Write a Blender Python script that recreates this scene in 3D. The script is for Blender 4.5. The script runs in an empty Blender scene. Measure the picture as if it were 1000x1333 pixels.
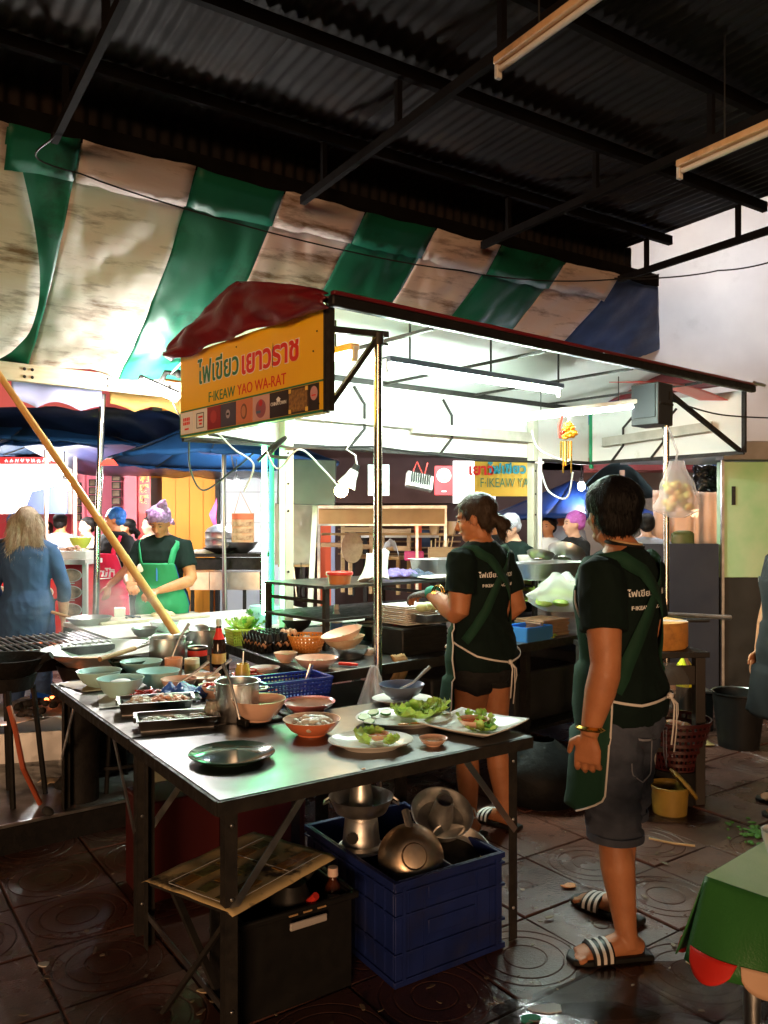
import bpy, bmesh, math, random
from math import sin, cos, pi, radians, sqrt, atan2
from mathutils import Vector, Matrix, noise

# ------------------------------------------------------------------ camera, sky, sun, exposure
scene = bpy.context.scene
col = scene.collection
F, HZ, H = 1040.0, 685.0, 1.5          # focal length in photo pixels, horizon row, eye height
cd = bpy.data.cameras.new('camera'); cam = bpy.data.objects.new('camera', cd); col.objects.link(cam)
cam.location = (0, 0, H); cam.rotation_euler = (pi / 2, 0, 0)
cd.sensor_fit = 'HORIZONTAL'; cd.sensor_width = 36.0; cd.lens = 36.0 * F / 1000.0
cd.shift_y = 18.5 / 1000.0
cd.clip_start = 0.05; cd.clip_end = 500
scene.camera = cam

SUN_EL, SUN_AZ = radians(3), radians(186)      # low warm evening glow from behind the left shoulder
w = bpy.data.worlds.new('World'); scene.world = w; w.use_nodes = True
wn = w.node_tree.nodes; wl = w.node_tree.links
sky = wn.new('ShaderNodeTexSky'); sky.sky_type = 'NISHITA'; sky.sun_disc = False
sky.sun_elevation = radians(1.5); sky.sun_rotation = SUN_AZ
wl.new(sky.outputs[0], wn['Background'].inputs[0]); wn['Background'].inputs[1].default_value = 0.014
sd = bpy.data.lights.new('sun', 'SUN'); sd.energy = 0.80; sd.angle = radians(18); sd.color = (1.0, 0.58, 0.31)
sun = bpy.data.objects.new('sun', sd); col.objects.link(sun)
_d = Vector((-0.10 * cos(SUN_EL), -cos(SUN_EL) * 0.995, sin(SUN_EL)))
sun.rotation_euler = _d.to_track_quat('Z', 'Y').to_euler(); sun.location = (0, -4, 6)
scene.view_settings.view_transform = 'Standard'; scene.view_settings.look = 'None'
scene.view_settings.exposure = 1.42; scene.view_settings.gamma = 1.0
scene.render.engine = 'CYCLES'
cy = scene.cycles
cy.use_denoising = True
try: cy.denoiser = 'OPENIMAGEDENOISE'
except Exception: pass
cy.max_bounces = 6; cy.diffuse_bounces = 3; cy.glossy_bounces = 3; cy.transmission_bounces = 5; cy.transparent_max_bounces = 8
cy.caustics_reflective = False; cy.caustics_refractive = False; cy.sample_clamp_indirect = 4.0

rnd = random.Random(7)

# ------------------------------------------------------------------ helpers
def at(px, py, D): return Vector(((px - 500) / F * D, D, H - (py - HZ) / F * D))
def on(px, py, z): return at(px, py, F * (H - z) / (py - HZ))
def V(*a): return Vector(a) if len(a) > 1 else Vector(a[0])

class MB:
    def __init__(s): s.v = []; s.f = []; s.mi = []; s.cur = 0
    def add(s, vs, fs):
        o = len(s.v); s.v += [tuple(p) for p in vs]
        for f in fs: s.f.append(tuple(i + o for i in f)); s.mi.append(s.cur)
        return s
    def mat(s, i): s.cur = i; return s
    def box(s, c, d, rz=0.0, M=None, taper=1.0):
        x, y, z = d[0] / 2, d[1] / 2, d[2] / 2
        vs = []
        for k in (-1, 1):
            t = 1.0 if k < 0 else taper
            for a, b in ((-1, -1), (1, -1), (1, 1), (-1, 1)): vs.append(Vector((a * x * t, b * y * t, k * z)))
        R = Matrix.Rotation(rz, 3, 'Z') if M is None else M
        vs = [R @ p + Vector(c) for p in vs]
        return s.add(vs, [(3, 2, 1, 0), (4, 5, 6, 7), (0, 1, 5, 4), (1, 2, 6, 5), (2, 3, 7, 6), (3, 0, 4, 7)])
    def bar(s, p, q, w, h=None, up=(0, 0, 1)):
        p = Vector(p); q = Vector(q); h = w if h is None else h
        d = (q - p).normalized(); up = Vector(up)
        if abs(d.dot(up)) > .98: up = Vector((1, 0, 0))
        r = d.cross(up).normalized(); u = r.cross(d)
        vs = [e + r * a * w / 2 + u * b * h / 2 for e in (p, q) for a, b in ((-1, -1), (1, -1), (1, 1), (-1, 1))]
        return s.add(vs, [(0, 1, 2, 3), (7, 6, 5, 4), (4, 5, 1, 0), (5, 6, 2, 1), (6, 7, 3, 2), (7, 4, 0, 3)])
    def tube(s, pts, r, n=8, flat=1.0, cap=True, up=None):
        pts = [Vector(p) for p in pts]; m = len(pts)
        rs = r if isinstance(r, (list, tuple)) else [r] * m
        vs = []; a = None
        for i, p in enumerate(pts):
            t = (pts[min(i + 1, m - 1)] - pts[max(i - 1, 0)])
            t = t.normalized() if t.length > 1e-9 else Vector((0, 0, 1))
            if a is None:
                a = Vector(up) if up is not None else (Vector((1, 0, 0)) if abs(t.x) < .9 else Vector((0, 1, 0)))
            a = a - t * a.dot(t)
            if a.length < 1e-6: a = Vector((0, 1, 0)) - t * t.y
            a.normalize(); b = t.cross(a)
            rr = rs[i]; ra, rb = (rr if isinstance(rr, (tuple, list)) else (rr, rr * flat))
            for k in range(n):
                th = 2 * pi * k / n
                vs.append(p + a * ra * cos(th) + b * rb * sin(th))
        fs = [(i * n + k, i * n + (k + 1) % n, (i + 1) * n + (k + 1) % n, (i + 1) * n + k) for i in range(m - 1) for k in range(n)]
        if cap: fs += [tuple(range(n - 1, -1, -1)), tuple(range((m - 1) * n, m * n))]
        return s.add(vs, fs)
    def lathe(s, prof, c=(0, 0, 0), n=24, M=None, sx=1.0, sy=1.0, closed=False):
        vs = []; fs = []; c = Vector(c); rings = []
        for r, z in prof:
            if r < 1e-6: rings.append([len(vs)]); vs.append(Vector((0, 0, z)))
            else:
                rings.append(list(range(len(vs), len(vs) + n)))
                vs += [Vector((r * cos(2 * pi * k / n) * sx, r * sin(2 * pi * k / n) * sy, z)) for k in range(n)]
        pairs = list(zip(rings, rings[1:])) + ([(rings[-1], rings[0])] if closed else [])
        for a, b in pairs:
            for k in range(n):
                k2 = (k + 1) % n
                if len(a) == 1 and len(b) == 1: continue
                if len(a) == 1: fs.append((a[0], b[k2], b[k]))
                elif len(b) == 1: fs.append((a[k], a[k2], b[0]))
                else: fs.append((a[k], a[k2], b[k2], b[k]))
        if M is not None: vs = [M @ p for p in vs]
        return s.add([p + c for p in vs], fs)
    def ell(s, c, r, n=14, M=None):
        m = max(6, n // 2 + 1)
        return s.lathe([(sin(pi * i / m), -cos(pi * i / m)) if 0 < i < m else (0, -1 if i == 0 else 1) for i in range(m + 1)], c, n,
                       (M if M is not None else Matrix.Identity(3)) @ Matrix.Diagonal(Vector(r)))
    def grid(s, fn, nu, nv):
        vs = [fn(i / nu, j / nv) for j in range(nv + 1) for i in range(nu + 1)]
        return s.add(vs, [(j * (nu + 1) + i, j * (nu + 1) + i + 1, (j + 1) * (nu + 1) + i + 1, (j + 1) * (nu + 1) + i) for j in range(nv) for i in range(nu)])
    def prism(s, pts, z0, z1, M=None, c=(0, 0, 0)):
        n = len(pts); vs = [Vector((p[0], p[1], z)) for z in (z0, z1) for p in pts]
        if M is not None: vs = [M @ p for p in vs]
        vs = [p + Vector(c) for p in vs]
        return s.add(vs, [tuple(range(n - 1, -1, -1)), tuple(range(n, 2 * n))] + [(i, (i + 1) % n, n + (i + 1) % n, n + i) for i in range(n)])
    def build(s, name, mat, parent=None, loc=None, rot=None, smooth=40, solid=0, bevel=0, fix=False):
        me = bpy.data.meshes.new(name); me.from_pydata(s.v, [], s.f)
        for m in (mat if isinstance(mat, (list, tuple)) else [mat]): me.materials.append(m)
        if isinstance(mat, (list, tuple)): me.polygons.foreach_set('material_index', s.mi)
        if fix:
            b = bmesh.new(); b.from_mesh(me); bmesh.ops.recalc_face_normals(b, faces=b.faces); b.to_mesh(me); b.free()
        me.update()
        if smooth:
            me.shade_smooth()
            if smooth < 180: me.set_sharp_from_angle(angle=radians(smooth))
        o = bpy.data.objects.new(name, me); col.objects.link(o)
        if parent is not None: o.parent = parent
        if loc is not None: o.location = loc
        if rot is not None: o.rotation_euler = rot
        if solid:
            md = o.modifiers.new('thickness', 'SOLIDIFY'); md.thickness = solid; md.offset = 0
        if bevel:
            md = o.modifiers.new('bevel', 'BEVEL'); md.width = bevel; md.segments = 2; md.limit_method = 'ANGLE'; md.angle_limit = radians(50)
        return o

def tag(o, label=None, cat=None, group=None, kind=None):
    if label: o['label'] = label
    if cat: o['category'] = cat
    if group: o['group'] = group
    if kind: o['kind'] = kind
    return o
def thing(name, label, cat, loc=(0, 0, 0), rz=0.0, group=None, rot=None):
    o = bpy.data.objects.new(name, None); col.objects.link(o); o.empty_display_size = .05
    o.location = loc; o.rotation_euler = rot if rot is not None else (0, 0, rz)
    return tag(o, label, cat, group)
def dup(o, loc=None, rz=None, label=None, parent=None):
    c = o.copy(); col.objects.link(c)
    if parent is not None: c.parent = parent
    if loc is not None: c.location = loc
    if rz is not None: c.rotation_euler = (0, 0, rz)
    if label: c['label'] = label
    for ch in list(o.children): dup(ch, parent=c)
    return c
def box_obj(name, c, d, mat, parent=None, rz=0.0, bevel=0):
    return MB().box((0, 0, 0), d).build(name, mat, parent, loc=c, rot=(0, 0, rz), bevel=bevel)

# ------------------------------------------------------------------ materials
def _noise(N, L, scale, detail=4, rough=.55, co=None, stretch=None):
    n = N.new('ShaderNodeTexNoise'); n.inputs['Scale'].default_value = scale; n.inputs['Detail'].default_value = detail; n.inputs['Roughness'].default_value = rough
    tc = N.new('ShaderNodeTexCoord'); src = tc.outputs['Object'] if co is None else co
    if stretch:
        mp = N.new('ShaderNodeMapping'); mp.inputs['Scale'].default_value = stretch; L.new(src, mp.inputs[0]); src = mp.outputs[0]
    L.new(src, n.inputs['Vector']); return n.outputs['Fac']
def _ramp(N, L, fac, stops):
    r = N.new('ShaderNodeValToRGB'); e = r.color_ramp.elements
    while len(e) < len(stops): e.new(.5)
    for k, (p, c) in enumerate(stops): e[k].position = p; e[k].color = (c[0], c[1], c[2], 1) if not isinstance(c, float) else (c, c, c, 1)
    L.new(fac, r.inputs[0]); return r.outputs[0]
_mats = {}
def mat(name, c1, rough=.5, metal=0.0, c2=None, scale=6.0, bump=0.0, bscale=40.0, rough2=None, emit=None, estr=0.0, trans=0.0, alpha=1.0, sheen=0.0, spec=.5, stretch=None, dirt=None, dirt_scale=3.0, dirt_lo=.5, dirt_hi=.7, coat=0.0, sss=0.0, ior=1.45, translucent=0.0, detail=4):
    m = bpy.data.materials.new(name); m.use_nodes = True; N = m.node_tree.nodes; L = m.node_tree.links
    b = N['Principled BSDF']; I = b.inputs
    I['Base Color'].default_value = (*c1, 1); I['Roughness'].default_value = rough; I['Metallic'].default_value = metal
    I['Specular IOR Level'].default_value = spec; I['IOR'].default_value = ior
    if coat: I['Coat Weight'].default_value = coat; I['Coat Roughness'].default_value = .15
    if sheen: I['Sheen Weight'].default_value = sheen
    if sss: I['Subsurface Weight'].default_value = sss; I['Subsurface Radius'].default_value = (.012, .005, .003)
    if trans: I['Transmission Weight'].default_value = trans
    if alpha < 1: I['Alpha'].default_value = alpha
    colr = None
    if c2 is not None:
        colr = _ramp(N, L, _noise(N, L, scale, detail, stretch=stretch), [(.3, c1), (.7, c2)])
    if dirt is not None:
        f = _ramp(N, L, _noise(N, L, dirt_scale, 8, .65, stretch=stretch), [(dirt_lo, (0, 0, 0)), (dirt_hi, (1, 1, 1))])
        mx = N.new('ShaderNodeMix'); mx.data_type = 'RGBA'; L.new(f, mx.inputs[0])
        if colr is not None: L.new(colr, mx.inputs[6])
        else: mx.inputs[6].default_value = (*c1, 1)
        mx.inputs[7].default_value = (*dirt, 1); colr = mx.outputs[2]
    if colr is not None: L.new(colr, I['Base Color'])
    if rough2 is not None:
        L.new(_ramp(N, L, _noise(N, L, scale * 1.7, 5), [(.35, float(rough)), (.65, float(rough2))]), I['Roughness'])
    if bump:
        bp = N.new('ShaderNodeBump'); bp.inputs['Strength'].default_value = bump; bp.inputs['Distance'].default_value = .01
        L.new(_noise(N, L, bscale, 5, stretch=stretch), bp.inputs['Height']); L.new(bp.outputs[0], I['Normal'])
    if emit is not None: I['Emission Color'].default_value = (*emit, 1); I['Emission Strength'].default_value = estr
    if translucent:
        t = N.new('ShaderNodeBsdfTranslucent'); t.inputs[0].default_value = (*c1, 1)
        if colr is not None: L.new(colr, t.inputs[0])
        ms = N.new('ShaderNodeMixShader'); ms.inputs[0].default_value = translucent
        L.new(b.outputs[0], ms.inputs[1]); L.new(t.outputs[0], ms.inputs[2]); L.new(ms.outputs[0], N['Material Output'].inputs[0])
    return m
def emis(name, c, s): return mat(name, (.8, .8, .8), emit=c, estr=s)

M = dict(
 steel=mat('steel', (.70, .70, .69), .30, 1.0, c2=(.54, .53, .52), scale=12, rough2=.42, bump=.05, bscale=25),
 table_steel=mat('table steel', (.165, .165, .17), .30, 1.0, c2=(.125, .125, .13), scale=3, rough2=.42, dirt=(.08, .075, .065), dirt_scale=9, dirt_lo=.60, dirt_hi=.80),
 chrome=mat('chrome pole', (.62, .58, .54), .16, 1.0, c2=(.42, .36, .30), scale=5, rough2=.32, stretch=(1, 1, .3)),
 old_steel=mat('stained steel', (.78, .77, .75), .36, 1.0, c2=(.56, .53, .49), scale=14, rough2=.5),
 copper=mat('burnt steel', (.80, .66, .50), .34, 1.0, c2=(.52, .34, .20), scale=9, rough2=.45),
 dark_iron=mat('dark iron', (.014, .013, .013), .5, 0, c2=(.030, .026, .022), scale=18, rough2=.75, bump=.15, bscale=60, spec=.35),
 black_plastic=mat('black plastic', (.008, .008, .008), .42, 0, c2=(.014, .013, .012), scale=12, rough2=.6, spec=.3),
 soot=mat('sooty iron', (.006, .006, .006), .65, 0, c2=(.014, .012, .011), scale=25, bump=.3, bscale=70, spec=.25),
 roof_metal=mat('roof metal', (.016, .012, .010), .85, 0, c2=(.008, .006, .005), scale=2.5, rough2=.75, dirt=(.040, .020, .009), dirt_scale=1.4, dirt_lo=.5, dirt_hi=.75, stretch=(1, 1, 1)),
 beam=mat('roof beam', (.006, .005, .005), .85, 0, c2=(.012, .010, .009), scale=9, spec=.15),
 white_enamel=mat('white enamel', (.72, .70, .66), .35, 0, c2=(.62, .58, .52), scale=6),
 warm_lit_enamel=mat('warm lit enamel', (.84, .56, .32), .4, 0, c2=(.68, .40, .19), scale=9, dirt=(.28, .16, .08), dirt_lo=.58, dirt_hi=.75),  # warm orange light on the lamp housings is mixed into this enamel colour
 white_panel=mat('white panel', (.82, .84, .81), .45, 0, c2=(.74, .78, .74), scale=2.5, dirt=(.50, .50, .42), dirt_scale=4, dirt_lo=.62, dirt_hi=.85),
 wood=mat('wood', (.42, .25, .12), .5, 0, c2=(.30, .16, .07), scale=5, stretch=(1, 8, 8), bump=.15, bscale=30),
 pale_wood=mat('pale wood', (.62, .42, .22), .5, 0, c2=(.48, .30, .14), scale=5, stretch=(1, 7, 7)),
 bamboo=mat('bamboo', (.66, .38, .13), .32, 0, c2=(.50, .25, .07), scale=14, stretch=(1, 1, .15)),
 white_melamine=mat('white melamine', (.82, .80, .76), .22, 0, c2=(.76, .73, .68), scale=8),
 peach=mat('peach melamine', (.86, .56, .42), .28, 0, c2=(.82, .50, .36), scale=6),
 orange_bowl=mat('orange melamine', (.80, .22, .10), .25),
 pink_bowl=mat('pink melamine', (.88, .25, .24), .25),
 teal=mat('teal melamine', (.48, .72, .69), .28, 0, c2=(.42, .66, .63), scale=5),
 greyblue=mat('grey blue melamine', (.16, .20, .30), .3),
 navy_plate=mat('dark melamine', (.02, .05, .035), .12),
 blue_plastic=mat('blue plastic', (.02, .05, .42), .35, 0, c2=(.015, .035, .30), scale=6),
 crate_blue=mat('navy crate plastic', (.012, .027, .155), .45, 0, c2=(.007, .016, .09), scale=7, rough2=.6, dirt=(.02, .02, .03), dirt_lo=.5, dirt_hi=.8),
 sky_plastic=mat('sky blue plastic', (.05, .22, .62), .3),
 lime_plastic=mat('lime plastic', (.55, .72, .10), .35),
 orange_basket=mat('orange plastic', (.80, .30, .06), .35),
 dark_red_plastic=mat('dark red plastic', (.055, .007, .007), .45),
 red_plastic=mat('red plastic', (.65, .04, .03), .35),
 yellow_plastic=mat('yellow plastic', (.36, .23, .04), .45, 0, c2=(.22, .14, .03), scale=9),
 clear=mat('clear plastic', (.86, .92, .96), .10, 0, alpha=.45),
 bag=mat('thin plastic bag', (.86, .85, .84), .25, 0, alpha=.42, translucent=.4),
 pink_bag=mat('pink plastic bag', (.86, .74, .72), .22, 0, alpha=.16, translucent=.2, bump=.9, bscale=22),
 glass=mat('brown glass', (.16, .04, .015), .06, 0, trans=.6, ior=1.4),
 lettuce=mat('lettuce', (.30, .48, .05), .45, 0, c2=(.52, .62, .18), scale=25, translucent=.3),
 herb=mat('dark herb', (.06, .20, .03), .45, 0, c2=(.14, .33, .06), scale=25, translucent=.25),
 cucumber=mat('cucumber', (.50, .62, .25), .35, 0, c2=(.66, .74, .42), scale=30),
 cucumber_skin=mat('cucumber skin', (.06, .20, .04), .35),
 carrot=mat('carrot', (.80, .30, .06), .4),
 red_sauce=mat('red sauce', (.42, .07, .02), .12, 0, c2=(.30, .04, .01), scale=40),
 brown_sauce=mat('brown sauce', (.22, .08, .03), .12, 0, c2=(.32, .14, .06), scale=50),
 dark_broth=mat('dark broth', (.045, .03, .01), .05),
 chilli=mat('red chilli', (.55, .03, .015), .3, 0, c2=(.38, .02, .01), scale=40),
 white_food=mat('white food', (.80, .76, .66), .45, 0, c2=(.66, .58, .46), scale=35, sss=.0),
 pink_food=mat('shrimp', (.85, .42, .28), .35, 0, c2=(.75, .55, .42), scale=30),
 meat=mat('sliced meat', (.48, .30, .20), .5, 0, c2=(.62, .50, .38), scale=50),
 grey_food=mat('squid', (.62, .60, .48), .35, 0, c2=(.45, .42, .30), scale=40),
 egg=mat('brown egg', (.66, .38, .22), .4, 0, c2=(.58, .30, .16), scale=20),
 rice=mat('white powder', (.88, .87, .84), .7),
 garlic=mat('garlic', (.75, .60, .42), .5, 0, c2=(.60, .42, .24), scale=20),
 paper=mat('paper', (.74, .72, .70), .7),
 cardboard=mat('cardboard', (.36, .22, .13), .8, 0, c2=(.28, .16, .09), scale=8),
 purple_cloth=mat('purple cloth', (.13, .10, .30), .8, bump=.3, bscale=200),
 navy_cloth=mat('navy cloth', (.03, .045, .08), .8, bump=.3, bscale=200),
 red_cloth=mat('red cloth', (.40, .03, .03), .85, bump=.4, bscale=200),
 tan_cloth=mat('tan cloth', (.45, .28, .13), .85, bump=.4, bscale=200),
 charcoal=mat('charcoal', (.02, .02, .02), .8, bump=.5, bscale=60),
 ash=mat('ash', (.30, .29, .28), .9, 0, c2=(.06, .06, .06), scale=30),
 ember=mat('ember', (.3, .05, .02), .8, emit=(1, .18, .04), estr=4),
 foil=mat('crumpled foil', (.80, .80, .84), .34, .6, bump=1.0, bscale=25),
 wire_black=mat('black cable', (.012, .012, .012), .5),
 wire_white=mat('white cable', (.66, .66, .64), .5),
 gold=mat('gold', (.85, .55, .10), .22, 1.0),
 marigold=mat('marigold', (.90, .38, .02), .6),
 rubber_red=mat('red rubber hose', (.42, .09, .04), .45),
 tarp_blue=mat('blue tarpaulin', (.06, .13, .36), .38, 0, c2=(.035, .07, .19), scale=4, bump=.35, bscale=9, translucent=.15),
 tarp_white=mat('white tarpaulin', (.92, .82, .76), .75, 0, c2=(.84, .69, .60), scale=1.5, spec=.25, dirt=(.26, .16, .10), dirt_scale=1.9, dirt_lo=.52, dirt_hi=.68, stretch=(1, 2.2, 7), bump=.5, bscale=5, translucent=.12),
 tarp_green=mat('green tarpaulin', (.014, .20, .11), .45, 0, c2=(.009, .13, .075), spec=.3, scale=2.0, dirt=(.012, .03, .02), dirt_scale=2.6, dirt_lo=.56, dirt_hi=.74, bump=.5, bscale=5, translucent=.12),
 tarp_red=mat('dark red vinyl', (.17, .012, .018), .35, 0, c2=(.11, .008, .012), scale=3, bump=.4, bscale=7),
 umbrella_blue=mat('blue umbrella cloth', (.006, .036, .105), .7, 0, c2=(.004, .026, .075), scale=3, bump=.15, bscale=60, translucent=.15, spec=.15),
 umbrella_navy=mat('navy tarpaulin', (.010, .016, .05), .4, 0, c2=(.006, .010, .03), scale=3, bump=.4, bscale=6),
 wall_white=mat('white tarpaulin wall', (.66, .66, .66), .5, 0, c2=(.54, .54, .55), scale=1.3, bump=.9, bscale=2.6, dirt=(.34, .34, .34), dirt_scale=1.2, dirt_lo=.6, dirt_hi=.85, translucent=.45),
 pink_wall=mat('pink wall', (.92, .24, .33), .6, 0, c2=(.88, .20, .29), scale=2, bump=.1, bscale=30),
 orange_wall=mat('orange wall', (.86, .34, .03), .6, 0, c2=(.80, .30, .03), scale=2),
 brown_wall=mat('dark brown wall', (.09, .045, .04), .6, 0, c2=(.065, .03, .03), scale=2),
 pale_wall=mat('pale wall', (.66, .70, .74), .6, 0, c2=(.58, .62, .68), scale=2),
 grey_concrete=mat('concrete', (.30, .29, .27), .7, 0, c2=(.20, .19, .17), scale=4, bump=.3, bscale=30),
 wet_concrete=mat('wet concrete', (.17, .16, .155), .3, 0, c2=(.10, .095, .09), scale=5, rough2=.55, bump=.25, bscale=30),
 paint_red=mat('red paint', (.62, .03, .03), .4),
 paint_navy=mat('dark navy panel', (.018, .024, .04), .35, 0, c2=(.03, .035, .05), scale=3, rough2=.5),
 green_neon=emis('green neon', (.22, 1.0, .42), 34),
 tube_lit=emis('lit fluorescent tube', (.78, 1.0, .86), 215),
 tube_cool=emis('lit cool tube', (1.0, .95, .90), 340),
 tube_soft=emis('lit soft tube', (.90, 1.0, .94), 70),
 bulb_warm=emis('warm bulb', (1.0, .74, .42), 45),
 bulb_white=emis('white lamp', (.90, .95, 1.0), 70),
 tube_off=mat('unlit tube', (.74, .66, .56), .25),
 black_print=mat('black print', (.03, .03, .03), .5),
 white_print=mat('white print', (.85, .85, .83), .5),
 green_print=mat('green print', (.02, .18, .09), .45),
 red_print=mat('red print', (.72, .03, .02), .45),
 gold_print=mat('gold print', (.90, .58, .10), .4),
 sign_yellow=mat('yellow sign face', (.94, .54, .010), .28, 0, c2=(.90, .49, .010), scale=1.5, dirt=(.5, .30, .03), dirt_scale=5, dirt_lo=.68, dirt_hi=.9),
 skin=mat('skin', (.52, .215, .095), .45, 0, c2=(.41, .155, .065), scale=14, bump=.14, bscale=150, sss=.08, rough2=.58),
 skin_light=mat('light skin', (.60, .36, .25), .48, 0, c2=(.55, .31, .21), scale=9, sss=.08),
 hair=mat('black hair', (.004, .0032, .003), .5, 0, spec=.25, c2=(.007, .0055, .005), scale=60, bump=.6, bscale=70, stretch=(3, 3, .4)),
 hair_brown=mat('brown hair', (.022, .013, .008), .42, 0, spec=.3, c2=(.048, .028, .016), scale=60, bump=.6, bscale=70, stretch=(3, 3, .4)),
 wok_metal=mat('worn aluminium', (.82, .82, .80), .42, .85, c2=(.70, .70, .68), scale=9, rough2=.55),
 dirty_steel=mat('grimy steel top', (.22, .21, .20), .4, .9, c2=(.10, .095, .09), scale=6, rough2=.6, dirt=(.04, .03, .02), dirt_scale=5, dirt_lo=.5, dirt_hi=.7),
 hair_blond=mat('ash blond hair', (.46, .36, .26), .4, 0, c2=(.24, .18, .13), scale=40, bump=.7, bscale=70, stretch=(4, 4, .2)),
 shirt_green=mat('dark green jersey', (.0055, .0145, .0120), .9, 0, c2=(.0035, .0095, .008), scale=6, bump=.15, bscale=260, spec=.2),
 shirt_black=mat('black jersey', (.005, .005, .0055), .9, bump=.15, bscale=260),
 apron_green=mat('green apron cloth', (.006, .048, .025), .85, 0, c2=(.004, .034, .018), scale=5, bump=.15, bscale=260),
 apron_bright=mat('bright green apron cloth', (.02, .28, .12), .7, 0, c2=(.016, .22, .09), scale=5, bump=.15, bscale=260),
 apron_red=mat('red apron cloth', (.72, .02, .09), .7, bump=.15, bscale=260),
 denim_grey=mat('grey denim', (.075, .088, .125), .85, 0, c2=(.034, .042, .064), scale=10, bump=.3, bscale=240),
 denim_blue=mat('blue denim', (.035, .07, .16), .8, 0, c2=(.02, .045, .11), scale=10, bump=.3, bscale=240),
 blue_shirt=mat('blue chambray', (.030, .075, .17), .8, 0, c2=(.022, .058, .135), scale=6, bump=.2, bscale=240),
 grey_shirt=mat('grey jersey', (.25, .27, .32), .85, bump=.15, bscale=240),
 black_shorts=mat('black shorts', (.008, .008, .008), .85, bump=.3, bscale=240),
 piping=mat('white cotton tape', (.70, .66, .62), .8),
 glove=mat('knit glove', (.03, .03, .032), .85, 0, c2=(.32, .32, .32), scale=130, bump=.4, bscale=150),
 glove_cuff=mat('teal glove cuff', (.03, .30, .22), .8),
 hat_purple=mat('purple plastic bag', (.55, .33, .66), .3, 0, c2=(.13, .07, .18), scale=30, bump=.8, bscale=40),
 hat_blue=mat('blue hair net', (.02, .17, .62), .5, 0, c2=(.015, .12, .48), scale=40, bump=.8, bscale=50),
 net_purple=mat('purple hair net', (.55, .14, .55), .5, 0, c2=(.36, .09, .38), scale=60, bump=.8, bscale=60),
 net_white=mat('white hair net', (.55, .58, .66), .5, 0, c2=(.34, .36, .44), scale=60, bump=.8, bscale=60),
 lips=mat('lips', (.42, .13, .10), .4), eye=mat('dark eye', (.015, .012, .012), .3),
)
# ------------------------------------------------------------------ ground
def floor_mat(name, c1, c2, joint=False):
    m = bpy.data.materials.new(name); m.use_nodes = True; N = m.node_tree.nodes; L = m.node_tree.links
    b = N['Principled BSDF']; g = N.new('ShaderNodeNewGeometry'); P = g.outputs['Position']
    c = _ramp(N, L, _noise(N, L, 1.6, 8, .6, co=P), [(.32, c1), (.68, c2)])
    g2 = _ramp(N, L, _noise(N, L, 11, 6, .7, co=P), [(.58, (0, 0, 0)), (.72, (1, 1, 1))])
    mx = N.new('ShaderNodeMix'); mx.data_type = 'RGBA'; L.new(g2, mx.inputs[0]); L.new(c, mx.inputs[6]); mx.inputs[7].default_value = (.012, .009, .008, 1)
    L.new(mx.outputs[2], b.inputs['Base Color'])
    L.new(_ramp(N, L, _noise(N, L, 1.9, 6, .6, co=P), [(.38, .13), (.60, .48)]), b.inputs['Roughness'])
    bp = N.new('ShaderNodeBump'); bp.inputs['Strength'].default_value = .55; bp.inputs['Distance'].default_value = .004
    L.new(_noise(N, L, 95, 6, .7, co=P), bp.inputs['Height']); L.new(bp.outputs[0], b.inputs['Normal'])
    return m
FM = floor_mat('wet red paving', (.150, .058, .040), (.070, .034, .025))
FG = floor_mat('wet paving joints', (.030, .020, .016), (.018, .014, .012))
g = MB().box((0, 30, -.16), (120, 120, .30)).build('ground', FG); tag(g, kind='structure')
TS = .40; ta = radians(35); tu = V(cos(ta), sin(ta), 0); tv = V(-sin(ta), cos(ta), 0)
def tile_mesh(rings_=(.075, .135, .18)):
    b = MB(); n = 32; h = TS / 2 - .004
    prof = [(0, 0)]
    for r in rings_: prof += [(r - .004, 0), (r - .001, -.0026), (r + .002, -.0026), (r + .005, 0)]
    rings = []; vs = []
    for r, z in prof:
        if r == 0: rings.append([0]); vs.append((0, 0, z)); continue
        rings.append(list(range(len(vs), len(vs) + n))); vs += [(r * cos(2 * pi * k / n), r * sin(2 * pi * k / n), z) for k in range(n)]
    for s, z in ((1.0 - .015, 0), (1.0, -.004), (1.0, -.03)):
        rings.append(list(range(len(vs), len(vs) + n)))
        for k in range(n):
            t = 2 * pi * k / n; q = h * s / max(abs(cos(t)), abs(sin(t))); vs.append((q * cos(t), q * sin(t), z))
    fs = []
    for a, c in zip(rings, rings[1:]):
        for k in range(n):
            k2 = (k + 1) % n
            fs.append((a[0], c[k], c[k2]) if len(a) == 1 else (a[k], c[k], c[k2], a[k2]))
    b.add(vs, fs); return b
_t1 = tile_mesh((.03,)).build('paving_tile', FM, g, smooth=30)
_t0 = tile_mesh().build('paving_tile', FM, g, smooth=30)
cand = []
for i in range(-30, 31):
    for j in range(-4, 31):
        p = tu * (i * TS) + tv * (j * TS)
        if p.y < 1.9: continue
        sx = 500 + p.x / p.y * F; sy = HZ + H / p.y * F
        if -140 < sx < 1140 and sy > 860: cand.append((p.y, p))
cand.sort(key=lambda t: t[0])
for k, (_, p) in enumerate(cand[:290]):
    o = _t0 if k == 0 else _t1 if k == 1 else (_t0 if rnd.random() < .6 else _t1).copy()
    if k > 1: col.objects.link(o); o.parent = g
    o.location = (p.x, p.y, rnd.uniform(-.005, .004)); o.rotation_euler = (rnd.uniform(-.012, .012), rnd.uniform(-.012, .012), ta + rnd.choice((0, 1, 2, 3)) * pi / 2)
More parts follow.
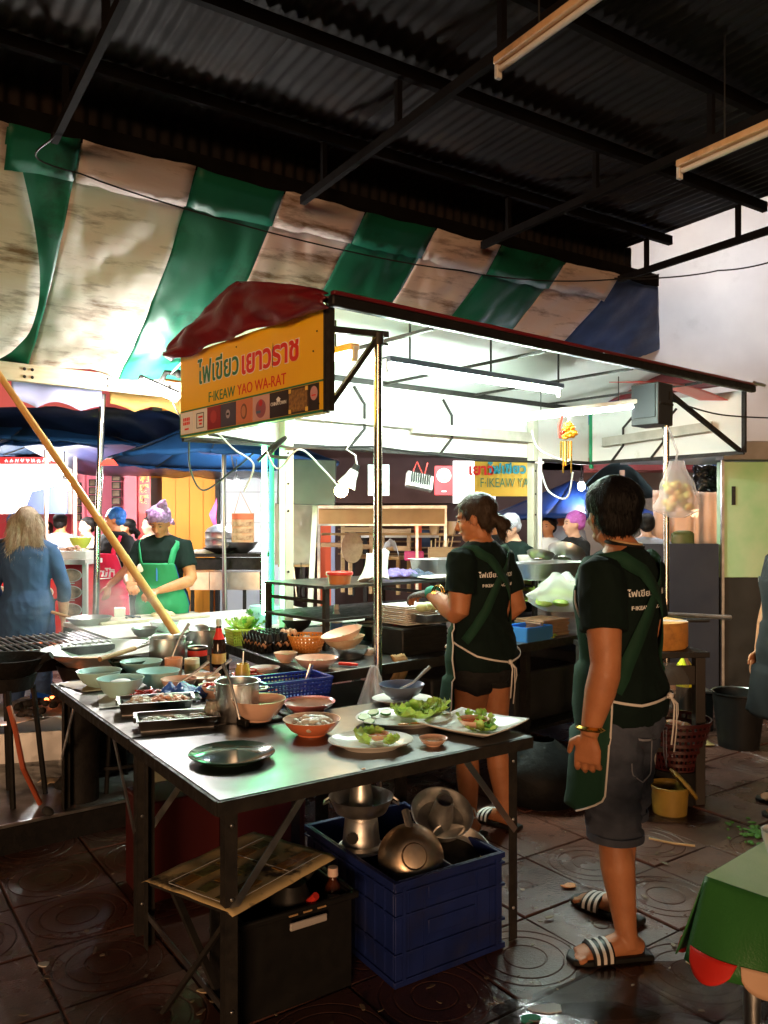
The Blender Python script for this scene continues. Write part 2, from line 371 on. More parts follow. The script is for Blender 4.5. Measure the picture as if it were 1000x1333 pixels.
# rain puddle near the flowered table
WM = mat('puddle water', (.03, .016, .012), .07, 0, alpha=.40, spec=.6, bump=.05, bscale=14)
def blob(cx, cy, r, n, seed, sx=1, sy=1):
    q = random.Random(seed); ph = [q.uniform(0, 6.28) for _ in range(5)]
    return [(cx + r * sx * cos(t) * (1 + .18 * sin(2 * t + ph[0]) + .14 * sin(3 * t + ph[1]) + .09 * sin(5 * t + ph[2]) + .05 * sin(9 * t + ph[3])),
             cy + r * sy * sin(t) * (1 + .18 * sin(2 * t + ph[0]) + .14 * sin(3 * t + ph[1]) + .09 * sin(5 * t + ph[2]) + .05 * sin(9 * t + ph[3]))) for t in [2 * pi * k / n for k in range(n)]]
for k, (px, py, r, sx, sy) in enumerate(((905, 1290, .36, 1.15, .55), (740, 1325, .16, 1.3, .6), (860, 1060, .2, 1.4, .6))):
    c = on(px, py, 0)
    p = MB().prism(blob(c.x, c.y, r, 60, k + 3, sx, sy), .0042, .0052).build('puddle', WM); tag(p, kind='structure')

# raised concrete slab under the grills
sa = V(.788, .616, 0); sb = V(-.616, .788, 0); s0 = V(-1.75, 3.64, 0)
b = MB(); pts = [s0 + sa * -2.2, s0 + sa * .98, s0 + sa * .98 + sb * 3.2, s0 + sa * -2.2 + sb * 3.2]
b.prism([(p.x, p.y) for p in pts], -.02, .135)
o = b.build('raised_pavement', M['wet_concrete'], bevel=.012); tag(o, kind='structure')
b = MB(); b.bar(s0 + sa * -2.2 + V(0, 0, .131) - sb * .008, s0 + sa * .99 + V(0, 0, .131) - sb * .008, .016, .014)
MB().bar(s0 + sa * -2.2 + V(0, 0, .055) - sb * .006, s0 + sa * .985 + V(0, 0, .055) - sb * .006, .012, .13).build('kerb_face', M['soot'], o)
b.build('kerb_edging', M['steel'], o)

# ------------------------------------------------------------------ corrugated shed roof
hu = V(.839, .545, 0); hv = V(-.545, .839, 0)
def SH(u, v, z): return hu * u + hv * v + V(0, 0, z)
shed = thing('shed_roof', 'dark corrugated metal shed roof on black steel trusses overhead', 'roof', SH(0, 0, 0), atan2(.545, .839))
def roof_sheet():
    n = 90; w_ = .78
    return MB().grid(lambda a, c: V(a * w_, .5 + c * 4.24, .0065 * cos(2 * pi * a * 10) + .0), n, 1)
_r0 = roof_sheet().build('roof_sheet', M['roof_metal'], shed, smooth=180)
for k in range(12):
    o = _r0 if k == 0 else _r0.copy()
    if k: col.objects.link(o); o.parent = shed
    o.location = (-3.55 + .755 * k, 0, 3.905 + (k % 2) * .004)
for v in (.55, 1.05, 1.85, 2.62, 3.4, 4.22):
    MB().bar((-3.5, v, 3.845), (5.55, v, 3.845), .04, .07).build('purlin', M['beam'], shed)
for u in (-2.1, -.63, .84, 2.31, 3.78, 5.25):
    t = MB().bar((u, .5, 3.55), (u, 4.50, 3.55), .035, .05).build('truss', M['beam'], shed)
    for v in (1.05, 2.62, 3.42, 4.22): MB().bar((u, v, 3.576), (u, v, 3.80), .03, .03).build('strut', M['beam'], t)
MB().bar((-3.5, 4.60, 3.66), (5.85, 4.60, 3.66), .06, .10).build('eave_beam', M['beam'], shed)
n = 14
for k in range(n):
    b = MB(); u0 = -3.5 + k * .65
    b.grid(lambda a, c: V(u0 + a * .66, 4.66 + .012 * cos(2 * pi * a * 8), 3.62 + c * .30), 64, 1)
    b.build('eave_sheet', M['roof_metal'], shed, smooth=180)

# unlit strip lamps hung under the trusses
def strip_lamp(label, p, q, lit=None, up=(0, 0, 1), group=None, housing='warm_lit_enamel', w_=.055, hang=None, hz=3.8, tr=.0135):
    p = Vector(p); q = Vector(q); t = thing('strip_lamp', label, 'lamp', p, group=group); d = q - p; e = d.normalized()
    MB().bar((0, 0, .035), d + V(0, 0, .035), w_, .035, up).build('housing', M[housing], t, bevel=.006)
    for s_ in (0, 1):
        c = d * s_
        MB().bar(c + e * (.004 if s_ == 0 else -.004) - e * .010, c + e * (.004 if s_ == 0 else -.004) + e * .010, .03, .075, up).build('socket', M['white_enamel'], t, bevel=.004)
    MB().tube([e * .02, d - e * .02], tr, 14).build('tube', M[lit] if lit else M['tube_off'], t)
    for k in hang or ():
        MB().tube([e * k + V(0, 0, .05), V(e.x * k, e.y * k, hz - p.z)], .004, 6).build('hanger', M['wire_black'], t)
    return t
fa = at(648, 92, 3.42); fdir = (hu * .0 - hv)
strip_lamp('unlit strip lamp hanging from the shed roof, cut off by the top edge', fa, fa + fdir * 1.22, hang=(.25, .95), group='unlit strip lamps under the shed roof')
fb = at(884, 224, 3.95); strip_lamp('unlit strip lamp under the shed roof, cut off by the right edge', fb, fb + fdir * 1.22, hang=(.25, .95), group='unlit strip lamps under the shed roof')
# ------------------------------------------------------------------ striped awning
aw = thing('striped_awning', 'green and white striped tarpaulin awning sloping down from the shed eave', 'awning', SH(0, 0, 0), atan2(.545, .839))
def aw_pt(u, t, seed=0, lift=0.0):
    q = noise.noise(V(u * 2.2, t * 2.5, seed)) * .022 + noise.noise(V(u * 6, t * 4, seed + 5)) * .010 - abs(noise.noise(V(u * 3.1 + t * 2, t * 3.5, seed + 2))) * .030 - abs(noise.noise(V(u * 7 - t * 3, t * 6, seed + 7))) * .014
    z = 3.60 - .93 * t - .10 * sin(pi * t) + q + .016 * sin(u * 10.1) * t + lift
    return V(u, 4.57 + 1.75 * t + q * .4, z)
edges = [(.62, .99, 'tarp_green', 'green_stripe'), (.99, 1.64, 'tarp_white', 'white_stripe'), (1.64, 2.21, 'tarp_green', 'green_stripe'), (2.21, 2.80, 'tarp_white', 'white_stripe'),
         (2.80, 3.40, 'tarp_green', 'green_stripe'), (3.40, 4.00, 'tarp_white', 'white_stripe'), (4.00, 4.67, 'tarp_green', 'green_stripe'), (4.67, 5.32, 'tarp_white', 'white_stripe'), (5.32, 5.84, 'tarp_blue', 'blue_stripe')]
for u0, u1, m_, nm in edges:
    st = MB().grid(lambda a, c: aw_pt(u0 + a * (u1 - u0) * 1.001 + (a * 2.3 * c if m_ == 'tarp_blue' else 0), c), 22, 56).build(nm, M[m_], aw, smooth=180, solid=.003)
    if nm != 'blue_stripe':
        MB().grid(lambda a, c: aw_pt(u0 + .006 + a * (u1 - u0 - .012), c * .11, 0, 0) + V(0, -.026 - .012 * c, .010 - .030 * c + .012 * noise.noise(V((u0 + a) * 9, c, 4)) * c), 10, 3).build('top_flap', M[m_], st, smooth=180, solid=.003)
# the white sheet overlapping at the left, curling towards the viewer
def left_sheet(a, c):
    u1 = .64 + .30 * sin(pi * min(c, 1) * .85) - .05 * c
    u = -1.7 + a * (u1 + 1.7)
    p = aw_pt(u, c, 9); roll = max(0, (a - .9) / .1)
    return p + V(0, -.10 * sin(pi * c), -.13 * sin(pi * c * .9) - .03 + .04 * roll)
MB().grid(left_sheet, 30, 30).build('white_sheet', M['tarp_white'], aw, smooth=180, solid=.004)
# plank along the awning's lower edge
pk0 = at(-120, 468, 5.25); pk1 = at(262, 512, 6.75)
pl = MB().bar(pk0, pk1, .05, .13).build('awning_plank', mat('weathered white wood', (.72, .62, .46), .55, 0, c2=(.60, .48, .32), scale=6, stretch=(1, 1, 9), dirt=(.3, .2, .1), dirt_lo=.62, dirt_hi=.8), bevel=.006)
tag(pl, 'weathered pale plank bolted along the lower edge of the striped awning', 'plank')
dd = (pk1 - pk0).normalized(); nn = V(dd.y, -dd.x, 0)
for k in (.335, .36, .62, .86):
    for z in (.025, -.03): MB().ell(pk0 + (pk1 - pk0) * k + nn * .027 + V(0, 0, z), (.012, .012, .012), 8).build('bolt', M['dark_iron'], pl)
# scalloped valances behind the plank
def valance(name, label, px0, px1, py0, py1, D0, D1, m_, n=2):
    a = at(px0, py0, D0); c = at(px1, py0 + (px1 - px0) * .1, D1); drop = (py1 - py0) / F * D0
    o = MB().grid(lambda s, t: a.lerp(c, s) + V(0, .03 * sin(s * 9), -t * (drop - .05 * abs(cos(pi * s * n)))), 40, 4).build(name, m_, smooth=180, solid=.004)
    return tag(o, label, 'valance')
valance('valance', 'pale lavender cloth valance hanging below the awning plank', 15, 132, 488, 528, 5.9, 6.4, mat('lavender cloth', (.42, .42, .62), .7, translucent=.3))
valance('valance', 'mustard yellow cloth valance hanging below the lit tube lamp', 143, 262, 498, 533, 6.7, 7.1, mat('mustard cloth', (.62, .36, .10), .7, translucent=.3))

# ------------------------------------------------------------------ right hand wall
wl_ = MB().grid(lambda a, c: V(2.30 + a * 4.4, 7.78 + .06 * noise.noise(V(a * 7, c * 6, 1)) + .03 * sin(a * 17 + c * 4) * c + .07 * abs(noise.noise(V(a * 5 + c * 4, c * 3 - a * 2, 6))) + .03 * abs(noise.noise(V(a * 12 - c * 5, c * 9, 8))), 2.10 + c * 4.4), 60, 50).build('white_tarpaulin_wall', M['wall_white'], smooth=180, solid=.004)
tag(wl_, 'pale grey white tarpaulin wall glowing from a lamp behind, above the stall', 'wall')
lw = thing('partition_wall', 'glossy partition at the right edge, coloured with green light above and shade below', 'wall', (3.08, 7.3, 0))  # green light and its falloff to dark are put into the panel colours
MB().box((1.6, .06, 1.56), (3.2, .08, 1.06)).build('upper_panel', mat('green lit enamel', (.30, .60, .28), .28, 0, c2=(.56, .70, .44), scale=2.2, rough2=.45), lw, bevel=.006)
MB().box((1.6, .065, .515), (3.2, .07, 1.03)).build('lower_panel', mat('shaded enamel', (.010, .011, .011), .35, 0, c2=(.03, .03, .028), scale=2.5, rough2=.6), lw, bevel=.006)
MB().box((1.6, .04, 2.19), (3.2, .18, .17)).build('ledge', M['grey_concrete'], lw, bevel=.01)
MB().box((.012, -.002, 1.05), (.024, .03, 2.1)).build('edge_trim', M['steel'], lw)
MB().box((.12, .012, 1.78), (.03, .02, .17)).build('latch', M['dark_iron'], lw)
dp = MB().box((2.58, 7.32, .67), (.96, .05, 1.34)).build('stall_divider', M['paint_navy'], bevel=.005); tag(dp, 'dark navy panel closing the back of the next stall', 'panel')

# cable strung across the awning
def cable(name, label, pts, r=.006, m_='wire_black', sag=.0, n=14, parent=None, group=None):
    out = []; Q = [Vector(p) for p in pts]; m = len(Q)
    for i in range(m - 1):
        p0, p1, p2, p3 = Q[max(i - 1, 0)], Q[i], Q[i + 1], Q[min(i + 2, m - 1)]
        for k in range(n):
            t = k / n; out.append(.5 * (2 * p1 + (p2 - p0) * t + (2 * p0 - 5 * p1 + 4 * p2 - p3) * t * t + (3 * p1 - p0 - 3 * p2 + p3) * t ** 3) - V(0, 0, sag * 4 * t * (1 - t)))
    out.append(Q[-1]); o = MB().tube(out, r, 6).build(name, M[m_], parent)
    if label: tag(o, label, 'cable', group)
    return o
cable('cable', 'thin black cable strung across the striped awning', [at(70, 172, 4.1), at(105, 226, 4.35), at(600, 352, 5.4), at(858, 357, 6.4)], .005, sag=.03)
cable('cable', 'black cable running from the awning corner past the white wall', [at(800, 362, 6.3), at(935, 352, 6.2), at(1030, 331, 6.0)], .006, sag=.02)
# ------------------------------------------------------------------ text helper
def text_mesh(body, size, ext=.0, bold=.0, spacing=1.0, align='CENTER'):
    c = bpy.data.curves.new('t', 'FONT'); c.body = body; c.size = size; c.align_x = align; c.align_y = 'CENTER'; c.extrude = ext; c.offset = bold
    c.space_character = spacing; c.resolution_u = 3
    o = bpy.data.objects.new('t', c); col.objects.link(o)
    dg = bpy.context.evaluated_depsgraph_get(); me = bpy.data.meshes.new_from_object(o.evaluated_get(dg))
    bpy.data.objects.remove(o); bpy.data.curves.remove(c); return me
def text(name, body, size, m_, parent, loc, rot, bold=0.0, ext=.0008, sx=1.0, fn=None, width=None, spacing=1.0):
    me = text_mesh(body, size, ext, bold, spacing)
    xs = [v.co.x for v in me.vertices] or [0]
    if width: sx = width / (max(xs) - min(xs))
    mid = (max(xs) + min(xs)) / 2
    for v in me.vertices: v.co.x = (v.co.x - mid) * sx
    if fn:
        for v in me.vertices: v.co = fn(v.co)
    me.materials.clear(); me.materials.append(m_)
    o = bpy.data.objects.new(name, me); col.objects.link(o)
    if parent is not None: o.parent = parent
    if not fn: o.location = loc; o.rotation_euler = rot
    return o
def panel(name, px0, py0, px1, py1, D, thick, m_, parent=None, org=None, bevel=0):
    a = at(px0, py0, D); c = at(px1, py1, D); ctr = (a + c) / 2 + V(0, thick / 2, 0)
    if org is not None: ctr = ctr - Vector(org)
    return MB().box((0, 0, 0), (abs(c.x - a.x), thick, abs(a.z - c.z))).build(name, m_, parent, loc=ctr, bevel=bevel)

# ------------------------------------------------------------------ background, left
pk = thing('restaurant_front', 'pink painted restaurant front with framed pictures behind the diners', 'building', (-4.2, 11, 0))
O = V(-4.2, 11, 0)
panel('wall', -260, 380, 193, 829, 11, .2, M['pink_wall'], pk, O)
panel('recess', -40, 662, 92, 826, 10.985, .01, mat('crimson recess', (.55, .05, .12), .6), pk, O)
panel('pilaster', 163, 480, 178, 828, 10.9, .1, mat('light pink paint', (.85, .24, .30), .6), pk, O)
panel('pilaster', 100, 480, 110, 828, 10.9, .1, mat('light pink paint', (.85, .24, .30), .6), pk, O)
panel('door_post', 181, 668, 190, 828, 10.86, .1, M['paint_red'], pk, O)
fr = mat('picture', (.10, .05, .04), .4, 0, c2=(.28, .20, .12), scale=14)
for px, y0, n_, w_ in ((151, 617, 5, 11), (120, 624, 4, 9), (102, 628, 5, 7)):
    for k in range(n_):
        f = panel('picture_frame', px - w_ / 2, y0 + k * 10.2, px + w_ / 2, y0 + k * 10.2 + 9.2, 10.84, .03, M['dark_iron'], pk, O)
        panel('picture', px - w_ / 2 + 1.2, y0 + k * 10.2 + 1.2, px + w_ / 2 - 1.2, y0 + k * 10.2 + 8, 10.832, .006, fr, f, O + f.location)
bn = thing('vertical_banner', 'narrow red banner with gold characters beside the pink wall', 'banner', at(188, 668, 10.6))
o_ = at(188, 668, 10.6); panel('cloth', 180.5, 596, 196, 668, 10.6, .012, M['paint_red'], bn, o_)
for k, ch in enumerate('和和暖暖'):
    text('character', ch, .125, M['gold_print'], bn, at(188.2, 609 + k * 14, 10.59) - o_, (pi / 2, 0, 0), bold=.003)
lb = thing('light_box_sign', 'glaring white light box sign above the red menu stand', 'sign', at(40, 668, 9.6))
o_ = at(40, 668, 9.6); panel('case', -62, 596, 88, 669, 9.62, .15, M['white_enamel'], lb, o_); panel('lit_face', -60, 605, 86, 667, 9.6, .01, emis('sign glow', (1, .92, .88), 4), lb, o_)
panel('header', -62, 595, 88, 604, 9.59, .02, M['paint_red'], lb, o_)
for i in range(11): MB().tube([at(6 + 7 * i + q, 599.5 + 2.5 * sin(q * 2.1 + i), 9.575) - o_ for q in (0, 1, 2, 3, 4)], .006, 5).build('lettering', M['white_print'], lb)
pb = panel('parasol_flap', 30, 629, 87, 669, 9.3, .02, mat('dusty blue cloth', (.06, .08, .18), .7)); tag(pb, 'dusty blue cloth hanging in front of the glaring sign', 'cloth')
for q in pb.data.vertices:
    if q.co.z > 0 and q.co.x < 0: q.co.z -= .10; q.co.x += .10
gl = thing('pendant_bulb', 'glaring white bulb hanging under the big dark blue umbrella', 'lamp', at(84, 632, 8.7)); MB().ell((0, 0, 0), (.055, .055, .065), 16).build('bulb', emis('pendant glow', (1, .97, .93), 760), gl); MB().lathe([(.025, .06), (.025, .11), (0, .12)], n=14).build('socket', M['black_plastic'], gl); MB().tube([(0, 0, .11), (0, 0, .45)], .006, 6).build('cord', M['wire_black'], gl)
og = thing('orange_shopfront', 'plain orange shop wall behind the aproned cook', 'building', at(245, 829, 10.8))
o_ = at(245, 829, 10.8); panel('wall', 211, 400, 284, 829, 10.8, .2, M['orange_wall'], og, o_); panel('dark_recess', 193, 600, 211, 829, 11.0, .05, mat('grey door', (.22, .20, .18), .6), og, o_)
panel('lintel', 193, 600, 212, 622, 10.9, .08, mat('ochre lintel', (.55, .36, .05), .6), og, o_)
for k in range(3): panel('panel_joint', 228 + 18 * k, 560, 228.5 + 18 * k, 829, 10.79, .006, mat('dark orange seam', (.6, .22, .02), .6), og, o_)
pw = thing('pale_wall', 'pale blue white wall behind the steaming pots', 'wall', at(318, 829, 10.5)); o_ = at(318, 829, 10.5)
panel('wall', 284, 400, 372, 829, 10.5, .2, M['pale_wall'], pw, o_); panel('corner_post', 280, 590, 285, 829, 10.4, .08, M['dark_iron'], pw, o_)
for k in range(3): panel('tile_joint', 284, 640 + 40 * k, 372, 641 + 40 * k, 10.495, .006, mat('grey joint', (.35, .38, .42), .7), pw, o_)
hb = MB().grid(lambda a, c: at(282 - 9 * (1 - abs(2 * c - 1)) * (1 - a), 648 + 44 * c, 9.2) + V(0, .03 * sin(8 * c), 0), 6, 10).build('hanging_bag', mat('pink mesh', (.80, .10, .30), .6), smooth=180, solid=.03)
tag(hb, 'pink net bag hanging against the dark post by the orange wall', 'bag')

# rear cooking counter with steamer and wok
ck = thing('rear_counter', 'black topped steel cooking counter against the pale wall', 'counter', at(295, 800, 8.2)); o_ = V(ck.location)
gz = .0
x0 = at(246, 720, 8.2).x; x1 = at(345, 720, 8.2).x
MB().box(((x0 + x1) / 2 - o_.x, .3, 1.20 - o_.z), (x1 - x0, .6, .035)).build('top', M['dark_iron'], ck)
panel('apron_panel', 250, 726, 343, 742, 8.24, .03, M['dark_iron'], ck, o_); panel('drawer', 247, 745, 272, 768, 8.22, .4, M['steel'], ck, o_); panel('drawer', 273, 745, 338, 768, 8.22, .4, M['steel'], ck, o_)
for px in (250, 275, 318, 340): panel('leg', px - 2, 768, px + 2, 876, 8.25, .04, M['dark_iron'], ck, o_)
def pot(name, label, c, r, h, m_='steel', lid=None, handles=True, fill=None, fill_z=.8, group=None, n=28):
    t = thing(name, label, 'pot', c, group=group)
    MB().lathe([(0, 0), (r * .94, 0), (r, h * .05), (r, h), (r * 1.05, h + .003), (r * 1.05, h + .007), (r * .975, h + .006), (r * .97, h * .95), (r * .96, .006), (0, .006)], n=n).build('body', M[m_], t)
    if handles:
        for s_ in (-1, 1):
            MB().tube([V(s_ * r, -.03, h * .82), V(s_ * (r + .03), -.025, h * .84), V(s_ * (r + .03), .025, h * .84), V(s_ * r, .03, h * .82)], .0045, 6).build('handle', M['steel'], t)
    if fill: MB().lathe([(0, h * fill_z), (r * .965, h * fill_z)], n=n).build('contents', M[fill], t)
    return t
zt = 1.2175
c = V(at(289, 720, 8.4).x, 8.45, zt); stm = thing('steamer', 'stacked aluminium steamer with domed lid on the rear counter', 'pot', c)
for k in range(3): MB().lathe([(.17, k * .075), (.185, k * .075 + .01), (.185, k * .075 + .06), (.19, k * .075 + .07), (.17, k * .075 + .075)], n=24).build('tier', M['steel'], stm)
MB().lathe([(.185, .226), (.16, .26), (.09, .295), (.02, .305), (.02, .33), (0, .335)], n=24).build('lid', M['steel'], stm)
pot('stock_pot', 'small plain stock pot right of the steamer on the rear counter', V(at(306, 720, 8.6).x, 8.65, zt), .10, .20)
wk = MB().lathe([(0, 0), (.05, 0), (.12, .05), (.165, .12), (.16, .12), (.11, .055), (.04, .008), (0, .008)]).build('wok', M['steel'], loc=V(at(314, 722, 8.3).x, 8.35, zt)); tag(wk, 'small steel wok at the right end of the rear counter', 'wok')
wk = MB().lathe([(0, 0), (.05, 0), (.14, .035), (.19, .06), (.185, .06), (.13, .04), (.04, .008), (0, .008)]).build('pan', M['dark_iron'], loc=V(at(286, 722, 8.2).x, 8.28, zt)); tag(wk, 'shallow dark pan in front of the aluminium steamer', 'pan')
o = MB().ell((0, 0, .02), (.16, .1, .035), 12).build('wrapped_food', M['white_food'], loc=V(at(262, 722, 8.2).x, 8.35, zt - .01)); tag(o, 'pale parcel of food left of the steamer on the rear counter', 'food')

# hanging menu board, LED disc lamp, dark board, plastic sheet, poles
mbd = thing('menu_board', 'small brown menu board of dish photos hanging near the green light', 'menu', at(316, 705, 7.6)); o_ = V(mbd.location)
panel('board', 301.5, 668, 330.5, 706, 7.6, .02, mat('menu print', (.50, .20, .08), .4, 0, c2=(.66, .52, .34), scale=11), mbd, o_)
panel('heading', 302, 669, 330, 676, 7.592, .006, mat('menu heading', (.66, .12, .05), .4), mbd, o_)
for k in range(3): panel('dish_strip', 303, 679 + 9 * k, 329, 685 + 9 * k, 7.592, .006, mat('dish photo', (.62, .48, .30), .4, 0, c2=(.20, .09, .04), scale=22), mbd, o_)
MB().tube([at(305, 668, 7.6) - o_, at(313, 640, 7.6) - o_, at(327, 668, 7.6) - o_], .004, 6).build('string', M['pale_wood'], mbd)
dl = thing('disc_lamp', 'glowing white disc lamp under the blue umbrella', 'lamp', at(308, 628, 8.5))
MB().lathe([(0, -.03), (.07, -.028), (.085, -.01), (.085, .0), (.03, .012)]).build('diffuser', emis('disc lamp glow', (.95, 1, 1), 300), dl)
MB().lathe([(.04, .01), (.03, .04), (.014, .09), (0, .09)]).build('cap', M['black_plastic'], dl)
MB().tube([(0, 0, .09), (0, 0, .25)], .005, 6).build('cord', M['wire_black'], dl)
bd = panel('dark_board', 361, 598, 437, 657, 6.7, .05, mat('smoked board', (.045, .06, .06), .4, 0, c2=(.085, .10, .10), scale=3), bevel=.006); tag(bd, 'dark rectangular board hanging left of the glowing warm bulb', 'board')
bd.rotation_euler = (0, radians(1.5), 0)
ps = MB().grid(lambda a, c: at(358 + 50 * a, 655 + 80 * c, 7.7) + V(0, .05 * noise.noise(V(a * 4, c * 4, 2)), 0), 20, 20).build('plastic_sheet', mat('grubby clear sheet', (.55, .52, .42), .25, 0, c2=(.42, .40, .32), scale=4, translucent=.5, bump=.6, bscale=6), smooth=180, solid=.003); tag(ps, 'grubby translucent plastic sheet hung beside the green lit post', 'sheet')
o = MB().bar(at(411, 650, 6.9), at(404, 790, 6.9), .045, .045).build('white_post', M['white_enamel']); tag(o, 'thin white slanting post right of the plastic sheet', 'post')

# ------------------------------------------------------------------ umbrellas
def umbrella(label, px, py_rim, D, R, rise, m_, nrib=8, pole_px=None, rot=0.0, val=.025, pr=.02):
    c = at(px, py_rim, D); t = thing('market_umbrella', label, 'umbrella', (c.x, D, 0), rot); zr = c.z
    for k in range(nrib):
        a0 = 2 * pi * k / nrib; a1 = 2 * pi * (k + 1) / nrib
        def fn(s_, r_, a0=a0, a1=a1):
            a = a0 + (a1 - a0) * s_; rr = R * r_ * (1 - .025 * sin(pi * s_) * r_)
            return V(rr * cos(a), rr * sin(a), zr + rise * (1 - r_) ** 1.15 + .03 * sin(pi * s_) * r_ * (1 - r_) - .006 * sin(pi * s_) * r_)
        g_ = MB().grid(fn, 6, 10).build('canopy_gore', m_, t, smooth=180, solid=.003)
        MB().grid(lambda s_, t_, fn=fn: fn(s_, 1.0) + V(0, 0, -val * t_ - .03 * sin(2 * pi * s_ * 2) * t_ * .4), 8, 2).build('valance', m_, g_, smooth=180, solid=.003)
        MB().tube([(0, 0, zr + rise * .985), (R * .55 * cos(a0), R * .55 * sin(a0), zr + rise * .42 - .02), (R * cos(a0), R * sin(a0), zr - .012)], .008, 6).build('rib', M['dark_iron'], t)
    MB().tube([(0, 0, 0), (0, 0, zr + rise)], pr, 10).build('pole', mat('umbrella pole', (.35, .22, .16), .4) if pr > .021 else M['steel'], t)
    return t
umbrella('big dark blue market umbrella spreading over the diners at the left', 60, 588, 8.8, 1.5, .5, M['umbrella_blue'], rot=.2, pr=.022)
umbrella('blue market umbrella between the yellow sign and the orange wall', 292, 600, 8.0, 1.15, .50, M['umbrella_blue'], rot=.1)
umbrella('pale edged blue umbrella behind the chrome pole', 98, 588, 9.2, 1.0, .30, mat('faded blue cloth', (.06, .12, .22), .6, translucent=.3), rot=.5, pr=.022)
umbrella('deep blue umbrella behind the short haired woman', 745, 672, 9.3, 1.05, .42, mat('royal blue cloth', (.015, .05, .24), .5, translucent=.4), rot=.3)
nt = MB().grid(lambda a, c: at(-60 + 330 * a, 528 + 8 * a, 7.2) + V(0, c * 3.2, -.42 * c + .05 * noise.noise(V(a * 9, c * 4, 3)) - .05 * sin(pi * c)), 30, 10).build('navy_tarpaulin', M['umbrella_navy'], smooth=180, solid=.004); tag(nt, 'dark navy tarpaulin stretched behind the awning plank', 'tarpaulin')
rf = MB().prism([(-.09, 0), (.07, 0), (.03, .05), (-.03, .055)], -.004, .004, Matrix.Rotation(pi / 2, 3, 'X'), at(143, 606, 6.5)).build('red_flag', M['red_plastic']); tag(rf, 'tiny red pennant beside the chrome awning pole', 'flag')

# ------------------------------------------------------------------ background, middle: open bar
br = thing('dark_restaurant', 'dark brown restaurant interior behind the stall', 'building', at(520, 829, 13)); o_ = V(br.location)
panel('back_wall', 355, 380, 760, 805, 13, .2, M['brown_wall'], br, o_)
panel('ceiling_band', 360, 596, 612, 655, 12, .3, mat('maroon fascia', (.10, .045, .045), .5, 0, c2=(.07, .03, .03), scale=2), br, o_)
panel('red_pillar', 416, 664, 432, 816, 10.9, .2, mat('orange red paint', (.75, .10, .03), .5), br, o_)
panel('red_pillar', 540, 684, 549, 816, 10.9, .2, mat('orange red paint', (.75, .10, .03), .5), br, o_)
panel('blue_strip', 431, 664, 436, 816, 10.88, .1, mat('pale blue strip', (.35, .42, .62), .5), br, o_)
for k in range(5): panel('wall_slat', 440, 688 + 8 * k, 600, 690 + 8 * k, 12.9, .05, M['wood'], br, o_)
fs_ = thing('serving_frame', 'wooden serving frame with a tan header board behind the stall', 'frame', at(500, 760, 9)); o_ = V(fs_.location)
panel('header_board', 415, 662, 579, 682, 9.0, .03, mat('tan board', (.50, .27, .10), .4, 0, c2=(.40, .20, .07), scale=4), fs_, o_)
panel('top_rail', 413, 658, 582, 662, 8.98, .06, M['old_steel'], fs_, o_); panel('lower_rail', 413, 682, 582, 684.5, 8.98, .06, M['old_steel'], fs_, o_)
for px in (415, 543, 580): panel('post', px - 1.8, 658, px + 1.8, 830, 9.03, .04, M['old_steel'], fs_, o_)
panel('shelf', 418, 694, 590, 697, 9.1, .3, M['pale_wood'], fs_, o_)
def at_thing(name, label, cat, px, py, D, group=None): return thing(name, label, cat, at(px, py, D), group=group)
def wood_chair(label, px, py, D, s_=1.0, rz=0.0):
    t = at_thing('wooden_chair', label, 'chair', px, py, D, 'pale wooden chairs'); t.rotation_euler = (0, 0, rz)
    MB().box((0, 0, .44 * s_), (.40 * s_, .4 * s_, .04)).build('seat', M['pale_wood'], t)
    for x in (-1, 1):
        for y in (-1, 1): MB().box((x * .18 * s_, y * .18 * s_, (.42 if y < 0 else .8) * s_ / 2), (.04, .04, (.42 if y < 0 else .8) * s_)).build('leg', M['pale_wood'], t)
    for z in (.55, .76): MB().box((0, .18 * s_, z * s_), (.36 * s_, .03, .06)).build('back_rail', M['pale_wood'], t)
    return t
wood_chair('pale wooden chair left of the chrome front pole in the background', 470, 772, 9.6, rz=.3)
wood_chair('pale wooden chair right of the chrome front pole in the background', 508, 772, 9.9, rz=-.4)
t = at_thing('round_tray', 'round woven tray propped upright behind the takeaway bowl', 'tray', 458, 742, 8.6); MB().lathe([(0, 0), (.105, 0), (.118, .012), (.118, .025), (.10, .02), (0, .018)], n=30, M=Matrix.Rotation(radians(80), 3, 'X') @ Matrix.Rotation(radians(15), 3, 'Y'), sy=1.45, c=(0, 0, .24)).build('tray', mat('tan wicker', (.48, .34, .22), .6, 0, c2=(.36, .24, .15), scale=30), t)
t = at_thing('dining_table', 'white topped dining table seen behind the chrome pole', 'table', 520, 800, 10.6); h_ = at(520, 697, 10.6).z - t.location.z
MB().box((0, 0, h_), (1.0, .7, .05)).build('top', M['white_enamel'], t)
for x in (-.45, .45): MB().box((x, 0, h_ / 2 - .02), (.05, .5, h_ - .02)).build('leg', M['dark_iron'], t)
t = at_thing('bench', 'dark bench in the restaurant behind the plastic sheet', 'bench', 428, 775, 9.8); MB().box((0, 0, .62), (.75, .3, .05)).build('seat', M['wood'], t)
for x in (-.3, .3): MB().box((x, 0, .30), (.04, .26, .6)).build('leg', M['dark_iron'], t)
o = panel('pink_box', 527, 718, 552, 730, 9.2, .25, mat('magenta plastic', (.72, .05, .22), .4), bevel=.01); tag(o, 'magenta plastic box in the restaurant behind the aproned woman', 'box')
o = MB().grid(lambda a, c: at(497 + 22 * a, 722, 8.8) + V(0, .1 * c, .17 * sin(pi * a) ** .6 * (1 - .5 * c) + .05 * noise.noise(V(a * 7, c * 5, 1))), 12, 8).build('white_bag', M['bag'], smooth=180, solid=.004); tag(o, 'crumpled white carrier bag just right of the chrome pole', 'bag')
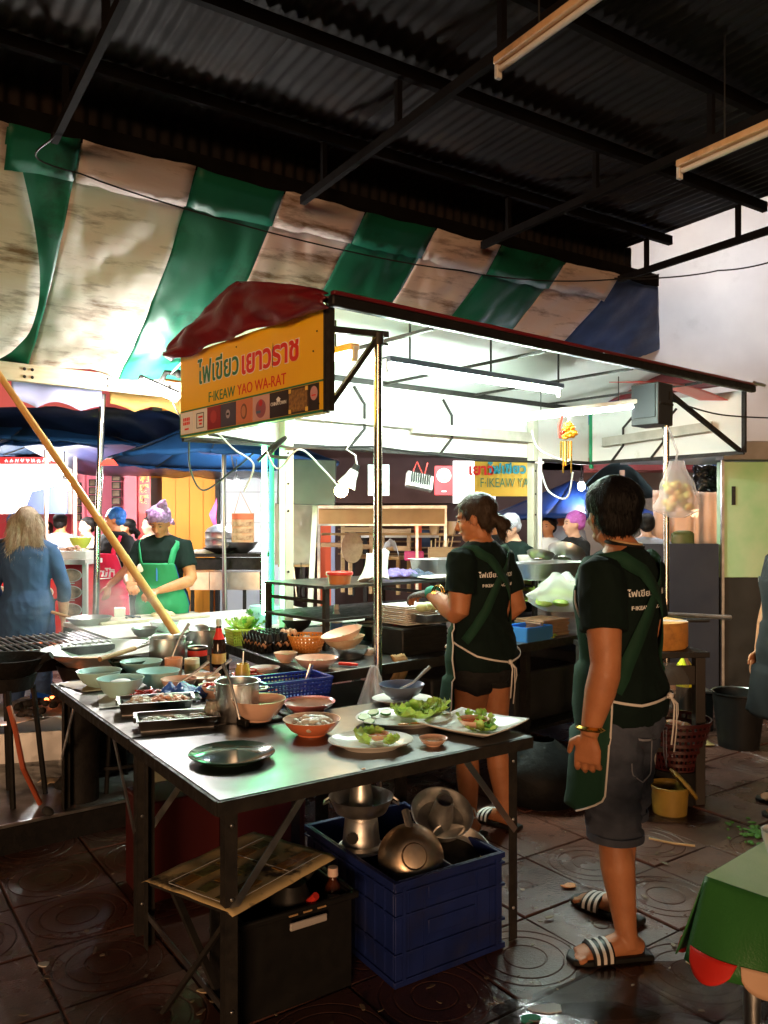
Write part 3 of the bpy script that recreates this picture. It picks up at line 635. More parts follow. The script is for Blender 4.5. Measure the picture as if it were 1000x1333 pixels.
cups = mat('paper cups', (.72, .55, .38), .5)
for k, (px, h_) in enumerate(((566, 16), (588, 16))):
    t = at_thing('cup_stack', ('stack of pale cups on the far shelf, left of the two', 'stack of pale cups on the far shelf, nearest the woman')[k], 'cups', px, 696, 9.05, 'stacks of paper cups')
    for j in range(5): MB().lathe([(0, 0), (.045, 0), (.06, .06), (.056, .06), (0, .01)], (0, .05, .003 + j * .022), 14).build('cup', cups, t)
t = at_thing('cutlery_box', 'brown box of cutlery on the far counter beside the woman', 'box', 575, 728, 8.2); MB().box((0, .1, .06), (.26, .18, .12)).build('box', M['wood'], t, bevel=.005)
for k in range(6): MB().tube([(-.1 + .04 * k, .1, .1), (-.1 + .045 * k, .1, .19 + .02 * (k % 3))], .006, 6).build('handle', M['pale_wood'], t)
o = panel('blue_cooler', 543, 690, 560, 712, 11.5, .4, M['navy_cloth']); tag(o, 'dark blue locker at the back of the restaurant', 'locker')

# ------------------------------------------------------------------ background, right
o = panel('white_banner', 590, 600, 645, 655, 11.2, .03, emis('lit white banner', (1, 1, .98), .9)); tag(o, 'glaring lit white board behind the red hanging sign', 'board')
yb = at_thing('yellow_banner', 'yellow shop banner behind the stall with green and red lettering', 'banner', 650, 650, 9.2); o_ = V(yb.location)
panel('cloth', 618, 600, 702, 646, 9.2, .015, mat('yellow banner cloth', (.88, .62, .08), .5, translucent=.3), yb, o_)
text('lettering', 'F·IKEAW YAO', .15, M['green_print'], yb, at(662, 629, 9.185) - o_, (pi / 2, 0, 0), width=.64)
text('lettering', 'ไฟเขียว', .15, mat('teal print', (.03, .30, .34), .4), yb, at(660, 611, 9.185) - o_, (pi / 2, 0, 0), bold=.006)
text('lettering', 'เยาว', .17, M['red_print'], yb, at(627, 612, 9.185) - o_, (pi / 2, 0, 0), bold=.006)
rb = thing('right_shopfront', 'pale lit shopfront behind the diners at the right', 'building', at(800, 829, 14)); o_ = V(rb.location)
panel('wall', 600, 360, 1100, 797, 14, .2, mat('cream wall', (.60, .50, .40), .6), rb, o_)
panel('awning', 690, 596, 960, 612, 13, .6, mat('red awning', (.55, .10, .10), .5), rb, o_)
panel('lit_window', 690, 640, 735, 700, 13.9, .05, emis('lit window', (1, .95, .85), 3), rb, o_)
tn = MB().grid(lambda a, c: at(752 + 115 * a, 650 - 44 * sin(pi * min(1, a * 1.1)) * (1 - c) ** .5 - 4, 10.2) + V(0, 1.2 * c, 0), 16, 6).build('grey_tent', mat('grey green tent', (.08, .13, .15), .6, translucent=.3), smooth=180, solid=.004); tag(tn, 'grey green tent roof behind the hanging plastic bag', 'tent')
o = MB().bar(at(810, 612, 9.9), at(812, 800, 9.9), .05, .05).build('tent_pole', mat('tan pole', (.55, .38, .28), .5)); tag(o, 'tan pole of the grey green tent', 'pole')
ps = MB().grid(lambda a, c: at(850 + 92 * a, 638 + 72 * c, 8.4) + V(0, .06 * noise.noise(V(a * 5, c * 3, 7)) + .05 * sin(a * 22), 0), 40, 10).build('plastic_curtain', mat('glowing plastic curtain', (.82, .66, .54), .2, 0, alpha=.75, translucent=.6, bump=.5, bscale=9), smooth=180, solid=.003); tag(ps, 'crinkled clear plastic curtain glowing warm at the right', 'curtain')
bl = at_thing('globe_lamp', 'warm globe lamp glowing behind the plastic curtain', 'lamp', 905, 668, 8.8); MB().ell((0, 0, 0), (.05, .05, .05), 14).build('globe', emis('curtain lamp', (1, .62, .35), 60), bl); MB().tube([(0, 0, .05), (0, 0, .5)], .006, 6).build('cord', M['wire_black'], bl)
o = MB().grid(lambda a, c: at(903 + 36 * a, 606 + 34 * c, 7.9) + V(0, .08 * noise.noise(V(a * 6, c * 6, 4)) - .05 * sin(pi * a), 0), 16, 12).build('black_bag', mat('black bin bag', (.012, .012, .014), .25, 0, bump=.8, bscale=18), smooth=180, solid=.02); tag(o, 'crumpled black plastic sheet hanging beside the green partition', 'sheet')
o = panel('blue_sheet', 904, 596, 940, 606, 8.1, .02, M['sky_plastic']); tag(o, 'strip of bright blue sheeting above the black plastic', 'sheet')
ch = at_thing('plastic_chair', 'olive green plastic chair back rising above the navy panel', 'chair', 890, 760, 7.8); MB().grid(lambda a, c: V(-.11 + .22 * a, .03 * (2 * a - 1) ** 2, .16 + .36 * c - .03 * (2 * a - 1) ** 4 * c), 10, 6).build('backrest', mat('olive plastic', (.09, .10, .03), .4), ch, solid=.015, smooth=180)
for x in (-.09, .09): MB().box((x, .05, -.2), (.03, .03, .8)).build('leg', mat('olive plastic', (.09, .10, .03), .4), ch)
bl = at_thing('street_bulb', 'bare white bulb glaring under the blue umbrella at the right', 'lamp', 757, 633, 8.6); MB().ell((0, 0, 0), (.04, .04, .05), 14).build('bulb', emis('bare bulb', (.95, .96, 1), 200), bl); MB().lathe([(.02, .045), (.022, .09), (0, .1)]).build('socket', M['black_plastic'], bl); MB().tube([(0, 0, .09), (0, 0, .5)], .005, 6).build('cord', M['wire_black'], bl)
# lamp behind the tarpaulin wall
fl = thing('flood_lamp', 'flood lamp shining through the white tarpaulin wall', 'lamp', (3.35, 8.35, 3.95)); MB().ell((0, 0, 0), (.16, .05, .16), 18).build('lens', emis('flood lens', (.95, .97, 1.0), 420), fl); MB().box((0, .08, 0), (.24, .08, .24)).build('housing', M['dark_iron'], fl, bevel=.01); MB().tube([(0, .1, -.12), (0, .1, -3.95)], .02, 8).build('post', M['steel'], fl)
# ------------------------------------------------------------------ the food stall
SA = radians(41); su = V(cos(SA), sin(SA), 0); sv = V(-sin(SA), cos(SA), 0); S0 = V(-.03, 3.97, 0)
def SW(u, v, z): return S0 + su * u + sv * v + V(0, 0, z)
st = thing('food_stall', 'open food stall with white lit canopy, dark red vinyl roof and chrome poles', 'stall', S0, SA)
def zr(u): return .018 * u
for (u, v, top, m_, r) in ((0, 0, 2.46, 'chrome', .021), (2.74, 0, 2.47, 'chrome', .021)):
    p = MB().tube([(u, v, 0), (u, v, top)], r, 16).build('pole', M[m_], st)
    MB().tube([(u, v, top - .06), (u, v, top)], r + .008, 12).build('collar', M['dark_iron'], p)
    MB().tube([(u + r, v - .01, top - .05), (u + r + .035, v - .01, top - .05)], .006, 8).build('clamp_bolt', M['dark_iron'], p)
for (u, v) in ((.40, 1.40), (2.98, 1.40)):
    p = MB().box((u, v, 1.24), (.07, .07, 2.48)).build('pole', mat('pale green post', (.55, .58, .46), .4, 0, c2=(.42, .44, .34), scale=5), st, bevel=.006)
    for z in (1.2, 1.6, 1.78, 1.98): MB().tube([(u - .01, v - .034, z), (u - .01, v - .042, z)], .008, 8).build('bolt', M['dark_iron'], p)
U0, U1, V0, V1 = -.32, 3.90, -.03, 1.45
VR = (V0 + V1) / 2
# roof cover: two slopes and the gable flap over the sign
def slope(a, c, side):
    u = U0 - .05 + a * (U1 - U0 + .1); v = V0 - .04 + (VR - V0 + .04) * c if side == 0 else V1 + .04 - (V1 + .04 - VR) * c
    return V(u, v, 2.56 + .25 * c + zr(u) + .012 * noise.noise(V(u * 3, c * 3, side)) - .015 * sin(a * pi * 9) * c * (1 - c) * 2)
for sd_ in (0, 1): MB().grid(lambda a, c: slope(a, c, sd_), 60, 10).build('roof_cover', M['tarp_red'], st, smooth=180, solid=.006)
for sd_ in (0, 1): MB().grid(lambda a, c: slope(a, c, sd_) * 1 + V(0, 0, -.028), 40, 6).build('ceiling_sheet', M['white_panel'], st, smooth=180)
def gable(a, c):
    v = V0 - .06 + a * (V1 - V0 + .12); top = 2.565 + .25 * (1 - abs(a - .52) / .52) ** .8 if abs(a - .52) < .52 else 2.565
    bot = 2.497 + .022 * sin(pi * a) ** 2 + .008 * sin(a * 21)
    w_ = .030 * noise.noise(V(a * 7, c * 4, 2)) + .014 * noise.noise(V(a * 19 + c * 9, c * 5, 4)) + .012 * sin(a * 26 + c * 6) * c
    return V(U0 - .055 - .035 * sin(pi * c) + w_, v, top + (bot - top) * c)
MB().grid(gable, 50, 12).build('gable_flap', M['tarp_red'], st, smooth=180, solid=.006)
MB().grid(lambda a, c: V(U1 + .03, V0 + a * (V1 - V0), 2.60 + zr(U1) + (.22 * (1 - abs(2 * a - 1))) * c), 20, 4).build('gable_flap', M['tarp_red'], st, smooth=180, solid=.006)
b = MB().bar((U0 - .04, V0 - .05, 2.545 + zr(U0)), (U1 + .06, V0 - .05, 2.545 + zr(U1)), .05, .055); b.build('front_rail', M['black_plastic'], st, bevel=.012)
b = MB().bar((U0 - .04, V0 - .068, 2.577 + zr(U0)), (U1 + .06, V0 - .068, 2.577 + zr(U1)), .035, .02); b.build('roof_edging', M['tarp_red'], st, bevel=.006)
MB().tube([(U1 - .02, V0 - .09, 2.585 + zr(U1)), (U1 + .17, V0 - .09, 2.585 + zr(U1))], .014, 10).build('rail_end', M['steel'], st)
MB().bar((U0, V1, 2.52), (U1, V1, 2.60), .04, .04).build('rear_rail', M['dark_iron'], st)
# white fascia panels round the back and the right end
for k in range(4):
    a0 = U0 + .02 + k * (U1 - U0 - .04) / 4; a1 = U0 + .02 + (k + 1) * (U1 - U0 - .04) / 4 - .008
    MB().box(((a0 + a1) / 2, V1, 2.285 + .018 * a0), (a1 - a0, .012, .49)).build('back_fascia', M['white_panel'], st)
MB().box((U1, (V0 + V1) / 2, 2.36), (.012, V1 - V0 - .02, .50)).build('end_fascia', M['white_panel'], st)
MB().bar((U0, V1, 2.03), (U1, V1, 2.03 + zr(U1)), .03, .03).build('fascia_rail', M['dark_iron'], st)
MB().bar((U1, V0, 2.10), (U1, V1, 2.10), .03, .03).build('fascia_rail', M['dark_iron'], st)
MB().bar((U1, V0, 2.10), (U1, V0, 2.60), .03, .03).build('fascia_post', M['dark_iron'], st)
MB().bar((U1, V1 - .02, 2.05), (U1, V1 - .02, 2.60), .03, .03).build('fascia_post', M['apron_bright'], st)
MB().bar((U0, V0, 2.04), (U0, V0, 2.55), .03, .03).build('fascia_post', M['dark_iron'], st)
# braces and rods
MB().bar((U0 + .02, 0, 2.07), (-.01, 0, 2.43), .022, .022).build('brace', M['dark_iron'], st)
MB().bar((U0 + .02, 0, 2.43), (.06, 0, 2.46), .03, .03).build('brace', M['dark_iron'], st)
MB().bar((2.76, 0, 2.47), (U1 - .02, 0, 2.12), .03, .03).build('brace', M['dark_iron'], st)
for k in range(4): MB().bar((.35 + .95 * k, V0, 2.535 + zr(k)), (.35 + .95 * k, V1, 2.535 + zr(k)), .018, .018).build('roof_bar', M['dark_iron'], st)
for u in (.55, 1.25, 1.95): MB().tube([(u, .36, 2.46), (u, .36, 2.69)], .007, 6).build('lamp_hanger', M['dark_iron'], st)
for u in (1.0, 1.9):
    MB().tube([(u, V1 - .02, 2.50), (u + .09, V1 - .03, 2.38), (u + .09, V1 - .03, 2.20), (u - .05, V1 - .02, 2.05)], .011, 8).build('stay_rod', M['dark_iron'], st)
for a_, v0, v1 in ((U1 - .02, 1.2, .95), (U1 - .02, .8, .55)):
    MB().tube([(a_, v0, 2.10), (a_, (v0 + v1) / 2, 2.24), (a_, (v0 + v1) / 2, 2.40), (a_, v1, 2.52)], .011, 8).build('stay_rod', M['dark_iron'], st)
MB().bar((.50, V1 - .06, 2.24), (1.52, V1 - .06, 2.255), .02, .035).build('wall_rail', M['white_enamel'], st)
MB().bar((1.52, V1 - .07, 2.245), (2.95, V1 - .07, 2.27), .03, .08).build('wall_rail', mat('worn rail', (.36, .36, .30), .5, 0, c2=(.55, .55, .48), scale=7), st)
MB().bar((U1 - .08, 1.25, 2.28), (U1 - .08, .2, 2.33), .03, .08).build('wall_rail', mat('worn rail', (.36, .36, .30), .5, 0, c2=(.55, .55, .48), scale=7), st)
MB().tube([(-.2, V1 - .10, 2.06), (.4, V1 - .1, 2.015), (1.1, V1 - .1, 2.07), (2.2, V1 - .1, 2.03), (3.0, V1 - .1, 2.06)], .010, 6).build('cable_run', M['wire_black'], st)
gb = at(849, 528, 5.8); t = thing('control_box', 'grey metal box fixed under the canopy by the right pole', 'box', gb, SA); MB().box((0, 0, 0), (.20, .22, .30)).build('case', mat('grey box paint', (.028, .031, .036), .45), t, bevel=.008); MB().box((0, -.114, .0), (.18, .008, .012)).build('seam', M['dark_iron'], t); MB().box((-.103, 0, .02), (.008, .17, .23)).build('door', mat('blue grey paint', (.016, .020, .030), .5), t)
rc = MB().grid(lambda a, c: SW(2.55 + 1.4 * a, .1 + .25 * c, 2.49 + .05 * sin(pi * a) + .03 * c + zr(2.5)), 20, 6).build('red_tarpaulin', M['red_plastic'], smooth=180, solid=.005); tag(rc, 'bright red tarpaulin tucked under the canopy by the right pole', 'tarpaulin')

# lamps of the stall
strip_lamp('long glaring strip lamp hung along the front of the stall canopy', SW(.36, .36, 2.40), SW(1.96, .36, 2.43), 'tube_lit', housing='paint_navy', w_=.09)
strip_lamp('short lit strip lamp across the right end of the canopy', SW(2.35, 1.0, 2.34), SW(2.62, .12, 2.37), 'tube_soft', housing='white_enamel', hang=(.15, .75), hz=2.6)
strip_lamp('grimy strip lamp behind the yellow sign panel', SW(-.05, .75, 2.38), SW(-.08, .08, 2.36), 'tube_soft', housing='warm_lit_enamel', hang=(.1, .5), hz=2.56)
strip_lamp('white lit tube standing upright along the rear right post', SW(2.92, 1.28, 1.10), SW(2.92, 1.28, 2.05), 'tube_soft', housing='white_enamel', up=(1, 0, 0))
t = thing('neon_tube', 'green neon tube standing upright along the rear left post', 'lamp', V(*at(344, 690, 5.25).xy, .92)); MB().tube([(0, 0, 0), (0, 0, 1.12)], .016, 12).build('tube', M['green_neon'], t); MB().box((.045, .03, .56), (.03, .02, 1.14)).build('backing', M['apron_bright'], t)
strip_lamp('bright tube lamp clipped to the awning plank left of the sign', at(181, 496, 6.0), at(232, 518, 6.15), 'tube_cool', housing='black_plastic', w_=.04, tr=.034)
cl = thing('clip_bracket', 'black clip arm holding the tube lamp beside the sign', 'bracket', at(212, 490, 6.15)); MB().tube([(-.02, 0, -.05), (.03, -.02, .03), (.10, 0, .02)], .022, 8).build('arm', M['black_plastic'], cl); MB().ell((.12, 0, .02), (.03, .03, .035), 10).build('knob', M['black_plastic'], cl)
cable('cable', 'cable looping from the clip lamp bracket to the sign', [at(222, 487, 6.15), at(240, 470, 5.2), at(246, 480, 5.0)], .005)
cable('cable', 'cable dangling from the clip lamp down to the sign corner', [at(220, 505, 6.15), at(228, 530, 5.4), at(246, 560, 5.0)], .005)

# yellow shop sign on the left end
SWd, SHt = 1.45, .495
sg = thing('shop_sign', 'yellow shop sign with green and red lettering on the stall end', 'sign', SW(U0 - .015, V1, 2.035), SA - pi / 2)
MB().box((SWd / 2, .012, SHt / 2), (SWd, .024, SHt)).build('board', M['sign_yellow'], sg, bevel=.003)
R = (pi / 2, 0, 0)
def sgn(px):
    q = (px - 35) / 910; return SWd * q * 4.91 / (3.83 + q * (4.91 - 3.83))
for bd_, m_ in ((.006, 'white_print'), (.0022, 'green_print')):
    text('lettering', 'ไฟเขียว', .17, M[m_], sg, (.455, -.0028 - (.0016 if m_ == 'green_print' else 0), .345), R, bold=bd_ , width=.46 + (.012 if bd_ > .004 else 0))
for bd_, m_ in ((.0085, 'white_print'), (.0045, 'red_print')):
    text('lettering', 'เยาวราช', .17, M[m_], sg, (.985, -.0028 - (.0016 if m_ == 'red_print' else 0), .335), R, bold=bd_, width=.53 + (.012 if bd_ > .006 else 0))
text('lettering', 'F·IKEAW', .082, M['green_print'], sg, (.50, -.003, .200), R, width=.29)
text('lettering', 'YAO WA-RAT', .082, M['red_print'], sg, (.905, -.003, .200), R, width=.47)
MB().box((SWd / 2, -.002, .152), (SWd - .004, .004, .008)).build('green_line', M['green_print'], sg)
MB().box((SWd / 2, -.002, .008), (SWd - .004, .004, .012)).build('green_line', M['green_print'], sg)
MB().box((.005, -.002, .08), (.010, .0045, .13)).build('green_line', M['green_print'], sg)
logos = [(38, 121, (.80, .80, .78)), (125, 206, (.80, .80, .78)), (209, 292, (.28, .02, .03)), (295, 390, (.07, .06, .10)), (393, 494, (.62, .20, .11)), (498, 604, (.62, .36, .33)), (607, 720, (.035, .022, .025)), (723, 855, (.05, .03, .025)), (858, 917, (.03, .02, .022))]
for k, (a, c, cc) in enumerate(logos):
    x0, x1 = sgn(a), sgn(c); xm = (x0 + x1) / 2; w_ = x1 - x0
    lp = MB().box((0, 0, 0), (w_, .003, .128)).build('logo_panel', mat('logo print %d' % k, cc, .35), sg, loc=(xm, -.0022, .081)); zz = -.0026
    def disc(r, m_, z=0., sx=1., d=0.): return MB().prism([(r * sx * cos(2 * pi * i / 28), r * sin(2 * pi * i / 28)) for i in range(28)], 0, .0012, Matrix.Rotation(pi / 2, 3, 'X'), (0, -.0016 - d, z)).build('emblem', m_, lp)
    if k == 0:
        for i, z in enumerate((.022, -.002)):
            for j in range(4): MB().box((-.036 + j * .022, zz, z), (.015, .0016, .018 if i else .020)).build('emblem', M['red_print'], lp)
        MB().box((0, zz, -.036), (.05, .0016, .010)).build('emblem', M['red_print'], lp)
    elif k == 1:
        for (x, z, a_, c_) in ((0, .042, .085, .005), (0, -.042, .085, .005), (-.041, 0, .005, .088), (.041, 0, .005, .088)): MB().box((x, zz, z), (a_, .0016, c_)).build('emblem', M['black_print'], lp)
        for i in range(3): MB().box((.004, zz, .020 - .02 * i), (.05 - .01 * i, .0016, .011)).build('emblem', M['red_print'], lp)
    elif k == 2: disc(.036, mat('dim red print', (.45, .05, .05), .4), .005)
    elif k == 3: disc(.024, mat('dim pale print', (.45, .38, .45), .4), .004, .9); MB().box((0, zz - .001, .004), (.024, .0016, .012)).build('emblem', M['black_print'], lp)
    elif k == 4: disc(.042, mat('dim brown print', (.20, .09, .06), .4), 0, .72); disc(.030, mat('salmon print', (.55, .22, .12), .4), 0, .7, .0012)
    elif k == 5: disc(.048, mat('plum print', (.32, .10, .13), .4), -.004); disc(.018, mat('scarlet print', (.55, .05, .06), .4), .026, 1, .0012); MB().box((-.02, zz - .0014, -.02), (.04, .0016, .014)).build('emblem', mat('slate print', (.10, .16, .26), .4), lp)
    elif k == 6:
        text('lettering', 'CHINATOWN', .026, M['white_print'], lp, (0, zz, .004), R, width=w_ * .86)
        MB().prism([(-.014, 0), (.014, 0), (.014, .008), (.02, .012), (0, .024), (-.02, .012), (-.014, .008)], 0, .0016, Matrix.Rotation(pi / 2, 3, 'X'), (0, zz + .001, .014)).build('emblem', M['white_print'], lp)
    elif k == 7:
        gm = mat('gold ornament', (.42, .22, .06), .4, 0, c2=(.12, .05, .02), scale=60)
        MB().box((0, zz, 0), (w_ * .86, .0016, .108)).build('emblem', gm, lp)
        for i in range(4): MB().box(((-1) ** i * w_ * .40, zz, (-.05, -.05, .05, .05)[i]), (.02, .002, .02)).build('emblem', M['gold_print'], lp)
    else: disc(.034, mat('pale pink print', (.62, .30, .30), .4), .018, .85); MB().box((0, zz - .0014, .008), (.03, .0016, .006)).build('emblem', M['red_print'], lp)
MB().box((SWd / 2, .03, SHt - .008), (SWd, .016, .02)).build('batten', M['dark_iron'], sg)
MB().box((SWd / 2, .03, .010), (SWd, .016, .02)).build('batten', M['dark_iron'], sg)
MB().box((SWd + .006, .012, SHt / 2), (.012, .03, SHt)).build('edge_strip', M['dark_iron'], sg)
MB().prism([(0, 0), (.006, .02), (.002, .06), (.009, .10), (.004, .13), (.001, .10), (-.003, .05)], 0, .001, Matrix.Rotation(pi / 2, 3, 'X'), (1.02, -.0045, .27)).build('crack', M['black_print'], sg)
for x, z in ((.66, .44), (1.40, .39), (1.37, .30), (1.415, .045)): MB().ell((x, -.003, z), (.005, .003, .005), 8).build('nail', M['dark_iron'], sg)

# things hung from the stall
bb = thing('clamp_bulb', 'glowing warm bulb in a white reflector hung from the canopy', 'lamp', at(453, 632, 5.3))
Rm = Matrix.Rotation(radians(28), 3, 'Y')
MB().ell((-.045, 0, -.035), (.045, .045, .045), 18).build('bulb', emis('warm bulb glow', (1, .66, .32), 60), bb)
MB().lathe([(.030, .115), (.036, .09), (.045, .04), (.062, -.0), (.066, -.002), (.050, .04), (.030, .09)], (-.01, 0, 0), 20, Rm).build('reflector', mat('white enamel shade', (.55, .60, .52), .35), bb)
MB().lathe([(0, .16), (.022, .155), (.026, .10), (0, .10)], (-.01, 0, 0), 14, Rm).build('socket', M['black_plastic'], bb)
MB().tube([(.06, 0, .13), (.05, 0, .2), (-.01, 0, .24), (.03, 0, .30)], .006, 6).build('hook', M['wire_white'], bb)
fl = thing('flood_light', 'small finned flood light tied up with red string under the canopy', 'lamp', at(546, 627, 5.75), rot=(radians(-25), radians(12), radians(12)))
MB().box((0, 0, 0), (.20, .045, .12)).build('case', M['old_steel'], fl, bevel=.008)
for k in range(9): MB().box((-.068 + .017 * k, -.035, .008), (.005, .03, .085)).build('fin', M['black_plastic'], fl)
MB().box((0, .026, -.005), (.18, .006, .09)).build('glass', emis('flood light glow', (1, .93, .8), 12), fl)
MB().tube([(-.06, 0, .05), (-.03, 0, .16), (.03, 0, .05), (.05, 0, .17)], .006, 6).build('string', M['red_plastic'], fl)
wp = thing('paper_notice', 'white and pale blue paper notice pegged behind the front pole', 'notice', at(493, 605, 5.45)); MB().box((0, 0, -.105), (.145, .004, .21)).build('sheet', mat('pale blue paper', (.60, .74, .86), .6), wp)
for x in (-.05, .03): MB().ell((x, -.004, -.16), (.022, .004, .028), 10).build('print', mat('blue print', (.20, .45, .75), .5), wp)
rs = thing('hanging_sign', 'red hanging sign with a white round emblem under the canopy', 'sign', at(578, 607, 5.9)); MB().box((0, 0, -.105), (.135, .006, .215)).build('board', mat('red sign board', (.68, .03, .05), .4), rs)
MB().prism([(.053 * cos(2 * pi * i / 28), .053 * sin(2 * pi * i / 28)) for i in range(28)], 0, .002, Matrix.Rotation(pi / 2, 3, 'X'), (0, -.0035, -.068)).build('emblem', M['white_print'], rs)
MB().box((.004, -.006, -.095), (.05, .002, .010)).build('emblem', M['red_print'], rs); MB().box((0, -.0045, -.185), (.035, .002, .008)).build('emblem', M['white_print'], rs)
for i in range(5): MB().box((-.03 + .015 * i, -.006, -.062 + .003 * (i % 2)), (.009, .002, .013)).build('emblem', M['black_print'], rs)
gd = thing('flower_garland', 'marigold garland with gold chime pipes hanging in the stall', 'garland', at(736, 540, 5.5))
MB().tube([(-.02, 0, 0), (-.04, .01, -.08), (-.035, 0, -.16)], .010, 6).build('string', M['red_plastic'], gd)
for k, (x, z, r) in enumerate(((.02, -.07, .032), (.04, -.085, .03), (.005, -.10, .028), (.055, -.13, .034), (.028, -.135, .032), (.0, -.15, .026), (-.02, -.12, .02), (.03, -.105, .026))):
    b = MB(); q = random.Random(k)
    for i in range(14):
        a_, e_ = q.uniform(0, 6.28), q.uniform(-1, 1); d_ = V(cos(a_) * sqrt(1 - e_ * e_), sin(a_) * sqrt(1 - e_ * e_), e_); b.ell(V(x, 0, z) + d_ * r * .55, (r * .5, r * .5, r * .35), 6)
    b.build('flower', M['marigold'] if k != 6 else M['chilli'], gd, smooth=60)
for k in range(7): MB().ell((.025, 0, -.0 + .03 - .018 * k), (.012, .012, .010), 8).build('jasmine_bud', M['white_melamine'], gd)
for k in range(5): MB().tube([(-.03 + .018 * k, .01 * (k % 2), -.18), (-.03 + .018 * k, .01 * (k % 2), -.30 - .05 * ((k * 2) % 3))], .006, 8).build('chime_pipe', M['gold'], gd)
bgp = thing('plastic_bag', 'knotted plastic bag of vegetables hanging on the right pole', 'bag', at(882, 600, 5.62))
def bagf(a, c, w0=.05, w1=.16, h_=.40, seed=1):
    th = 2 * pi * a; r = (w0 + (w1 - w0) * sin(min(c * 1.15, 1) * pi / 2) ** 1.5) * (1 - max(0, c - .88) * 5.5); r *= 1 + .22 * noise.noise(V(cos(th) * 2, sin(th) * 2, c * 4 + seed)) + .06 * sin(th * 9) * (1 - c)
    return V(r * cos(th), r * .75 * sin(th), -c * h_)
MB().grid(bagf, 36, 24).build('film', M['pink_bag'], bgp, smooth=180)
b = MB(); q = random.Random(4)
for i in range(26): b.ell((q.uniform(-.08, .08), q.uniform(-.05, .05), q.uniform(-.34, -.17)), (.035, .03, .035), 8, Matrix.Rotation(q.uniform(0, 3), 3, 'X'))
tag(b.build('vegetables', [mat('mixed vegetables', (.42, .50, .10), .6, 0, c2=(.75, .25, .12), scale=12)], bgp), kind='stuff')
MB().tube([(-.01, 0, 0), (0, 0, .06), (-.05, -.04, .16), (-.10, -.1, .22)], .008, 6).build('knot', M['pink_bag'], bgp)
# loose wiring under the sign
cable('cable', 'white cable looping from the sign to the warm bulb', [at(346, 585, 4.9), at(362, 610, 5.0), at(390, 585, 4.9), at(420, 610, 5.1), at(446, 640, 5.25)], .006, 'wire_white')
cable('cable', 'black cable sagging in a loop beneath the sign corner', [at(246, 575, 4.95), at(248, 612, 5.0), at(265, 638, 5.1), at(300, 615, 5.2), at(330, 590, 5.2)], .006)
cable('cable', 'white cable hanging in curves below the middle of the sign', [at(285, 565, 4.8), at(305, 585, 4.9), at(330, 605, 5.0), at(318, 640, 5.1)], .006, 'wire_white')
cable('cable', 'black cable knotted at the top of the green lit post', [at(336, 600, 5.15), at(356, 580, 5.1), at(372, 570, 5.1), at(352, 592, 5.1), at(376, 596, 5.1)], .012)
cable('cable', 'pale cable looping under the garland at the rear right post', [at(692, 560, 6.2), at(702, 585, 6.2), at(738, 600, 6.0), at(745, 590, 6.0)], .006, 'wire_white')
cable('cable', 'blue white cable dangling below the chimes', [at(705, 615, 6.2), at(715, 640, 6.2), at(738, 648, 6.1), at(746, 615, 6.0)], .007, 'wire_white')
cable('cable', 'black cable crossing from the right pole past the end panel', [at(876, 522, 5.75), at(940, 540, 6.1), at(1030, 545, 6.4)], .006)

# poles at the left
lp = thing('awning_pole', 'shiny chrome pole holding up the awning plank at the left', 'pole', at(122, 905, 6.65)); zz = lp.location.z; lp.location.z = 0
MB().tube([(0, 0, 0), (.03, 0, 1.35), (.075, 0, 2.60)], [.026, .026, .026], 14).build('tube', mat('bright chrome', (.75, .75, .74), .12, 1.0), lp)
MB().tube([(.034, 0, 1.50), (.038, 0, 1.60)], .034, 12).build('clamp', M['black_plastic'], lp)
o = MB().tube([at(290, 560, 7.3), at(294, 800, 7.3)], .014, 10).build('thin_pole', mat('galvanised pole', (.40, .41, .40), .35, .8)); tag(o, 'thin grey pole in front of the steaming pots', 'pole')
bp = thing('bamboo_pole', 'long bamboo pole leaning from the plank down to the pots', 'pole', at(234, 832, 5.0)); o_ = V(bp.location); a = at(-8, 478, 5.55) - o_
for k in range(7):
    p, q = a * (k / 7), a * ((k + 1) / 7); bend = lambda s_: V(.02 * sin(pi * s_), 0, -.02 * sin(pi * s_)); rr = .028 - .0008 * k
    MB().tube([p + bend(k / 7), p.lerp(q, .04) + bend((k + .04) / 7), p.lerp(q, .5) + bend((k + .5) / 7), p.lerp(q, .96) + bend((k + .96) / 7), q + bend((k + 1) / 7)], [rr * 1.12, rr, rr * .98, rr, rr * 1.12], 14).build('bamboo_segment', M['bamboo'], bp)
# ------------------------------------------------------------------ tables
def folding_table(label, A, ex, ey, z, legs, braces, name='folding_table', top='table_steel'):
    A = Vector(A); ex = Vector(ex); ey = Vector(ey); t = thing(name, label, 'table', A, atan2(ex.y, ex.x)); W, Dp = ex.length, ey.length
    MB().box((W / 2, Dp / 2, z - .014), (W, Dp, .028)).build('tabletop', M[top], t, bevel=.004)
    for (c, d) in (((W / 2, -.004, z - .022), (W + .012, .012, .040)), ((W / 2, Dp + .004, z - .022), (W + .012, .012, .040)), ((-.004, Dp / 2, z - .022), (.012, Dp - .006, .040)), ((W + .004, Dp / 2, z - .022), (.012, Dp - .006, .040))):
        MB().box(c, d).build('edge_trim', M['dark_iron'], t)
    for (x, y) in legs:
        lg = MB(); sx = 1 if x < W / 2 else -1; sy = 1 if y < Dp / 2 else -1
        lg.box((x, y + sy * .016, z / 2 - .012), (.004, .036, z - .03)); lg.box((x + sx * .018, y, z / 2 - .012), (.036, .004, z - .03)); l_ = lg.build('leg', M['dark_iron'], t)
        for zz in (z - .09, z - .30, .12): MB().ell((x + sx * .018, y - sy * .004, zz), (.006, .004, .006), 8).build('rivet', M['steel'], l_)
    for p, q in braces: MB().bar(p, q, .005, .022).build('brace', M['steel'], t)
    return t
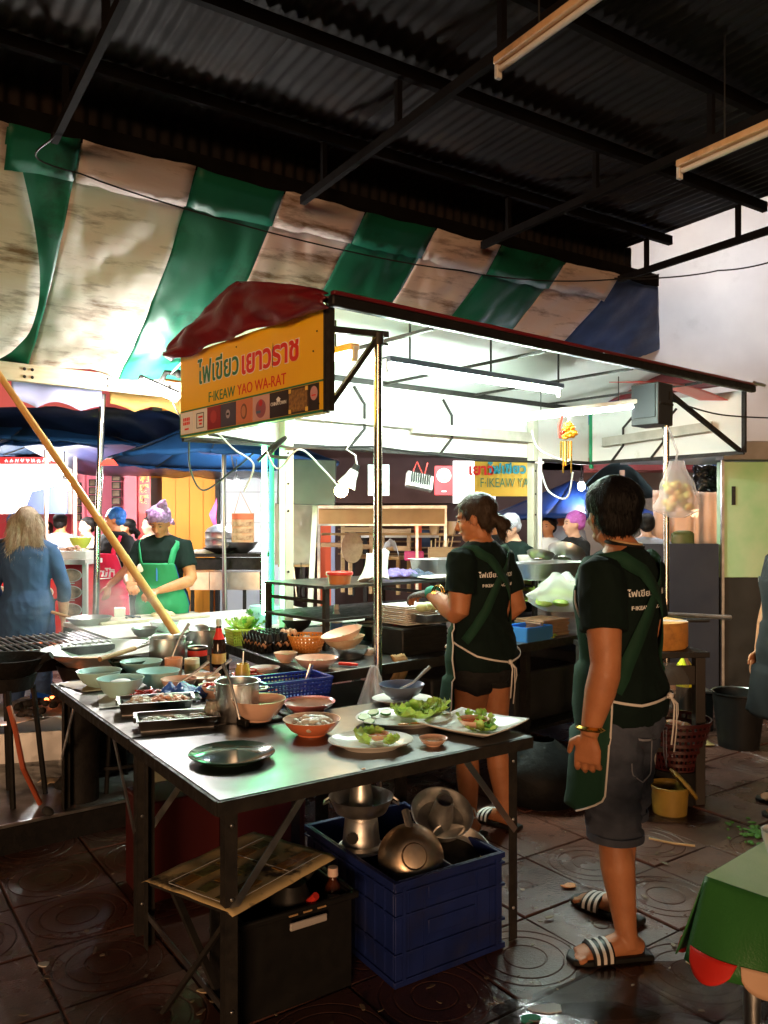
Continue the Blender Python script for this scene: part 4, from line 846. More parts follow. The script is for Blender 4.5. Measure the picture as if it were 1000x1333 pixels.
ca = radians(34.7); cu = V(cos(ca), sin(ca), 0); cv = V(-sin(ca), cos(ca), 0)
A1 = V(-.457, 2.21, 0)
folding_table('steel topped folding table laid with plates in the foreground', A1, cu * 1.20, cv * .78, .74,
   [(.035, .035), (1.165, .035), (.035, .745), (1.165, .745)],
   [((.045, .03, .40), (.30, .03, .715)), ((1.155, .03, .40), (.90, .03, .715)), ((.045, .75, .40), (.30, .75, .715)), ((1.155, .75, .40), (.90, .75, .715)), ((.04, .04, .12), (.04, .74, .12))])
A2 = A1 + cv * .795
folding_table('steel topped work table crowded with bowls and pots at the left', A2, cu * .74, cv * 1.22, .74,
   [(.035, .035), (.705, .035), (.035, 1.18), (.705, 1.18)], [((.03, .05, .38), (.03, .35, .715)), ((.03, 1.17, .38), (.03, .9, .715))], top='dirty_steel')
for k, (px, py, rz_, lab) in enumerate(((120, 893, .2, 'grease stained cardboard sheet under the teal bowls'), (160, 912, -.25, 'crumpled paper sheet at the edge of the work table'))):
    o = MB().grid(lambda a, c: V((a - .5) * .30, (c - .5) * .2, .004 + .006 * noise.noise(V(a * 5, c * 5, k + 1)) + .02 * max(0, .12 - a)), 12, 10).build('paper_liner', mat('greasy card %d' % k, ((.42, .27, .14), (.62, .56, .50))[k], .6, 0, c2=((.28, .17, .08), (.48, .42, .36))[k], scale=8), loc=on(px, py, .7405), rot=(0, 0, radians(125) + rz_), smooth=180); tag(o, lab, 'paper')
# stall counter: one polygon top following the stall front
FT = V(-.32, 3.77, 0); ct = thing('stall_counter', 'long dark steel counter along the front of the stall', 'counter', FT)
G1 = su * 3.25; G2 = G1 + sv * 1.25; G3 = V(-.53, .85, 0) * 1.38; G4 = G3 + V(.5, .55, 0)
poly = [(0, 0), (G1.x, G1.y), (G2.x, G2.y), (G4.x, G4.y), (G3.x, G3.y)]
MB().prism(poly, .772, .80).build('counter_top', M['table_steel'], ct, bevel=.004)
for i in range(5):
    p, q = V(*poly[i], 0), V(*poly[(i + 1) % 5], 0); d = (q - p).normalized(); n_ = V(d.y, -d.x, 0)
    MB().bar(p + n_ * .007 + V(0, 0, .775), q + n_ * .007 + V(0, 0, .775), .012, .05).build('edge_trim', M['dark_iron'], ct)
cen = sum((V(*p, 0) for p in poly), V(0, 0, 0)) / 5
for p in [V(*p, 0) for p in poly] + [G1 * .5]:
    q = p + (cen - p).normalized() * .06; MB().box((q.x, q.y, .385), (.045, .045, .77), SA).build('leg', M['dark_iron'], ct)
q = [V(*p, 0) for p in poly]; q = [p + (cen - p).normalized() * .10 for p in q]; MB().prism([(p.x, p.y) for p in q], .24, .26).build('lower_shelf', M['dark_iron'], ct)  # shelf added so the space under the counter stays dark
for k in range(4):  # black boxes added only to keep the space under the counter dark
    c = FT + su * (.5 + .72 * k) + sv * .40; o = box_obj('dark_filler_box', c + V(0, 0, .42), (.62, .5, .32 + .06 * (k % 2)), mat('black filler box', (.02, .02, .022), .5, 0, c2=(.04, .04, .04), scale=4), None, SA, .015)
    o.location.z = .26 + (.32 + .06 * (k % 2)) / 2 + .001
    tag(o, ('black box added to darken the space under the left end of the stall counter', 'taller black box added to darken the space under the counter behind the aproned woman', 'black box added to darken the space under the counter between the two women', 'taller black box added to darken the space under the right end of the counter')[k], 'box', 'boxes under the counter')
# prep table of the cook at the back
K5 = V(-2.41, 6.0, 0); f1 = V(.6, -.8, 0); f2 = V(.8, .6, 0)
pt = thing('prep_table', 'white topped prep table with green skirt before the cook in green', 'table', K5, atan2(f2.y, f2.x))
MB().box((1.0, -.55, .765), (2.0, 1.1, .03)).build('tabletop', mat('white worktop', (.78, .77, .74), .3, 0, c2=(.70, .68, .64), scale=4, dirt=(.45, .40, .32), dirt_lo=.6, dirt_hi=.8), pt, bevel=.005)
MB().box((.004, -.55, .70), (.012, 1.08, .09)).build('skirt', M['apron_green'], pt); MB().box((1.0, -1.096, .70), (1.98, .012, .09)).build('skirt', M['apron_green'], pt)
for x in (.05, 1.95):
    for y in (-.05, -1.05): MB().box((x, y, .375), (.05, .05, .75)).build('leg', M['dark_iron'], pt)
def onp(a, c): return K5 + f2 * a + f1 * c + V(0, 0, .781)

# ------------------------------------------------------------------ crockery builders
def bowl_prof(r, h, foot=.5, th=.004):
    return [(0, .004), (r * foot * .9, .004), (r * foot * .92, 0), (r * foot, 0), (r * foot * 1.02, .006), (r * .74, h * .32), (r * .92, h * .72), (r, h * .97), (r * 1.01, h), (r * .985, h), (r * .90, h * .74), (r * .70, h * .36), (r * foot, h * .12), (0, h * .10)]
def bowl(label, c, r, h, m_, fill=None, fz=.6, inner=None, name='bowl', group=None, foot=.5, tilt=None, extra=None):
    t = thing(name, label, 'bowl', c, group=group)
    if tilt: t.rotation_euler = tilt
    pr = bowl_prof(r, h, foot)
    if inner: MB().lathe(pr[:8], n=36).build('shell', M[m_], t); MB().lathe(pr[7:], n=36).build('lining', M[inner], t)
    else: MB().lathe(pr, n=36).build('shell', M[m_], t)
    if fill:
        rr = r * (.55 + .40 * fz); MB().lathe([(0, h * fz + .003), (rr * .6, h * fz + .002), (rr, h * fz)], n=24).build('contents', M[fill], t)
    if extra: extra(t, r, h)
    return t
def heap(name, t, m_, n, cx, cy, z, R, hgt, size, seed, shape=(1, .7, .5), stuff=True):
    q = random.Random(seed); b = MB()
    for i in range(n):
        a, d = q.uniform(0, 6.28), sqrt(q.random()) * R; zz = z + hgt * (1 - (d / R) ** 2) * q.uniform(.5, 1)
        Mr = Matrix.Rotation(q.uniform(0, 6.28), 3, 'Z') @ Matrix.Rotation(q.uniform(-.7, .7), 3, 'X')
        s_ = size * q.uniform(.7, 1.25); b.ell((cx + d * cos(a), cy + d * sin(a), zz), (s_ * shape[0], s_ * shape[1], s_ * shape[2]), 8, Mr)
    o = b.build(name, M[m_], t); 
    if stuff: o['kind'] = 'stuff'
    return o
def leaf(b, c, L_, W_, rz, tilt, seed, curl=.5, ruffle=.3):
    Mr = Matrix.Rotation(rz, 3, 'Z') @ Matrix.Rotation(-tilt, 3, 'Y')
    def fn(a, s_):
        w_ = W_ * (sin(pi * min(1, .12 + .80 * a)) ** .7); y = (s_ - .5) * w_; e = abs(2 * s_ - 1)
        z = curl * L_ * a * a * .4 + ruffle * W_ * e * e * sin(a * 17 + seed + (3 if s_ > .5 else 0)) * .35 + e * e * W_ * .18
        return Vector(c) + Mr @ V(a * L_, y + .1 * W_ * e * sin(a * 23 + seed), z)
    b.grid(fn, 12, 8)
def leaves(name, t, m_, n, c, R, L_, W_, seed, arc=None, tilt=(.1, .6)):
    q = random.Random(seed); out = []
    for i in range(n):
        b = MB(); a = q.uniform(*(arc or (0, 6.28))); d = q.uniform(0, R)
        leaf(b, Vector(c) + V(d * cos(a), d * sin(a), q.uniform(0, .01)), L_ * q.uniform(.7, 1.2), W_ * q.uniform(.8, 1.2), a + q.uniform(-.7, .7), q.uniform(*tilt), q.uniform(0, 9))
        out.append(b.build(name, M[m_], t, smooth=180))
    return out
def plate(label, c, r, m_, sx=1.0, sy=1.0, rz=0.0, h=.022, name='plate', group=None):
    t = thing(name, label, 'plate', c, rz, group=group)
    MB().lathe([(0, .003), (r * .58, .003), (r * .60, 0), (r * .64, 0), (r * .66, .004), (r * .95, h * .8), (r, h), (r * .985, h + .002), (r * .90, h * .86), (r * .68, .010), (r * .5, .008), (0, .008)], n=44, sx=sx, sy=sy).build('dish', M[m_], t)
    return t
ZT = .7405
# --- on the front table
p = plate('round black platter, empty, at the near left of the front table', on(302, 988, ZT), .140, 'navy_plate', 1, 1)
p = plate('white oval plate with lettuce and a dipping sauce cup', on(483, 972, ZT), .140, 'white_melamine', 1.06, .86, radians(8), .026)
leaves('lettuce_leaf', p, 'lettuce', 12, (.02, -.01, .012), .055, .06, .045, 3)
bowl('small sauce cup of peach plastic on the lettuce plate', on(492, 967, ZT + .012) + V(0, 0, .012), .040, .022, 'peach', 'red_sauce', .7, name='sauce_cup')
bowl('small round dish of brown sauce alone on the front table', on(564, 970, ZT), .050, .026, 'peach', 'brown_sauce', .62, name='sauce_dish')
sq = thing('square_plate', 'white square plate with lettuce round a red sauce bowl', 'plate', on(617, 951, ZT), radians(52))
b = MB(); 
def sqf(a, c):
    x, y = 2 * a - 1, 2 * c - 1; e = max(abs(x), abs(y)); z = .006 + max(0, e - .55) / .45 * .026 + .006 * (abs(x * y)) ** 2
    return V(x * .150, y * .150, z)
MB().grid(sqf, 20, 20).build('dish', M['white_melamine'], sq, smooth=180, solid=.005)
leaves('lettuce_leaf', sq, 'lettuce', 9, (-.035, -.05, .014), .04, .06, .045, 5); leaves('lettuce_leaf', sq, 'lettuce', 7, (.05, .02, .014), .035, .055, .04, 6); leaves('lettuce_leaf', sq, 'herb', 4, (0, -.06, .014), .05, .05, .04, 7)
bowl('sauce bowl of red chilli sauce on the square plate', on(621, 952, ZT + .012) + V(-.01, .02, .012), .058, .030, 'peach', 'red_sauce', .72, name='sauce_bowl')
p = plate('large white oval platter with cucumber slices and lettuce', on(526, 941, ZT), .175, 'white_melamine', 1.08, .86, radians(10), .026)
for k in range(6):
    a = radians(206 - 26 * k); c_ = V(-.03 + .128 * cos(a) * 1.0, -.008 + .098 * sin(a), .022 + .006 * (k % 2))
    s_ = MB().lathe([(0, .004), (.021, .004), (.021, -.003), (0, -.003)], c_, 18, Matrix.Rotation(radians(14), 3, 'X') @ Matrix.Rotation(radians(10 * (k % 3) - 10), 3, 'Y')).build('cucumber_slice', M['cucumber'], p)
    MB().lathe([(.021, -.0035), (.0225, -.003), (.0225, .0035), (.021, .0045)], c_, 18, Matrix.Rotation(radians(14), 3, 'X') @ Matrix.Rotation(radians(10 * (k % 3) - 10), 3, 'Y')).build('rind', M['cucumber_skin'], s_)
leaves('lettuce_leaf', p, 'lettuce', 16, (.065, .04, .014), .06, .085, .065, 11, tilt=(.0, .5))
for k in range(3): MB().ell((-.02 + .05 * k, -.09 + .008 * k, .018), (.024, .010, .004), 10).build('carrot_slice', M['carrot'], p)
plate('small white plate under the grey blue bowl', on(524, 914, ZT), .120, 'white_melamine', 1.1, .9, 0, .018)
def spoon(t, r, h, a=.6, L_=.15, m_='steel'):
    MB().tube([V(-.2 * r, 0, h * .5), V(r * .5, .01, h * 1.05), V(r * .5, .01, h * 1.05) + V(L_ * .55 * cos(a), L_ * .25, L_ * .42)], [(.006, .003), (.005, .003), (.008, .003)], 8).build('spoon', M[m_], t)
bowl('grey blue bowl with a spoon standing on the small white plate', on(523, 909, ZT + .02) + V(0, 0, 0), .098, .062, 'greyblue', 'dark_broth', .25, extra=lambda t, r, h: spoon(t, r, h, .4))
def f1_(t, r, h): heap('food_pieces', t, 'white_food', 24, 0, 0, h * .66, r * .72, .026, .022, 4); heap('foil_wrap', t, 'foil', 6, .01, .01, h * .72, r * .3, .03, .02, 5)
bowl('orange bowl of pale sliced food on the front table', on(406, 956, ZT), .104, .058, 'orange_bowl', inner='peach', extra=f1_)
def f2_(t, r, h): MB().lathe([(r * .93, h * .86), (r * 1.015, h * 1.01), (r * 1.0, h * 1.03), (r * .9, h * .9)], n=36).build('rim', M['pink_bowl'], t)
bowl('empty shallow bowl with coral pink rim behind the orange bowl', on(402, 926, ZT), .108, .042, 'pink_bowl', inner='peach', foot=.6, extra=f2_)
bk = thing('black_bracket', 'low black stand under the big peach bowl', 'stand', on(337, 938, ZT), ca); MB().box((0, 0, .008), (.16, .13, .016)).build('plate', M['black_plastic'], bk, bevel=.006)
for k in (-1, 1): MB().box((k * .086, 0, .014), (.02, .16, .028)).build('rail', M['black_plastic'], bk, bevel=.005)
bowl('big plain peach bowl on a black stand', on(337, 937, ZT + .017) + V(0, 0, 0), .103, .082, 'peach', foot=.48)
o = MB().box((0, 0, .001), (.014, .007, .002)).build('crumb', M['peach'], loc=on(473, 1001, ZT), rot=(0, 0, .5)); tag(o, 'tiny crumb on the steel in front of the oval plate', 'crumb')

# --- on the work table
def tray(label, c, rz, L_, W_, h, m_='steel'):
    t = thing('metal_tray', label, 'tray', c, rz, 'steel trays of seafood')
    l, w_ = L_ / 2, W_ / 2
    MB().box((0, 0, .002), (L_ - .02, W_ - .02, .004)).build('base', M[m_], t)
    b = MB()
    for (x0, y0, x1, y1) in ((-1, -1, 1, -1), (1, -1, 1, 1), (1, 1, -1, 1), (-1, 1, -1, -1)):
        p0 = V(x0 * (l - .012), y0 * (w_ - .012), .002); p1 = V(x1 * (l - .012), y1 * (w_ - .012), .002); q0 = V(x0 * l, y0 * w_, h); q1 = V(x1 * l, y1 * w_, h); r0 = V(x0 * (l + .014), y0 * (w_ + .014), h + .001); r1 = V(x1 * (l + .014), y1 * (w_ + .014), h + .001)
        b.add([p0, p1, q1, q0, r1, r0], [(0, 1, 2, 3), (3, 2, 4, 5)])
    b.build('sides', M[m_], t, solid=.0025, smooth=30); return t
t = tray('deep steel tray of squid and pink shrimps on the work table', on(203, 925, ZT), ca - .30, .285, .15, .05)
heap('squid_pieces', t, 'white_food', 60, -.065, 0, .034, .050, .026, .015, 1, (1.4, .7, .6)); heap('shrimps', t, 'pink_food', 40, .03, 0, .034, .046, .030, .014, 2, (1.5, .6, .6)); heap('shrimps', t, 'pink_food', 34, .09, 0, .034, .036, .026, .014, 12, (1.5, .6, .6))
t = tray('steel tray of sliced squid nearest the front table', on(230, 945, ZT), ca - .28, .285, .14, .042); [heap('squid_slices', t, 'grey_food', 36, x_, 0, .022, .042, .016, .013, 30 + k, (1.3, .7, .4)) for k, x_ in enumerate((-.085, 0, .08))]
for k, (px, py, w_, h, fl, fz, lab) in enumerate(((129, 893, 56, .075, 'dark_broth', .72, 'teal bowl of dark broth at the outer edge of the work table'), (157, 907, 59, .085, None, .5, 'teal bowl with a mound of white powder'), (184, 878, 53, .07, 'garlic', .4, 'teal bowl with yellow paste, behind the white powder bowl'), (206, 893, 55, .075, None, .3, 'empty teal bowl next to the peach sauce bowls'))):
    c_ = on(px, py, ZT); r = w_ / 2 / F * c_.y
    bowl(lab, c_, r, h, 'teal', fl, fz, group='teal bowls', extra=(lambda t, r, h: heap('powder', t, 'rice', 1, 0, 0, h * .70, .001, .01, .055, 1, (1, 1, .35), False)) if k == 1 else None)
for k, (px, py, w_, h, fl, lab) in enumerate(((233, 900, 46, .06, 'brown_sauce', 'peach bowl of brown sauce with a spoon, nearer the trays'), (264, 893, 46, .05, 'garlic', 'peach bowl of chopped garlic behind the brown sauce'))):
    c_ = on(px, py, ZT); bowl(lab, c_, w_ / 2 / F * c_.y, h, 'peach', fl, .66, extra=lambda t, r, h: spoon(t, r, h, .2, .16))
c_ = on(168, 872, ZT); bowl('dark green rimmed bowl of black soup behind the teal bowls', c_, 26 / F * c_.y, .055, 'navy_plate', 'dark_broth', .78)
def ppot(label, px, py, w_, hpx, fill='dark_broth', fz=.85, m_='steel', handles=True):
    c_ = on(px, py, ZT); return pot('stock_pot', label, c_, w_ / 2 / F * c_.y, hpx / F * c_.y, m_, None, handles, fill, fz)
ppot('tall steel pot at the lower end of the bamboo pole', 218, 866, 46, 35)
ppot('steel pot behind the dark sauce bottle', 264, 850, 44, 30)
t = ppot('steel saucepan with side handles next to the peach bowl', 309, 936, 56, 48)
c_ = on(226, 878, ZT); t = thing('plastic_cup', 'frosted cup of orange sauce beside the tall pot', 'cup', c_); MB().lathe([(0, 0), (.040, 0), (.046, .085), (.043, .085), (.038, .004), (0, .004)], n=24).build('cup', mat('frosted orange plastic', (.82, .46, .30), .3, 0, translucent=.4), t); MB().lathe([(0, .05), (.041, .05)], n=24).build('sauce', M['carrot'], t)
c_ = on(250, 876, ZT); t = thing('milk_can', 'cream coloured can with paper label next to the orange cup', 'can', c_); MB().lathe([(0, 0), (.038, 0), (.038, .075), (.034, .075), (.034, .06), (0, .06)], n=24).build('body', mat('cream label', (.78, .70, .50), .5), t); MB().lathe([(.0385, .015), (.0385, .05)], n=24).build('label_band', mat('tan label', (.60, .45, .22), .5), t)
c_ = on(257, 866, ZT); t = thing('paint_tin', 'black and red tin behind the cream can', 'can', c_); MB().lathe([(0, 0), (.052, 0), (.052, .10), (.047, .10), (.047, .08), (0, .08)], n=24).build('body', M['black_plastic'], t); MB().lathe([(.0527, .055), (.0527, .085)], n=24).build('label_band', M['red_plastic'], t); MB().lathe([(.053, .095), (.054, .10), (.053, .104), (.047, .10)], n=24).build('rim', M['steel'], t)
c_ = on(285, 868, ZT); t = thing('sauce_bottle', 'dark soy sauce bottle with red neck label and pale cap', 'bottle', c_)
MB().lathe([(0, 0), (.036, 0), (.038, .01), (.038, .12), (.030, .15), (.016, .19), (.014, .225), (0, .225)], n=24).build('bottle', mat('soy bottle', (.02, .008, .005), .06), t); MB().lathe([(.0385, .02), (.0385, .075)], n=24).build('label_band', mat('cream red label', (.68, .40, .14), .5), t); MB().lathe([(.031, .150), (.0175, .188), (.0155, .21), (.0150, .21)], n=24).build('neck_label', M['red_print'], t); MB().lathe([(0, .262), (.013, .26), (.016, .245), (.016, .222), (0, .22)], n=20).build('cap', mat('pale green cap', (.55, .68, .58), .4), t)
c_ = on(316, 872, ZT + .06); t = thing('mustard_jar', 'small open jar of yellow sauce with a spoon behind the basket', 'jar', c_ - V(0, 0, .06)); MB().lathe([(0, 0), (.034, 0), (.036, .06), (.030, .075), (.030, .09), (.027, .09), (.026, .07), (0, .07)], n=20).build('jar', mat('yellow jar', (.60, .42, .08), .2), t); MB().tube([(0, 0, .05), (.004, 0, .15)], .003, 6).build('spoon', M['steel'], t)
c_ = on(298, 890, ZT + .03); t = bowl('wide steel dish of sliced meat behind the saucepan', c_ - V(0, 0, .03), 33 / F * c_.y, .045, 'steel', None, foot=.6, name='meat_dish'); heap('meat_slices', t, 'meat', 70, 0, 0, .028, .09, .018, .013, 6, (1.3, .8, .35))
c_ = on(186, 909, ZT); t = thing('chilli_pile', 'pile of red chillies spilling behind the seafood tray', 'chillies', c_)
q = random.Random(2); b = MB()
for i in range(30):
    a_ = q.uniform(0, 6.28); p0 = V(q.gauss(0, .04), q.gauss(0, .025), .008 + q.random() * .03); d_ = V(cos(a_), sin(a_), q.uniform(-.2, .3)) * .022; b.tube([p0 - d_, p0, p0 + d_ + V(0, 0, .004)], [.004, .006, .001], 6)
tag(b.build('chillies', M['chilli'], t), kind='stuff')
c_ = on(236, 912, ZT); o = MB().grid(lambda a, c: V((a - .5) * .20, (c - .5) * .12, .03 + .045 * noise.noise(V(a * 5, c * 4, 3)) + .04 * sin(pi * a) * sin(pi * c)), 18, 12).build('blue_plastic_bag', mat('blue film', (.03, .08, .28), .25, bump=.6, bscale=20), loc=c_, rot=(0, 0, ca), smooth=180, solid=.002); tag(o, 'crumpled dark blue plastic bag behind the seafood trays', 'bag')
c_ = on(276, 908, ZT); t = thing('red_tub', 'small red tub of chilli paste beside the saucepan', 'tub', c_); MB().lathe([(0, 0), (.045, 0), (.058, .055), (.060, .058), (.055, .056), (.043, .006), (0, .006)], n=24).build('tub', M['peach'], t); heap('chilli_paste', t, 'chilli', 16, 0, 0, .045, .042, .015, .015, 8)
c_ = on(277, 938, ZT); t = thing('glass_jar', 'small clear jar of fish sauce between tray and saucepan', 'jar', c_); MB().lathe([(0, 0), (.030, 0), (.032, .01), (.032, .055), (.026, .066), (.026, .08), (.023, .08), (.023, .064), (.029, .053), (.029, .005), (0, .005)], n=22).build('jar', mat('jar glass', (.78, .72, .60), .08, 0, trans=.7, ior=1.3), t); MB().lathe([(0, .006), (.028, .006), (.028, .035), (0, .035)], n=20).build('sauce', M['brown_sauce'], t)
c_ = on(268, 916, ZT); 
# perforated baskets
def basket(label, c, rz, L_, W_, h, m_, name='basket', rows=3, cols=(9, 5), flare=1.12, group=None):
    t = thing(name, label, 'basket', c, rz, group); l, w_ = L_ / 2, W_ / 2
    MB().box((0, 0, .003), (L_, W_, .005)).build('base', M[m_], t)
    def side(p0, p1, nrm, n_, nm):
        b = MB(); out = Vector(nrm) * (flare - 1) * min(l, w_)
        for k in range(rows + 1):
            z = h * k / rows; hh = .012 if k in (0, rows) else .008; b.bar(Vector(p0) * (1 + (flare - 1) * k / rows) + V(0, 0, z), Vector(p1) * (1 + (flare - 1) * k / rows) + V(0, 0, z), .004, hh)
        for k in range(n_ + 1):
            a = Vector(p0).lerp(Vector(p1), k / n_); b.bar(a, a * flare + V(0, 0, h), .007, .004)
        b.build(nm, M[m_], t)
    side((-l, -w_, 0), (l, -w_, 0), (0, -1, 0), cols[0], 'side'); side((-l, w_, 0), (l, w_, 0), (0, 1, 0), cols[0], 'side')
    side((-l, -w_, 0), (-l, w_, 0), (-1, 0, 0), cols[1], 'side'); side((l, -w_, 0), (l, w_, 0), (1, 0, 0), cols[1], 'side')
    b = MB(); F_ = flare
    for a, c2 in (((-l, -w_), (l, -w_)), ((l, -w_), (l, w_)), ((l, w_), (-l, w_)), ((-l, w_), (-l, -w_))): b.bar(V(a[0] * F_, a[1] * F_, h), V(c2[0] * F_, c2[1] * F_, h), .014, .010)
    b.build('rim', M[m_], t); return t
t = basket('blue perforated plastic basket with cutlery on the work table', on(378, 912, ZT), radians(33), .28, .17, .10, 'blue_plastic', cols=(18, 12), rows=6)
MB().tube([(.05, .0, .01), (.10, -.01, .15)], [.004, .011], 8, .4).build('ladle_handle', M['steel'], t); MB().box((0, 0, .012), (.25, .155, .012)).build('liner', M['blue_plastic'], t)
heap('tomatoes', t, 'chilli', 6, -.09, .03, .03, .04, .03, .018, 3, (1, 1, 1))
c_ = on(322, 884, ZT); t = bowl('plate of dried red chillies behind the blue basket', c_, .085, .03, 'black_plastic', name='chilli_dish', foot=.6); heap('dried_chillies', t, 'chilli', 40, 0, 0, .02, .07, .03, .014, 9, (1.8, .5, .5))

# wok station behind the work table
wc = on(136, 846, .80); t = thing('giant_wok', 'huge steaming steel wok on its burner behind the bowls', 'wok', V(wc.x, wc.y, .135))
rz_ = .645; rw = .300
MB().lathe([(0, rz_ - .11), (.10, rz_ - .105), (.20, rz_ - .06), (rw, rz_ + .02), (rw + .035, rz_ + .028), (rw + .035, rz_ + .034), (rw - .005, rz_ + .028), (.195, rz_ - .052), (.1, rz_ - .097), (0, rz_ - .10)], n=48).build('wok', M['wok_metal'], t)
MB().lathe([(0, rz_ - .03), (.24, rz_ - .03)], n=40).build('broth', mat('milky broth', (.62, .60, .56), .4), t)
MB().lathe([(.20, .02), (.22, .50), (.26, .60), (.24, .60), (.20, .50), (.18, .02)], n=24).build('burner', M['soot'], t)
for k in range(3): MB().tube([V(.21 * cos(k * 2.1), .21 * sin(k * 2.1), .5), V(.27 * cos(k * 2.1), .27 * sin(k * 2.1), 0)], .015, 8).build('leg', M['soot'], t)
lt = thing('ladle', 'long ladle with wooden handle resting across the giant wok', 'ladle', V(wc.x, wc.y, .805)); a_, c_ = on(130, 862, .82) - lt.location, on(247, 826, .86) - lt.location; a_.z, c_.z = .03, .075
MB().tube([a_, a_.lerp(c_, .35)], .013, 10).build('handle', M['wood'], lt); MB().tube([a_.lerp(c_, .35), c_], .009, 8).build('shaft', M['steel'], lt); MB().lathe([(0, -.03), (.04, -.022), (.062, 0), (.06, .002), (.04, -.018), (0, -.026)], c_ + V(.05, .03, .0), 18, Matrix.Rotation(.5, 3, 'X')).build('scoop', M['steel'], lt)
t = thing('soot_drum', 'sooty black drum at the outer corner of the work table', 'drum', V(*on(106, 1040, .135).xy, .135)); dz = .56
MB().lathe([(0, 0), (.085, 0), (.085, dz), (.10, dz + .02), (.095, dz + .02), (.075, dz - .02), (.075, .02), (0, .02)], n=24).build('drum', M['soot'], t)
MB().lathe([(.06, dz + .025), (.10, dz + .03), (.105, dz + .045), (.06, dz + .05)], (.10, .03, 0), n=22).build('burner_ring', M['soot'], t)

# grill and wok burner at the far left
gr = thing('charcoal_grill', 'charcoal grill with steel grate over glowing embers at the left edge', 'grill', V(-2.15, 4.75, .135), radians(38))
gz_ = .66
MB().box((0, 0, gz_ - .10), (.86, .62, .02)).build('fire_bed', M['ash'], gr)
for y in (-.31, .31): MB().box((0, y, gz_ - .06), (.88, .02, .12)).build('wall', M['soot'], gr)
for x in (-.43, .43): MB().box((x, 0, gz_ - .06), (.02, .60, .12)).build('wall', M['soot'], gr)
for k in range(22): MB().tube([(-.42 + .04 * k, -.31, gz_ + .015), (-.42 + .04 * k, .31, gz_ + .015)], .0055, 6).build('grate_bar', M['steel'], gr)
for y in (-.30, 0, .30): MB().tube([(-.43, y, gz_ + .005), (.43, y, gz_ + .005)], .006, 6).build('cross_bar', M['steel'], gr)
for x in (-.40, .40):
    for s_ in (-1, 1): MB().bar((x, -.28 * s_, gz_ - .1), (x, .28 * s_, 0), .025, .02).build('leg', M['soot'], gr)
heap('charcoal', gr, 'charcoal', 90, 0, -.05, gz_ - .085, .27, .04, .03, 4, (1, .8, .7)); heap('embers', gr, 'ember', 10, .15, -.10, gz_ - .05, .13, .02, .014, 5, (1, .8, .7))
pf = thing('ash_tray_table', 'low foil lined ash tray under the charcoal grill', 'tray', V(-1.85, 4.35, .135), radians(38))
MB().grid(lambda a, c: V((a - .5) * 1.3, (c - .5) * .55, .36 + .02 * noise.noise(V(a * 8, c * 6, 2)) + .02 * abs(2 * c - 1) ** 3), 40, 20).build('foil', M['foil'], pf, smooth=60, solid=.002)
for x in (-.6, .6):
    for y in (-.24, .24): MB().box((x, y, .17), (.02, .02, .34)).build('leg', M['soot'], pf)
heap('coals', pf, 'charcoal', 70, .1, 0, .37, .25, .04, .026, 8, (1, .8, .7)); heap('ember', pf, 'ember', 4, .12, .05, .41, .1, .01, .016, 9)
bn_ = thing('wok_burner', 'black wok on a tall iron burner stand at the left edge', 'burner', V(*on(22, 1040, .135).xy, .135)); bz = .60
MB().lathe([(0, bz), (.07, bz + .005), (.14, bz + .05), (.19, bz + .11), (.20, bz + .11), (.15, bz + .04), (.07, bz - .01), (0, bz - .012)], (-.05, .0, 0), 32).build('wok', M['soot'], bn_)
MB().tube([(.12, -.02, bz + .09), (.18, -.02, bz + .125)], .02, 8).build('handle', M['soot'], bn_)
MB().lathe([(.12, bz - .05), (.14, bz + .02), (.12, bz + .02), (.10, bz - .05)], (-.05, 0, 0), 20).build('ring', M['soot'], bn_)
for k in range(4): MB().tube([V(-.05 + .12 * cos(k * 1.57 + .5), .12 * sin(k * 1.57 + .5), bz - .04), V(-.03 + .16 * cos(k * 1.57 + .5), .16 * sin(k * 1.57 + .5), 0)], .014, 8).build('leg', M['soot'], bn_)
MB().ell((-.05, 0, bz - .02), (.05, .05, .015), 12).build('flame_glow', mat('burner flame', (.9, .3, .1), .5, emit=(1, .28, .06), estr=5), bn_)
o = MB().tube([at(12, 920, 3.85), at(20, 950, 3.8), at(30, 1000, 3.75), on(52, 1046, .15)], .013, 8).build('gas_hose', M['rubber_red']); tag(o, 'red rubber gas hose curving down from the wok burner', 'hose')
ib = thing('ice_box', 'dented aluminium box holding printed sacks behind the burner stand', 'box', V(*on(30, 975, .135).xy, .135), radians(16))
for (c, d) in (((0, -.30, .085), (.66, .012, .17)), ((0, .30, .085), (.66, .012, .17)), ((-.33, 0, .085), (.012, .588, .17)), ((.33, 0, .085), (.012, .588, .17))): MB().box(c, d).build('wall', mat('dull aluminium', (.62, .62, .63), .35, .9, bump=.3, bscale=8), ib)
MB().box((0, 0, .006), (.64, .58, .012)).build('base', M['steel'], ib)
sk = thing('printed_sack', 'blue and white printed plastic sack inside the aluminium box', 'sack', ib.location + V(.06, .02, .012), radians(20))
MB().grid(lambda a, c: V((a - .5) * .44, (c - .5) * .34, .20 + .10 * noise.noise(V(a * 3, c * 3, 1)) + .05 * sin(pi * a)), 18, 14).build('sack', mat('white sack', (.72, .72, .72), .35, bump=.5, bscale=18), sk, smooth=180, solid=.01)
MB().grid(lambda a, c: V(-.02 + .18 * a, -.16 + .18 * c, .225 + .10 * noise.noise(V((.45 + .41 * a) * 3, (.03 + .53 * c) * 3, 1)) + .05 * sin(pi * (.45 + .41 * a))), 8, 8).build('blue_print', mat('blue sack print', (.02, .08, .50), .35), sk, smooth=180)
text('lettering', 'NOL', .075, M['red_print'], sk, (.165, -.02, .285), (radians(20), 0, radians(60)))
